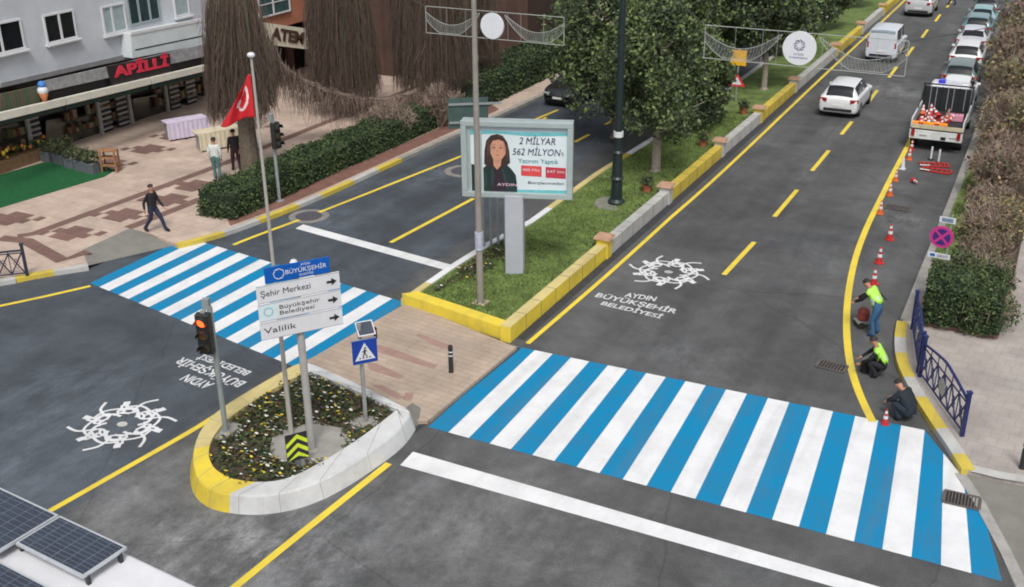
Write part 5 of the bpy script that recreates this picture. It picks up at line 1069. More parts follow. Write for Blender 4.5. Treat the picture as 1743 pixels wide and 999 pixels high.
# shop sign band, awning
XS = XF1 + .75
mb = MB(); facade_panel(mb, [(64, 147), (345, 83), (345, 118), (64, 178)], XS, BLK, .1); sb = mb.build('sign_band', b1, world=True)
mb = MB(); facade_panel(mb, [(66, 139), (345, 75), (345, 96), (70, 157)], XS, mat('striped_soffit', lin((140, 140, 142)), .8, .3, 4), .06, .09); mb.build('soffit', b1, world=True)
mb = MB(); facade_panel(mb, [(183, 113), (289, 91), (292, 126), (192, 147)], XS + .18, mat('board_black', (.02, .016, .018), .5, .3, 4), .12); bd = mb.build('shop_sign', b1, world=True)
def wall_text(s, a, b, X, m, hh, parent, name='lettering', dx=.02):
    p, q = FX(*a, X), FX(*b, X); ang = math.atan2(q[2] - p[2], q[1] - p[1]); o = text_mesh(s, .5, m, name, parent, (0, 0, 0), (0, 0, 0), width=math.hypot(q[1] - p[1], q[2] - p[2]), height=hh, bold=.02, depth=.04)
    M_ = Matrix.Translation((X + dx, (p[1] + q[1]) / 2, (p[2] + q[2]) / 2)) @ Matrix.Rotation(R(90), 4, 'Z') @ Matrix.Rotation(R(90), 4, 'X') @ Matrix.Rotation(ang, 4, 'Z'); L0 = XF[parent][0]
    o.matrix_parent_inverse = Matrix(); o.matrix_local = Matrix.Translation((-L0[0], -L0[1], -L0[2])) @ M_; return o
SRED = mat('shop_letter_red', lin((205, 50, 72)), .5, .15, 5)
wall_text('APİLLİ', (194, 124), (287, 104), XS + .18, SRED, .62, bd); wall_text('PASTANESİ', (236, 138), (282, 127), XS + .18, mat('shop_letter_brown', lin((150, 80, 80)), .5, .1, 5), .16, bd)
mb = MB(); facade_panel(mb, [(0, 160), (64, 146), (68, 174), (0, 190)], XS, tile_mat('green_lattice', (.02, .10, .05), (.05, .07, .035), (.16, .06, .05), .12, .12, .7), .1, .04); mb.build('lattice_panel', b1, world=True)
mb = MB(); p = FX(73, 155, XS + .185); mb.lathe((p[0], p[1], p[2] - .55), [(.04, 0), (.2, .5)], mat('cone_brown', lin((170, 105, 60)), .7, .15, 8), 12); mb.ball((p[0], p[1], p[2] + .02), .22, WSIGN, 10); mb.ball((p[0], p[1], p[2] + .25), .17, mat('ice_blue', lin((60, 120, 190)), .6, .1, 5), 10); ic = mb.build('ice_cream_cone_sign', b1, world=True, smooth=True)
XA = XF1 + 1.15
AWN = mat('awning_cream', lin((196, 194, 182)), .7, .1, 3)
for a, b in ((-40, 112), (114, 257), (259, 352)):
    ly = lambda x: 193 - (x) * .2345
    ly2 = lambda x: 206 - (x) * .2435
    mb = MB(); facade_panel(mb, [(a, ly(a)), (b, ly(b)), (b, ly2(b)), (a, ly2(a))], XA, AWN, .22); aw = mb.build('awning', b1, world=True); mb = MB(); facade_panel(mb, [(a + 1, ly2(a)), (b - 1, ly2(b)), (b - 1, ly2(b) + 9), (a + 1, ly2(a) + 9)], XA, DKG, .05, -.08); mb.build('valance', aw, world=True)
# shop front: glazed bays, striped shutters, plinth
def SH(px, py): return (px, py)
XSF = XG + .25
SHUT = mat('shutter_white', lin((150, 150, 150)), .6, .1, 5)
for i, (a, b, t_, bt) in enumerate([(-40, 50, 205, 305), (78, 168, 205, 262), (226, 284, 168, 218)]):
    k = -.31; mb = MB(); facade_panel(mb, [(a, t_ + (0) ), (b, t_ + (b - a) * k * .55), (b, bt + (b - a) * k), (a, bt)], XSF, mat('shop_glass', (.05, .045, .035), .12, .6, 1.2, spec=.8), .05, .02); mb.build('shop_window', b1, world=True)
    mb = MB(); facade_panel(mb, [(a, bt - 1), (b, bt - 1 + (b - a) * k), (b, bt + 8 + (b - a) * k), (a, bt + 9)], XSF, WHTG, .12, .12); mb.build('plinth', b1, world=True)
for (px, t_, b_) in [(52, 218, 285), (172, 182, 240), (200, 172, 232), (290, 150, 208), (318, 142, 200)]:
    mb = MB(); p, q = FX(px, t_, XSF), FX(px, b_, XSF); z0_, z1_ = .1, 2.9
    for k in range(11): mb.box((XSF + .22, p[1], .3 + k * .24), (.06, .62, .09), SHUT)
    mb.box((XSF + .16, p[1], 1.5), (.05, .7, 2.8), BLK); mb.build('shutter', b1, world=True)
for px in (44, 168, 222, 286):
    mb = MB(); p = FX(px, 230, XSF); mb.box((XSF + .25, p[1], 1.5), (.14, .14, 2.9), SHUT); mb.build('pillar', b1, world=True)
GOODS = [mat('goods_%d' % i, lin(c), .7, .3, 9) for i, c in enumerate([(104, 76, 50), (80, 50, 38), (120, 106, 84), (64, 72, 44), (110, 44, 38), (50, 50, 58)])]
r_ = random.Random(18)
for ya, yb_ in ((25.5, 31.8), (33.2, 37.2), (38.4, 42.0)):
    mb = MB()
    for k in range(3): mb.box((XSF + .12, (ya + yb_) / 2, .55 + k * .62), (.26, yb_ - ya, .04), DARK)
    mb.build('display_shelf', b1, world=True)
    for gi, gm in enumerate(GOODS[:4]):
        mb = MB(); y = ya + .15 + gi * .2
        while y < yb_ - .2:
            for k in range(3):
                if r_.random() < .75: h_ = r_.uniform(.15, .42); mb.box((XSF + .16, y, .58 + k * .62 + h_ / 2), (.16, r_.uniform(.12, .24), h_), gm)
            y += .8
        mb.build('goods', b1, world=True)['kind'] = 'stuff'
# produce behind the first window
mb = MB(); r_ = random.Random(8)
for k in range(160): mb.ball((XSF + .35 + r_.random() * .5, r_.uniform(24, 31.5), .55 + r_.random() * .5), r_.uniform(.05, .1), r_.choice([LF[1], mat('produce_orange', (.4, .15, .03), .7, .2, 5), LF[3], LF[0], LF[2]]), 6)
tt = thing('produce_stall', 'low stall heaped with fruit and greenery in the leftmost shop window', 'stall', (XSF + .6, 27.7, PAV)); mb.build('produce', tt, world=True)['kind'] = 'stuff'; mb = MB(); mb.box((XSF + .6, 27.7, .35), (.75, 7.8, .44), mat('crate_wood', lin((120, 92, 66)), .8, .25, 5)); mb.build('trough', tt, world=True)
# second building, orange brick
b2_ = thing('brick_building', 'orange brick building with a cream shop sign, seen between the willows', 'building', (XG, 52, 0))
X2 = -36.6
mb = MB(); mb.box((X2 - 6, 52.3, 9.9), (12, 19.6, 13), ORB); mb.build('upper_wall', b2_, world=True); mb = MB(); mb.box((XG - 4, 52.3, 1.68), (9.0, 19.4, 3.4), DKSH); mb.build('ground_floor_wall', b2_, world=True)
mb = MB(); facade_panel(mb, [(440, 37), (524, 49), (524, 84), (440, 74)], X2, CREAM, .15, .16); cs = mb.build('shop_sign', b2_, world=True)
wall_text('ATEM', (458, 57), (513, 66), X2, mat('sign_brown', lin((74, 52, 40)), .6, .1, 5), .62, cs, dx=.19)
window([(438, -24), (492, -30), (492, 25), (440, 26)], b2_, (.45,), mat('green_glass', (.05, .09, .09), .1, .3, 2), X=X2 + .05, sill=False, horiz=(.42,))
window([(636, -20), (668, -24), (668, 24), (638, 30)], b2_, (.5,), MATS['green_glass'], X=X2 + .05, sill=False, horiz=(.4,))
window([(556, -20), (606, -26), (606, 24), (556, 26)], b2_, (.5,), MATS['green_glass'], X=X2 + .05, sill=False, horiz=(.4,))
mb = MB(); facade_panel(mb, [(632, 48), (668, 44), (668, 74), (634, 80)], X2 + .9, GW2, .85); bl_ = mb.build('balcony', b2_, world=True)
mb = MB()
for k in range(8): a_ = 634 + k * 4.8; facade_panel(mb, [(a_, 50), (a_ + 1.4, 50), (a_ + 1.4, 70), (a_, 70)], X2 + .9, WFR, .03, .04)
mb.build('railing', bl_, world=True)
for y in (44, 49, 55): mb = MB(); mb.box((XG + .6, y, 1.6), (.25, .5, 3.2), mat('brown_pillar', lin((92, 66, 58)), .8, .2, 4)); mb.build('pillar', b2_, world=True)
for y in (46.6, 52): mb = MB(); mb.box((XG + .56, y, 1.35), (.08, 3.6, 2.4), GLASS); mb.build('shop_window', b2_, world=True)
# third building, dark brick with a corner projecting to the pavement
b3 = thing('brick_building', 'dark brown brick building beyond the willows with a brick corner pier', 'building', (-34, 72, 0))
yb3 = G(872, 118)[1]; xb3 = G(872, 118)[0]
mb = MB(); mb.box((-39.6, 62.5, 6.99), (13, 24, 13.98), BRK); mb.build('wall', b3, world=True)
mb = MB(); mb.box((xb3 - 2.6, yb3 + 6, 7.0), (5.2, 8, 14), BRK); mb.build('corner_pier', b3, world=True)
mb = MB(); mb.box((-33.05, 56.6, 1.6), (.1, 11, 2.8), DKSH); mb.build('shop_window', b3, world=True)
for k in range(2): mb = MB(); mb.box((-33.05, 53 + k * 4, 5.2), (.1, 1.6, 1.5), WFR); w_ = mb.build('window', b3, world=True); mb = MB(); mb.box((-33.02, 53 + k * 4, 5.2), (.1, 1.4, 1.3), GLASS); mb.build('pane', w_, world=True)
b4 = thing('shop_building', 'far pale building with a dark blue and teal shop sign at the top edge', 'building', (-36, 92, 0))
mb = MB(); mb.box((-38, 98, 6), (12, 26, 12), mat('pale_render', lin((160, 155, 148)), .9, .12, .6)); mb.build('wall', b4, world=True)
mb = MB(); p = FX(888, 2, -31.9); mb.box((-31.85, 88.5, 4.0), (.2, 5.5, 2.6), mat('sign_deep_blue', lin((24, 30, 96)), .5, .1, 4)); s4 = mb.build('shop_sign', b4, world=True); mb = MB(); mb.box((-31.7, 89.8, 3.9), (.1, 1.5, 2.2), mat('teal_sign', lin((24, 110, 120)), .5, .1, 4)); mb.build('teal_panel', s4, world=True)
mb = MB(); mb.box((-31.9, 98, 1.4), (.1, 20, 2.4), GLASS); mb.build('shop_window', b4, world=True)
# --- things on the left pavement
def loose(px, py, z=PAV): return G(px, py, z)
chl = ['potted dark shrub nearest the shop window at the carpet edge', 'potted dark shrub second from the shop window', 'potted pale-flowering plant in the middle of the planter row', 'potted grey-leaved plant near the wooden stand', 'potted dark plant right beside the wooden stand', 'small potted dark plant in front of the planter row']
for i, (px, py) in enumerate([(84, 274), (106, 279), (124, 285), (142, 290), (158, 294), (112, 268)]):
    B = loose(px, py); t = thing('potted_plant', chl[i], 'potted plant', B, 0, 'planters by the carpet'); mb = MB(); mb.box((0, 0, .22), (.5, .42, .44), mat('planter_grey', lin((92, 96, 104)), .7, .2, 4), taper=1.1); mb.build('pot', t, bevel=.02)
    leaf_cloud(MB(), [(0, 0, .62, .36), (.12, .1, .78, .24)], 420, .055, [LG[0], LG[1], LF[2], LF[4] if i in (2, 3) else LG[0]], 200 + i, (.4, .25, .15, .2), .25).build('plant', t)
B = loose(190, 292); t = thing('display_stand', 'small orange-brown wooden stand at the right tip of the green carpet', 'display stand', B, R(20)); WOOD = mat('orange_wood', lin((150, 108, 74)), .7, .25, 4)
for sx_ in (-1, 1):
    for sy_ in (-1, 1): mb = MB(); mb.box((sx_ * .31, sy_ * .17, .45), (.06, .06, .9), WOOD); mb.build('leg', t)
for z_ in (.3, .62, .92): mb = MB(); mb.box((0, 0, z_), (.7, .4, .04), WOOD); mb.build('shelf', t)
for i, (px, py, lb) in enumerate([(318, 232, 'long market table draped in white and lilac cloth in front of the shutters'), (372, 250, 'market table draped in pale cream cloth beside the willow trunk')]):
    B = loose(px, py); t = thing('market_table', lb, 'table', B, R(62), 'draped market tables'); mb = MB(); mb.box((0, 0, .8), ([1.9, 2.0][i], .8, .05), mat(['lilac_cloth', 'cream_cloth'][i], lin([(190, 180, 200), (200, 190, 165)][i]), .85, .12, 3)); mb.build('tabletop', t)
    mb = MB(); n = 30; P_ = [(-.97 + 1.94 * k / n, -.41 - .03 * math.sin(k * 1.9)) for k in range(n + 1)]; vs = [(x, y, .8) for x, y in P_] + [(x, y - .03, .08) for x, y in P_]; mb.add(vs, [(k, k + 1, n + 2 + k, n + 1 + k) for k in range(n)], MATS[['lilac_cloth', 'cream_cloth'][i]]); mb.build('cloth_skirt', t, smooth=True)
    for sx_ in (-1, 1): mb = MB(); mb.box((sx_ * .85, 0, .39), (.05, .6, .78), GALV); mb.build('leg', t)
# --- road works signs on the median
B = G(1252, 172, .3); t = thing('road_works_sign', 'yellow plate above a red-edged triangle on a post in the far lawn', 'road sign', B, R(10)); mb = MB(); mb.tube([(0, 0, 0), (0, 0, 2.6)], .04, GALV, 8); mb.build('pole', t)
mb = MB(); mb.box((0, -.05, 2.15), (.75, .03, .75), mat('sign_yellow', lin((225, 170, 30)), .5, .1, 4), rx=0); mb.build('yellow_plate', t); mb = MB(); mb.add([(-.4, -.06, .75), (.4, -.06, .75), (0, -.06, 1.4), (-.4, -.03, .75), (.4, -.03, .75), (0, -.03, 1.4)], [(0, 1, 2), (5, 4, 3), (0, 3, 4, 1), (1, 4, 5, 2), (2, 5, 3, 0)], mat('sign_red', lin((205, 50, 55)), .5, .1, 4)); tp = mb.build('red_triangle', t)
mb = MB(); mb.add([(-.24, -.066, .84), (.24, -.066, .84), (0, -.066, 1.22)], [(0, 1, 2)], WSIGN); mb.build('white_field', tp)
# --- solar roofed cabin at the bottom left
ZR = 3.1
A = np.array(G(53, 859, ZR)[:2]); E_ = np.array(G(219, 937, ZR)[:2]); D1 = E_ - A; D1 /= np.hypot(*D1); N1 = np.array([D1[1], -D1[0]])
if np.dot(N1, -A) < 0: N1 = -N1
KL = mat('cabin_white', lin((205, 206, 210)), .5, .06, 3); q_ = G(340, 999, ZR); Lr = float(np.dot(np.array(q_[:2]) - A, D1)) + 2.6
t = thing('service_cabin', 'white flat-roofed cabin topped with dark solar panels in the bottom left corner', 'cabin', (A[0], A[1], 0), math.atan2(D1[1], D1[0]))
sy_ = -1 if np.dot(N1, (-D1[1], D1[0])) < 0 else 1
def kp(a, b, z): return (a, sy_ * b, z)
mb = MB(); x0_, x1_ = -5.2, Lr; wdt = 4.4
mb.box(kp((x0_ + x1_) / 2, wdt / 2 + .1, (ZR - .3) / 2), (x1_ - x0_ - .3, wdt - .2, ZR - .3), KL); mb.build('body', t, bevel=.06)
mb = MB(); mb.box(kp((x0_ + x1_) / 2, wdt / 2 + .02, ZR - .22), (x1_ - x0_, wdt + .16, .16), KL); rf = mb.build('roof', t, bevel=.05)
mb = MB(); 
for k in range(5): mb.box(kp(float(np.dot(np.array(G(246 + 0 * k, 992, ZR)[:2]) - A, D1)) - .2 + .0 * k, .95 + .16 * k, ZR - .13), (.42, .035, .03), GRYP)
mb.build('roof_vents', rf)
CELL = mat('solar_cell', (.028, .036, .055), .18, .25, 2, spec=.8); SFR = mat('aluminium_frame', lin((190, 195, 200)), .35, .08, 5, metal=.3); GRIDL = mat('cell_grid', lin((88, 98, 112)), .4, .1, 5)
lgt = float(np.dot(E_ - A, D1)); p1 = float(np.dot(np.array(G(101, 885, ZR)[:2]) - A, D1)); c1 = np.array(G(37, 936, ZR)[:2]); wd1 = abs(float(np.dot(c1 - A, N1)))
def panel(a0, a1, b0, b1_):
    mb = MB(); zz = ZR + .06; mb.box(kp((a0 + a1) / 2, (b0 + b1_) / 2, zz), (a1 - a0, b1_ - b0, .05), SFR); p = mb.build('solar_panel', t); mb = MB(); mb.box(kp((a0 + a1) / 2, (b0 + b1_) / 2, zz + .026), (a1 - a0 - .08, b1_ - b0 - .08, .01), CELL); c_ = mb.build('cells', p)
    mb = MB(); 
    for k in range(1, 6): mb.box(kp(a0 + (a1 - a0) * k / 6, (b0 + b1_) / 2, zz + .033), (.018, b1_ - b0 - .1, .004), GRIDL)
    for k in range(1, 10): mb.box(kp((a0 + a1) / 2, b0 + (b1_ - b0) * k / 10, zz + .034), (a1 - a0 - .1, .012, .004), GRIDL)
    mb.build('cell_lines', c_)
panel(p1 + .02, lgt, .02, wd1); panel(p1 - (lgt - p1) - .02, p1 - .02, .02, wd1 * 1.35); panel(p1 + .0, lgt, wd1 + .42, 2 * wd1 + .4); panel(p1 - 2 * (lgt - p1), p1 - (lgt - p1) - .06, .02, wd1 * 1.35); panel(p1 - (lgt - p1) - .02, p1 - .04, wd1 * 1.35 + .05, 2 * wd1 + .9)
for a_ in (lgt - .03, p1):
    for b_ in (.15, wd1 - .1): mb = MB(); mb.box(kp(a_, b_, ZR - .05), (.06, .06, .2), DARK); mb.build('panel_foot', t)
print('cabin', lgt, p1, wd1, Lr)
# ------------------------------------------------------------------ VEHICLES
def carpaint(name, rgb): return mat(name, lin(rgb), .28, .04, 2, coat=.6)
CW = carpaint('car_white', (212, 214, 216)); TL = mat('tail_lamp_red', (.28, .012, .015), .25, .15, 6); HL = mat('head_lamp_clear', lin((150, 160, 165)), .15, .1, 6, spec=.9); PLT = mat('plate_white', lin((215, 215, 212)), .5, .05, 4)
RIM = mat('alloy_rim', lin((128, 130, 134)), .35, .1, 5, metal=.6); TRIM = mat('dark_trim', (.018, .019, .02), .55, .2, 6)
def loft(mb, rings, m, cap=True):
    n = len(rings[0]); o = [p for r_ in rings for p in r_]; fs = []
    for i in range(len(rings) - 1):
        for k in range(n): fs.append((i * n + k, i * n + (k + 1) % n, (i + 1) * n + (k + 1) % n, (i + 1) * n + k))
    if cap: fs += [tuple(range(n))[::-1], tuple(range((len(rings) - 1) * n, len(rings) * n))]
    return mb.add(o, fs, m)
CAR_T = {
 'hatch': [(-.50, .44, .74, .76, .84, .66), (-.492, .30, .88, .92, .93, .72), (-.470, .25, .97, 1.04, .97, .72), (-.425, .22, 1.0, 1.34, .99, .68), (-.35, .22, 1.0, 1.47, 1, .66), (-.08, .22, .97, 1.50, 1, .65), (.08, .22, .95, 1.46, 1, .64), (.18, .22, .94, 1.24, 1, .68), (.28, .22, .93, .99, 1, .76), (.39, .23, .86, .90, .97, .76), (.465, .28, .72, .77, .90, .70), (.50, .42, .56, .58, .76, .6)],
 'sedan': [(-.50, .44, .74, .76, .82, .66), (-.49, .30, .90, .94, .92, .72), (-.42, .24, .95, 1.0, .97, .76), (-.34, .22, .95, 1.04, .99, .72), (-.22, .22, .95, 1.36, 1, .62), (-.08, .22, .93, 1.43, 1, .63), (.06, .22, .92, 1.41, 1, .63), (.17, .22, .91, 1.16, 1, .68), (.27, .22, .89, .95, 1, .76), (.39, .23, .83, .87, .97, .76), (.465, .28, .70, .75, .90, .70), (.50, .42, .55, .57, .76, .6)],
 'suv': [(-.50, .46, .82, .84, .86, .70), (-.49, .34, .98, 1.04, .95, .76), (-.465, .28, 1.04, 1.26, .98, .72), (-.41, .26, 1.06, 1.52, .99, .69), (-.30, .26, 1.06, 1.60, 1, .68), (-.08, .26, 1.04, 1.63, 1, .68), (.08, .26, 1.02, 1.58, 1, .67), (.18, .26, 1.0, 1.32, 1, .70), (.28, .26, .99, 1.07, 1, .78), (.40, .28, .95, 1.0, .98, .78), (.47, .32, .82, .86, .92, .72), (.50, .46, .62, .64, .80, .62)],
 'van': [(-.50, .44, 1.0, 1.5, .90, .76), (-.495, .30, 1.1, 1.78, .96, .82), (-.46, .25, 1.12, 1.84, .99, .84), (-.30, .24, 1.12, 1.86, 1, .84), (-.05, .24, 1.10, 1.86, 1, .84), (.14, .24, 1.08, 1.82, 1, .82), (.22, .24, 1.06, 1.66, 1, .80), (.30, .24, 1.04, 1.30, 1, .80), (.38, .25, 1.0, 1.06, .99, .80), (.45, .28, .88, .92, .94, .76), (.485, .32, .78, .82, .88, .72), (.50, .44, .62, .64, .80, .64)]}
CAR_W = {'hatch': (-.468, -.375, .105, .265), 'sedan': (-.335, -.235, .085, .25), 'suv': (-.478, -.395, .105, .265), 'van': (-.499, -.478, .185, .345)}
def car_surface(kind, L, W, H, paint, t):
    T = CAR_T[kind]; w = W / 2; sc = H / max(r_[3] for r_ in T); ctrl = []
    for ty, zb, zk, zt, k, wt in T:
        hw = w * k; zk *= sc ** .5; zt *= sc; ht = max(zt - zk, .03)
        ctrl.append([(0, ty * L, zb), (hw * .55, ty * L, zb), (hw * .90, ty * L, zb + .02), (hw * .995, ty * L, zb + .16), (hw, ty * L, (zb + zk) * .5 + .05), (hw * .985, ty * L, zk - .05), (hw * .94, ty * L, zk), (hw * .94 + (w * wt - hw * .94) * .55, ty * L, zk + ht * .52), (w * wt, ty * L, zt - .05 * min(1, ht * 3)), (w * wt * .80, ty * L, zt - .008), (w * wt * .4, ty * L, zt + .012), (0, ty * L, zt + .018)])
    C = np.array(ctrl)
    def dense(A, k):
        out = []; n = len(A); P = np.concatenate([A[:1], A, A[-1:]])
        for i in range(1, n):
            for j in range(k):
                s = j / k; out.append(.5 * (2 * P[i] + (P[i + 1] - P[i - 1]) * s + (2 * P[i - 1] - 5 * P[i] + 4 * P[i + 1] - P[i + 2]) * s * s + (3 * P[i] - P[i - 1] - 3 * P[i + 1] + P[i + 2]) * s ** 3))
        out.append(A[-1]); return np.array(out)
    KU, KV = 5, 3; D = dense(C, KU); D = dense(D.transpose(1, 0, 2), KV).transpose(1, 0, 2); nu, nv = D.shape[:2]
    D[:, :, 0] = np.maximum(D[:, :, 0], 0)
    rw0, rw1, fw0, fw1 = CAR_W[kind]; body = MB(); glass = {k: MB() for k in ('rear_window', 'windscreen', 'side_window_l1', 'side_window_l2', 'side_window_r1', 'side_window_r2')}
    nrm = np.cross(np.gradient(D, axis=0), np.gradient(D, axis=1)); nrm /= np.linalg.norm(nrm, axis=2)[:, :, None] + 1e-9
    if (nrm[nu // 2, -2, 2]) < 0: nrm = -nrm
    for side in (1, -1):
        S = D.copy(); S[:, :, 0] *= side; N_ = nrm.copy(); N_[:, :, 0] *= side
        for i in range(nu - 1):
            for j in range(nv - 1):
                q = [S[i, j], S[i + 1, j], S[i + 1, j + 1], S[i, j + 1]]; nq = [N_[i, j], N_[i + 1, j], N_[i + 1, j + 1], N_[i, j + 1]]
                y = (q[0][1] + q[2][1]) / 2 / L; vv = (j + .5) / KV; tgt = body
                if 8.2 < vv and rw0 < y < rw1 : tgt = glass['rear_window']
                elif 8.6 < vv and fw0 < y < fw1: tgt = glass['windscreen']
                elif 6.2 < vv < 8.0 and (rw1 - .02 if kind != 'van' else -.44) < y < fw0 + .06:
                    if not (-.085 < y < -.06): tgt = glass['side_window_%s%d' % ('r' if side > 0 else 'l', 1 if y < -.07 else 2)]
                f = (0, 1, 2, 3) if side > 0 else (3, 2, 1, 0)
                if tgt is body: body.add(q, [f], paint)
                else:
                    tgt.add([a - b * .004 for a, b in zip(q, nq)], [f], GLASS if not (kind == 'van' and tgt is glass['rear_window']) else mat('van_glass', lin((125, 138, 150)), .15, .1, 3, spec=.9))
    for e in (0, nu - 1):
        ring = [tuple(p) for p in D[e]] + [(-p[0], p[1], p[2]) for p in D[e][::-1]]; body.add(ring, [tuple(range(len(ring)))] if e else [tuple(range(len(ring)))[::-1]], paint)
    b = body.build('body', t); weld(b)
    for k, m in glass.items():
        if m.f: o = m.build(k.split('_l')[0].split('_r1')[0].split('_r2')[0] if k.startswith('side') else k, t); weld(o)
    return D
def weld(o):
    import bmesh
    bm = bmesh.new(); bm.from_mesh(o.data); bmesh.ops.remove_doubles(bm, verts=bm.verts, dist=.0008); bmesh.ops.recalc_face_normals(bm, faces=bm.faces); bm.to_mesh(o.data); bm.free()
    o.data.polygons.foreach_set('use_smooth', [True] * len(o.data.polygons)); o.data.update()
def car(kind, label, cat, loc, rz, paint, group=None, L=4.35, W=1.82, H=1.48, name=None, simple=False):
    "local +y is the car's nose; profile tables give belt height and half width along the length"
    t = thing(name or {'hatch': 'parked_car', 'sedan': 'parked_car', 'suv': 'parked_car', 'van': 'van'}[kind], label, cat, loc, rz, group); w = W / 2
    car_surface(kind, L, W, H, paint, t); T_ = CAR_T[kind]; sc_ = (H / max(r_[3] for r_ in T_)) ** .5; bz = lambda y: float(np.interp(y / L, [p[0] for p in T_], [p[2] for p in T_])) * sc_; yf = .26 * L
    wr = .32 if kind != 'suv' else .35
    for sy_ in (-1, 1):
        for sx_ in (-1, 1):
            yw = sy_ * L * .305 + .02; mb = MB(); mb.tube([(sx_ * (w - .20), yw, wr), (sx_ * (w + .012), yw, wr)], wr, RUB, 18); wl = mb.build('wheel', t)
            mb = MB(); mb.tube([(sx_ * (w + .005), yw, wr), (sx_ * (w + .022), yw, wr)], wr * .64, RIM, 14); mb.build('rim', wl)
            mb = MB(); mb.tube([(sx_ * (w - .25), yw, wr + .01), (sx_ * (w + .003), yw, wr + .01)], wr * 1.13, TRIM, 20); mb.build('wheel_arch', t)
    hb_ = bz(-L * .485)
    for sx_ in (-1, 1):
        if kind == 'van': mb = MB(); mb.box((sx_ * w * .86, -L * .495, 1.0), (.11, .05, .34), TL)
        else: mb = MB(); mb.box((sx_ * w * .79, -L * .484, hb_ - .05), (.38, .12, .17), TL, rz=sx_ * .38)
        mb.build('tail_light', t, bevel=.02); mb = MB(); mb.box((sx_ * w * .70, L * .468, .66 if kind != 'van' else .74), (.38, .16, .15), HL, rz=-sx_ * .35); mb.build('headlight', t, bevel=.03)
        mb = MB(); mb.box((sx_ * (w + .02), yf - .35, bz(yf) + .04), (.18, .10, .12), paint); mb.build('wing_mirror', t, bevel=.03)
    mb = MB(); mb.box((0, -L * .497, .42), (W * .72, .06, .14), TRIM); mb.build('rear_bumper_trim', t, bevel=.02); mb = MB(); mb.box((0, L * .492, .46), (W * .6, .06, .14), TRIM); mb.build('front_grille', t)
    mb = MB(); mb.box((0, -L * .5 - .012, .62 if kind != 'van' else .66), (.5, .02, .11), PLT); mb.build('number_plate', t); mb = MB(); mb.box((0, L * .5 + .012, .50), (.5, .02, .11), PLT); mb.build('number_plate', t)
    mb = MB(); mb.box((0, 0, .2), (W * .8, L * .86, .12), TRIM); mb.build('underbody', t)
    return t
def cpos(px, py, z, back, L): p = G(px, py, z); return (p[0], p[1] + L / 2, 0)
car('hatch', 'white hatchback driving away next to the yellow wall line', 'car', cpos(1424, 191, .3, True, 4.35), R(.5), CW, name='hatchback_car', W=1.84, H=1.5)
car('van', 'white boxy van driving away behind the light frame', 'van', cpos(1497, 97, .35, True, 4.3), R(.5), carpaint('van_white', (205, 210, 218)), W=1.76, H=1.86, L=4.1)
car('suv', 'silver grey car at the top edge of the photo beside the dashed line', 'car', cpos(1561, 21, .35, True, 4.4), R(.5), carpaint('car_silver', (178, 180, 184)), name='estate_car', W=1.84, H=1.62)
car('sedan', 'black car half hidden by leaves on the left carriageway', 'car', cpos(948, 174, .3, False, 4.4), R(180), carpaint('car_black', (30, 32, 36)), name='oncoming_car')
pk = [('hatch', (228, 230, 232), 'white hatchback parked first in the row, in front of the work truck'), ('suv', (92, 108, 106), 'dark grey-green car parked second in the row'), ('hatch', (214, 216, 218), 'white car parked third in the row, with a dark rear window'), ('sedan', (190, 192, 200), 'pale silver car parked fourth in the row'), ('hatch', (88, 128, 132), 'teal car parked fifth in the row'), ('sedan', (130, 165, 168), 'light teal car parked at the far end of the row'), ('hatch', (70, 78, 82), 'grey car parked farthest away at the top edge')]
PKX = [(1633, 129), (1641, 99), (1652, 68), (1661, 43), (1669, 22), (1676, 8), (1683, -8)]
for (k, c, lb), (px, py) in zip(pk, PKX):
    p = G(px, py, 1.45); car(k, lb, 'car', (min(p[0], -4.6 - .012 * (p[1] - 60)) if 0 else p[0], p[1], 0), R(1.5), carpaint('car_%d_%d' % (c[0], c[1]), c), 'cars parked along the right kerb', W=1.78, H=1.46)
# work truck: cab, open bed with headboard rack
p = G(1587, 246, .35); TLn, TW = 5.6, 2.15
t = thing('work_truck', 'white open-bed work truck loaded with traffic cones at the right kerb', 'truck', (p[0] + .02, p[1] + TLn / 2, 0), R(1.0)); y0_ = -TLn / 2
BED = mat('truck_bed_dark', (.02, .022, .026), .6, .25, 4)
mb = MB(); mb.box((0, y0_ + 1.75, .93), (TW - .06, 3.5, .12), BED); mb.build('bed_floor', t)
mb = MB(); mb.box((0, y0_ + .03, .74), (TW, .08, .40), mat('tailgate_pale', lin((205, 208, 206)), .5, .12, 3)); tg = mb.build('tailgate', t, bevel=.02)
mb = MB(); mb.box((.32, y0_ - .02, .66), (.2, .03, .12), BLK); mb.box((-.5, y0_ - .02, .72), (.3, .02, .05), GRYP); mb.box((.72, y0_ - .02, .72), (.3, .02, .05), GRYP); mb.build('latches', tg)
mb = MB(); mb.box((0, y0_ + .07, 1.06), (TW - .1, .05, .2), mat('tailgate_inner', lin((190, 180, 150)), .6, .2, 4)); mb.build('tailgate_upper', t)
for s_ in (-1, 1): mb = MB(); mb.box((s_ * (TW / 2 - .03), y0_ + 1.8, 1.18), (.06, 3.4, .42), CW); mb.build('bed_side', t, bevel=.01); mb = MB(); mb.box((s_ * (TW / 2 - .15), y0_ - .02, .80), (.14, .06, .28), TL); mb.build('tail_light', t)
mb = MB(); yh = y0_ + 3.45; mb.box((0, yh, 1.5), (TW, .07, 1.1), mat('headboard_black', (.016, .018, .02), .5, .3, 4)); mb.build('headboard', t)
mb = MB()
for k in range(9): mb.tube([(-TW / 2 + .1 + k * (TW - .2) / 8, yh - .06, 1.05), (-TW / 2 + .1 + k * (TW - .2) / 8, yh - .06, 2.1)], .018, GRYP if k % 3 else DARK, 5)
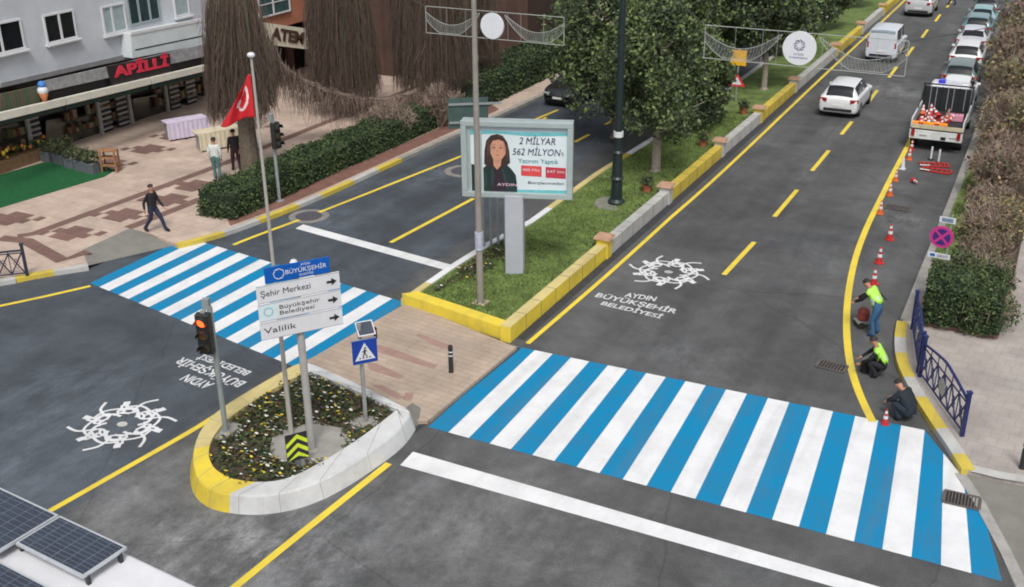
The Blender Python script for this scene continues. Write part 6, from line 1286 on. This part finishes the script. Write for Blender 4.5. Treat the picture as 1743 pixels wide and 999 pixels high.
for s_ in (-1, 1): mb.tube([(s_ * (TW / 2 - .04), yh - .05, 1), (s_ * (TW / 2 - .04), yh - .05, 2.2)], .035, DARK, 6); mb.tube([(s_ * (TW / 2 - .04), yh - .05, 2.1), (s_ * (TW / 2 - .04), y0_ + 1.9, 1.4)], .025, DARK, 6)
mb.tube([(-TW / 2, yh - .05, 2.18), (TW / 2, yh - .05, 2.18)], .035, DARK, 6); mb.build('rack', t)
rings = []
for y, zb, zt, k in [(yh + .08, .5, 2.05, .92), (yh + .5, .45, 2.16, .95), (yh + 1.25, .45, 2.12, .95), (yh + 1.75, .45, 1.35, .96), (y0_ + TLn - .1, .45, 1.15, .93), (y0_ + TLn, .55, .95, .86)]:
    hw = TW / 2 * k; tk = .80 if zt > 1.6 else .95; rings.append([(-hw, y, zb), (-hw, y, min(zt, 1.15) - .05), (-hw * tk, y, zt - .05), (-hw * tk * .9, y, zt), (hw * tk * .9, y, zt), (hw * tk, y, zt - .05), (hw, y, min(zt, 1.15) - .05), (hw, y, zb)])
mb = MB(); loft(mb, rings, CW); cb = mb.build('cab', t, bevel=.03)
mb = MB(); mb.box((-.15, yh + .04, 1.75), (1.4, .1, .45), GLASS); mb.build('rear_window', cb)
for s_ in (-1, 1): mb = MB(); mb.box((s_ * TW / 2 * .885, yh + .8, 1.62), (.06, .95, .5), GLASS, 0, 0); mb.build('side_window', cb)
mb = MB(); mb.box((0, yh + .55, 2.17), (1.05, .3, .14), mat('beacon_white', lin((190, 192, 200)), .3, .1, 4)); bc = mb.build('beacon_bar', t, bevel=.03)
mb = MB(); mb.box((-.36, yh + .55, 2.2), (.30, .32, .16), mat('beacon_blue', (.05, .05, .6), .25, .1, 4)); mb.build('blue_lens', bc)
for y in (y0_ + .95, y0_ + TLn - .95):
    for s_ in (-1, 1): mb = MB(); mb.tube([(s_ * (TW / 2 - .3), y, .38), (s_ * (TW / 2 - .03), y, .38)], .38, RUB, 18); wl = mb.build('wheel', t); mb = MB(); mb.tube([(s_ * (TW / 2 - .1), y, .38), (s_ * (TW / 2 - .018), y, .38)], .22, RIM, 12); mb.build('rim', wl)
mb = MB(); mb.box((0, 0, .5), (.9, TLn - .8, .2), TRIM); mb.build('chassis', t)
TRK = XF[t]
# ------------------------------------------------------------------ CONES AND BARRIERS
CR = mat('cone_red', lin((182, 44, 40)), .55, .15, 6); CO = mat('cone_orange', lin((205, 98, 44)), .55, .15, 6)
def cone(loc, label, h=.72, m=None, group='traffic cones set along the curved line', rot=None, cat='traffic cone'):
    h *= .78
    t = thing('traffic_cone', label, cat, loc, rng.uniform(0, 6), group); m = m or CR; r0 = h * .19
    mb = MB(); mb.box((0, 0, .02), (h * .46, h * .46, .04), m); mb.build('base', t, bevel=.01)
    mb = MB(); mb.lathe((0, 0, .035), [(r0, 0), (r0 * .25, h * .93), (r0 * .18, h * .95)], m, 14); c = mb.build('cone_body', t)
    mb = MB(); f = lambda s: r0 + (r0 * .25 - r0) * s / .93
    for a, b in ((.34, .52), (.68, .84)): mb.lathe((0, 0, .035), [(f(a) + .004, h * a), (f(b) + .004, h * b)], WSIGN, 14)
    mb.build('white_sleeve', c)
    if rot: t.rotation_euler = rot
    return t
cn = [((1506, 722), .52, CR, 'short red traffic cone beside the kneeling worker at the end of the yellow line'), ((1487, 484), .7, CR, 'red traffic cone just behind the standing worker'), ((1496, 448), .74, CR, 'red traffic cone second behind the standing worker'), ((1514, 408), .74, CR, 'red traffic cone just below the middle storm drain'), ((1498, 364), .66, CO, 'orange traffic cone at the left end of the middle storm drain'),
      ((1514, 333), .66, CO, 'orange traffic cone first above the middle storm drain'), ((1524, 308), .6, CO, 'red and white traffic cone midway between drain and truck'), ((1536, 288), .66, WSIGN, 'mostly white traffic cone in the line towards the truck'), ((1547, 272), .66, CO, 'orange traffic cone second from the truck bumper'), ((1551, 256), .6, CR, 'red traffic cone right at the left corner of the truck bumper')]
for p, h, m, lb in cn: cone(G(*p), lb, h, m)
cone(G(1553, 306, .12), 'red traffic cone knocked over in the closed lane left of the red barriers', .5, CR, 'knocked over', (R(88), 0, R(40)))
for (px, py, lb) in [(1584, 272, 'white marker post standing left behind the truck'), (1597, 277, 'white marker post standing right behind the truck')]:
    B = G(px, py); t = thing('marker_post', lb, 'marker post', B, 0, 'white marker posts behind the truck'); mb = MB(); mb.lathe((0, 0, 0), [(.13, 0), (.13, .03), (.04, .06)], RUB, 12); mb.build('base', t); mb = MB(); mb.lathe((0, 0, .05), [(.045, 0), (.04, .5), (.02, .53)], WSIGN, 10); mb.build('post', t)
for k, (px, py, rz_, lb) in enumerate([(1590, 282, .3, 'upper one of two red folding barriers lying on the asphalt behind the truck'), (1594, 292, -.1, 'lower one of two red folding barriers lying on the asphalt behind the truck')]):
    B = G(px, py); t = thing('folding_barrier', lb, 'barrier', B, rz_, 'red folding barriers'); mb = MB()
    for s_ in (-1, 1): mb.box((0, s_ * .22, .05), (1.15, .05, .05), CR); mb.box((s_ * .55, 0, .05), (.05, .4, .05), CR)
    mb.build('frame', t); mb = MB(); [mb.box((-.4 + .2 * q, 0, .05), (.045, .4, .035), CR if q % 2 else mat('barrier_dark_red', lin((150, 50, 48)), .6, .2, 4)) for q in range(5)]; mb.build('slats', t); mb = MB(); mb.box((-.42, -.23, .085), (.38, .09, .02), WSIGN); mb.build('white_band', t)
L0, rz0 = TRK; yb = L0[1] - 2.8
k = 0
side = ['left', 'middle', 'right']
for row, (dy, zz) in enumerate([(.45, 1.0), (.95, 1.0), (1.45, 1.0), (1.2, 1.28)]):
    for col in range(4):
        x = -.82 + col * .34 + .03 * row; h = .68
        cone((L0[0] + x, yb + dy, zz), 'red and white cone, %s in the %s row of the truck bed' % (['leftmost', 'second from left', 'third from left', 'rightmost'][col], ['rear', 'second', 'third', 'upper'][row]), h, CR if (row + col) % 3 else CO, 'cones piled in the truck bed', (R(rng.uniform(-60, 60)), R(rng.uniform(-60, 60)), rng.uniform(0, 6)), 'traffic cone')
t = thing('barrier_board', 'orange-yellow barrier board lying across the rear of the truck bed', 'barrier', (L0[0] - .28, yb + .2, 1.17), R(2)); mb = MB(); mb.box((0, 0, .03), (1.45, .16, .1), mat('board_orange', lin((240, 150, 40)), .5, .12, 4)); mb.build('board', t, bevel=.01); mb = MB(); mb.box((-.35, -.085, .03), (.2, .006, .08), CR); mb.box((.3, -.085, .03), (.2, .006, .08), CR); mb.build('red_stripes', t)
t = thing('tool_case', 'pink and white case on the right side of the truck bed', 'case', (L0[0] + .62, yb + 1.9, 1.0), R(5)); mb = MB(); mb.box((0, 0, .14), (.55, .35, .28), mat('case_pink', lin((205, 140, 160)), .6, .1, 4)); mb.build('shell', t, bevel=.02); mb = MB(); mb.tube([(-.1, 0, .28), (-.06, 0, .34), (.06, 0, .34), (.1, 0, .28)], .015, BLK, 6); mb.build('handle', t)

# ------------------------------------------------------------------ PEOPLE
HAIR = mat('hair_dark', (.018, .014, .012), .7, .3, 20); SK = mat('skin_tone', lin((176, 128, 104)), .6, .1, 8)
def person(label, loc, rz, J, cols, vest=None, hs=1.0, bulk=1.05, group=None, hat=None):
    """J: joints (x right, y forward, z up) -> one skinned surface; cols: jacket, trousers, shoes"""
    t = thing('person', label, 'person', loc, rz, group)
    V = []; E = []; Rr = []; Z = []
    def v(p, r_, zone): V.append(tuple(p)); Rr.append(r_); Z.append(zone); return len(V) - 1
    lerp = lambda a, b, s: tuple(a[i] + (b[i] - a[i]) * s for i in range(3))
    pel = v(J['pelvis'], .135, 'T'); ab = v(lerp(J['pelvis'], J['chest'], .5), .13, 'J'); ch = v(J['chest'], .15, 'J'); nb_ = v(lerp(J['chest'], J['head'], .42), .075, 'J'); nk = v(lerp(J['chest'], J['head'], .55), .055, 'S'); hd0 = v(lerp(J['chest'], J['head'], .8), .075, 'S'); hd = v(J['head'], .095, 'S')
    hup = np.array(J['head']) - np.array(J['chest']); hup /= np.linalg.norm(hup); hd2 = v(tuple(np.array(J['head']) + hup * .08), .075, 'S')
    E += [(pel, ab), (ab, ch), (ch, nb_), (nb_, nk), (nk, hd0), (hd0, hd), (hd, hd2)]
    for s in 'lr':
        sh = v(J['sh' + s], .062, 'J'); el = v(J['el' + s], .048, 'J'); wr = v(lerp(J['el' + s], J['wr' + s], .93), .034, 'J'); wr2 = v(J['wr' + s], .027, 'S'); ua = v(lerp(J['sh' + s], J['el' + s], .5), .054, 'J')
        E += [(ch, sh), (sh, ua), (ua, el), (el, wr), (wr, wr2)]
        d = np.array(J['wr' + s]) - np.array(J['el' + s]); d /= np.linalg.norm(d); side = np.cross(d, (0, 1, .2)); side /= (np.linalg.norm(side) + 1e-6); nrm_ = np.cross(side, d); w0 = np.array(J['wr' + s])
        palm = v(tuple(w0 + d * .06), .030, 'S'); E.append((wr2, palm))
        for q, (o_, ln_) in enumerate([(-.030, .068), (-.010, .080), (.010, .078), (.029, .060)]):
            b0 = v(tuple(w0 + d * .085 + side * o_), .0095, 'S'); b1 = v(tuple(w0 + d * (.085 + ln_ * .5) + side * o_ * 1.15 + nrm_ * .008), .009, 'S'); b2_i = v(tuple(w0 + d * (.085 + ln_) + side * o_ * 1.1 + nrm_ * .028), .0075, 'S'); E += [(palm, b0), (b0, b1), (b1, b2_i)]
        th0 = v(tuple(w0 + d * .045 - side * .042), .011, 'S'); th1 = v(tuple(w0 + d * .085 - side * .062 + nrm_ * .012), .009, 'S'); E += [(palm, th0), (th0, th1)]
        hp = v(J['hip' + s], .095, 'T'); kn = v(J['kn' + s], .066, 'T'); th = v(lerp(J['hip' + s], J['kn' + s], .45), .085, 'T'); cf = v(lerp(J['kn' + s], J['an' + s], .4), .058, 'T'); an = v(J['an' + s], .045, 'T')
        td = np.array(J['to' + s]) - np.array(J['an' + s]); heel = v(tuple(np.array(J['an' + s]) - np.array([0, 0, .045]) - td * .18), .042, 'F'); mt_ = v(lerp(J['an' + s], J['to' + s], .55), .042, 'F'); to = v(J['to' + s], .032, 'F'); E += [(pel, hp), (hp, th), (th, kn), (kn, cf), (cf, an), (an, mt_), (mt_, to), (an, heel)]
    me = bpy.data.meshes.new('person_body'); me.from_pydata(V, E, []); o = bpy.data.objects.new('body', me); scene.collection.objects.link(o); o.parent = t; XF[o] = XF[t]
    o.modifiers.new('skin', 'SKIN'); sv = me.skin_vertices[0].data
    for i, r_ in enumerate(Rr): q_ = 1.0 if Z[i] == 'S' else 1.16 * bulk; sv[i].radius = (r_ * q_ * (1.18 if i in (ab, ch, pel) else 1), r_ * q_ * (.85 if i in (ab, ch, pel) else 1)); sv[i].use_root = (i == pel)
    sb_ = o.modifiers.new('sub', 'SUBSURF'); sb_.levels = 1; sb_.render_levels = 1
    bpy.context.view_layer.update(); nm = bpy.data.meshes.new_from_object(o.evaluated_get(bpy.context.evaluated_depsgraph_get())); o.modifiers.clear(); o.data = nm; bpy.data.meshes.remove(me)
    nm.materials.clear(); [nm.materials.append(m) for m in (cols[0], cols[1], cols[2], SK)]; ix = {'J': 0, 'T': 1, 'F': 2, 'S': 3}; VA = np.array(V); RA = np.array(Rr)
    smp, smz = [], []
    for a, b in E:
        for s in (0, .25, .5, .75, 1): smp.append(VA[a] * (1 - s) + VA[b] * s); smz.append(ix[Z[a]] if s < .5 else ix[Z[b]])
    smp = np.array(smp)
    tor = []; 
    for pgn in nm.polygons:
        c = np.array(pgn.center); k = int(np.argmin(((smp - c) ** 2).sum(1))); pgn.material_index = smz[k]; pgn.use_smooth = True
        if vest and smz[k] == 0:
            dt = min(np.linalg.norm(c - VA[ch]), np.linalg.norm(c - VA[ab])); da = min(np.linalg.norm(c - np.array(J['el' + s])) for s in 'lr')
            if dt < .30 and da > .235: tor.append(pgn.index)
    if vest:
        mb = MB(); vi = {}
        for pi in tor:
            f = []
            for k in nm.polygons[pi].vertices:
                if k not in vi: q = nm.vertices[k]; vi[k] = len(mb.v); mb.v.append(tuple(q.co + q.normal * .018))
                f.append(vi[k])
            c = nm.polygons[pi].center; stripe = abs(((np.array(c) - VA[ab]) @ (VA[ch] - VA[ab])) / np.linalg.norm(VA[ch] - VA[ab]) - .04) < .03
            mb.f.append(tuple(f)); mb.m.append(1 if stripe else 0)
        mb.mats = [vest, mat('reflective_stripe', lin((190, 200, 190)), .4, .1, 5)]; vo_ = mb.build('safety_vest', t, smooth=True); vo_.modifiers.new('thickness', 'SOLIDIFY').thickness = .01
    # face and hair
    F = np.array(J.get('face', (0, 1, 0)), float); F -= hup * (F @ hup); F /= np.linalg.norm(F); Sd = np.cross(F, hup); Hc = np.array(J['head']) + hup * .02
    mb = MB()
    def hp_(f, s, u): return tuple(Hc + F * f + Sd * s + hup * u)
    mb.tube([hp_(.085, 0, .015), hp_(.118, 0, -.02)], [.010, .016], SK, 6)
    for s in (-1, 1): mb.ball(hp_(.088, s * .034, .018), .011, HAIR, 6); mb.ball(hp_(0, s * .098, 0), .024, SK, 6)
    mb.tube([hp_(.094, -.024, -.048), hp_(.094, .024, -.048)], .006, mat('lip', lin((140, 80, 72)), .6, .1, 4), 5); mb.build('face', t)
    mb = MB(); hr = .112; pts = []; fs = []; N1_, N2_ = 12, 6
    for i in range(N2_ + 1):
        a = i / N2_ * 1.75
        for j in range(N1_):
            b = 2 * math.pi * j / N1_; fr = math.cos(b); aa = min(a, 1.05 + .5 * (1 - fr) / 2 * 1.4); pts.append(tuple(Hc + hup * (.018 + hr * 1.03 * math.cos(aa)) + F * (hr * math.sin(aa) * fr - .012) + Sd * hr * .92 * math.sin(aa) * math.sin(b)))
    for i in range(N2_):
        for j in range(N1_): fs.append((i * N1_ + j, i * N1_ + (j + 1) % N1_, (i + 1) * N1_ + (j + 1) % N1_, (i + 1) * N1_ + j))
    mb.add(pts, fs, hat or HAIR); mb.build('hair' if not hat else 'cap', t, smooth=True)
    return t
def stand(lean=0, stride=0.0, arms=.25, swing=0.0):
    J = dict(pelvis=(0, 0, .95), chest=(0, lean, 1.33), head=(0, lean * 1.5 + .02, 1.63), shl=(-.19, lean, 1.42), shr=(.19, lean, 1.42), ell=(-.25, lean - .05 + swing, 1.13), elr=(.25, lean - .05 - swing, 1.13), wrl=(-.23, lean + .05 + swing * 2, .88), wrr=(.23, lean + .05 - swing * 2, .88),
             hipl=(-.10, 0, .90), hipr=(.10, 0, .90), knl=(-.11, .02 + stride * .6, .50), knr=(.11, .04 - stride * .25, .50), anl=(-.11, stride, .09), anr=(.11, -stride, .12 if stride else .09), tol=(-.12, stride + .17, .035), tor=(.12, -stride + .16, .035))
    return J
M_ = lambda n, c, **k: mat(n, lin(c), .85, .18, 6, **k)
BK1, BK2, NVJ, DEN = M_('jacket_black', (34, 30, 34)), M_('trousers_black', (28, 28, 34)), M_('trousers_navy', (36, 42, 66)), M_('denim_blue', (52, 92, 128)); SHO = M_('shoe_black', (22, 21, 22)); LJ = M_('jacket_pale', (190, 196, 192)); VY = mat('vest_yellow_green', (.40, .78, .10), .6, .08, 6, emit=None)
J = stand(.03, .36, swing=.12); person('man in a dark jacket and navy trousers striding across the left paving', G(265, 394, PAV), R(-80), J, (BK1, NVJ, SHO))
J = stand(0, .05); person('person in a pale jacket standing behind the left end of the hedge', G(371, 306, PAV), R(20), J, (LJ, M_('trousers_teal', (78, 110, 112)), SHO))
J = stand(.02, .12, swing=.05); person('person in dark clothes walking beside the nearest willow trunk', G(404, 291, PAV), R(60), J, (BK1, M_('trousers_maroon', (52, 28, 34)), SHO))
J = stand(.02, .2, swing=.06); person('distant pedestrian in dark clothes crossing at the top edge of the road', G(1621, 9), R(80), J, (BK1, NVJ, SHO))
# standing worker, bent forward over a spray unit, facing left
J = dict(pelvis=(0, -.12, .92), chest=(0, .10, 1.27), head=(0, .30, 1.50), face=(0, .8, -.6), shl=(-.19, .13, 1.34), shr=(.19, .13, 1.34), ell=(-.24, .30, 1.10), elr=(.24, .32, 1.12), wrl=(-.14, .52, .93), wrr=(.14, .55, .95),
         hipl=(-.11, -.12, .88), hipr=(.11, -.12, .88), knl=(-.13, -.02, .48), knr=(.12, -.06, .48), anl=(-.14, -.12, .09), anr=(.13, -.14, .09), tol=(-.15, .06, .035), tor=(.14, .04, .035))
person('worker in a bright yellow-green vest and blue jeans bending over the curved yellow line', G(1482, 569), R(78), J, (M_('sweater_black', (20, 22, 24)), DEN, M_('boots_blue', (40, 66, 96))), vest=VY)
# crouching worker
J = dict(pelvis=(0, -.10, .34), chest=(0, .10, .70), head=(0, .26, .98), face=(0, 1, -.5), shl=(-.18, .12, .80), shr=(.18, .12, .80), ell=(-.26, .30, .56), elr=(.26, .32, .56), wrl=(-.14, .50, .38), wrr=(.14, .52, .42),
         hipl=(-.11, -.08, .32), hipr=(.11, -.08, .32), knl=(-.19, .32, .46), knr=(.19, .30, .44), anl=(-.17, .06, .09), anr=(.17, .04, .09), tol=(-.18, .23, .035), tor=(.18, .21, .035))
person('worker in a bright yellow-green vest crouching right of the curved yellow line', G(1497, 640), R(96), J, (M_('sweater_black', (20, 22, 24)), BK2, SHO), vest=VY)
J = dict(J); J.update(pelvis=(0, -.12, .36), head=(0, .34, .86), chest=(0, .12, .66), shl=(-.18, .16, .74), shr=(.18, .16, .74), face=(0, .7, -.8))
person('worker in dark blue clothes kneeling beside the striped kerb, next to the short red cone', G(1542, 716), R(62), J, (M_('overall_dark', (26, 34, 42)), M_('trousers_dark_blue', (30, 40, 52)), SHO), bulk=1.3)
# line-painting unit in front of the standing worker
B = G(1459, 556); t = thing('line_painter', 'small red and grey wheeled line-painting unit in front of the standing worker', 'paint machine', (B[0] + .12, B[1] + .1, 0), R(30)); mb = MB(); mb.lathe((0, 0, .22), [(.15, 0), (.17, .05), (.17, .28), (.1, .36), (.05, .38)], mat('tank_red', lin((128, 58, 50)), .5, .2, 5), 14); mb.build('tank', t)
mb = MB(); mb.box((0, 0, .18), (.42, .34, .05), GALV); mb.tube([(.15, 0, .2), (.45, 0, .75), (.52, 0, .92)], .016, GALV, 6); mb.build('frame', t)
for s_ in (-1, 1): mb = MB(); mb.tube([(-.1, s_ * .18, .1), (-.1, s_ * .22, .1)], .1, RUB, 14); mb.build('wheel', t)
mb = MB(); mb.tube([(.52, -.2, .92), (.52, .2, .92)], .018, BLK, 6); mb.build('handlebar', t)
B = G(1468, 632); t = thing('paint_bucket', 'small dark bucket held low in front of the crouching worker', 'bucket', (B[0] + .05, B[1], 0), 0); mb = MB(); mb.lathe((0, 0, 0), [(.11, 0), (.14, .28), (.13, .28), (.10, .03)], BK2, 14); mb.build('pail', t); mb = MB(); mb.tube([(-.135, 0, .26), (-.09, 0, .36), (0, 0, .40), (.09, 0, .36), (.135, 0, .26)], .007, GALV, 5); mb.build('handle', t)
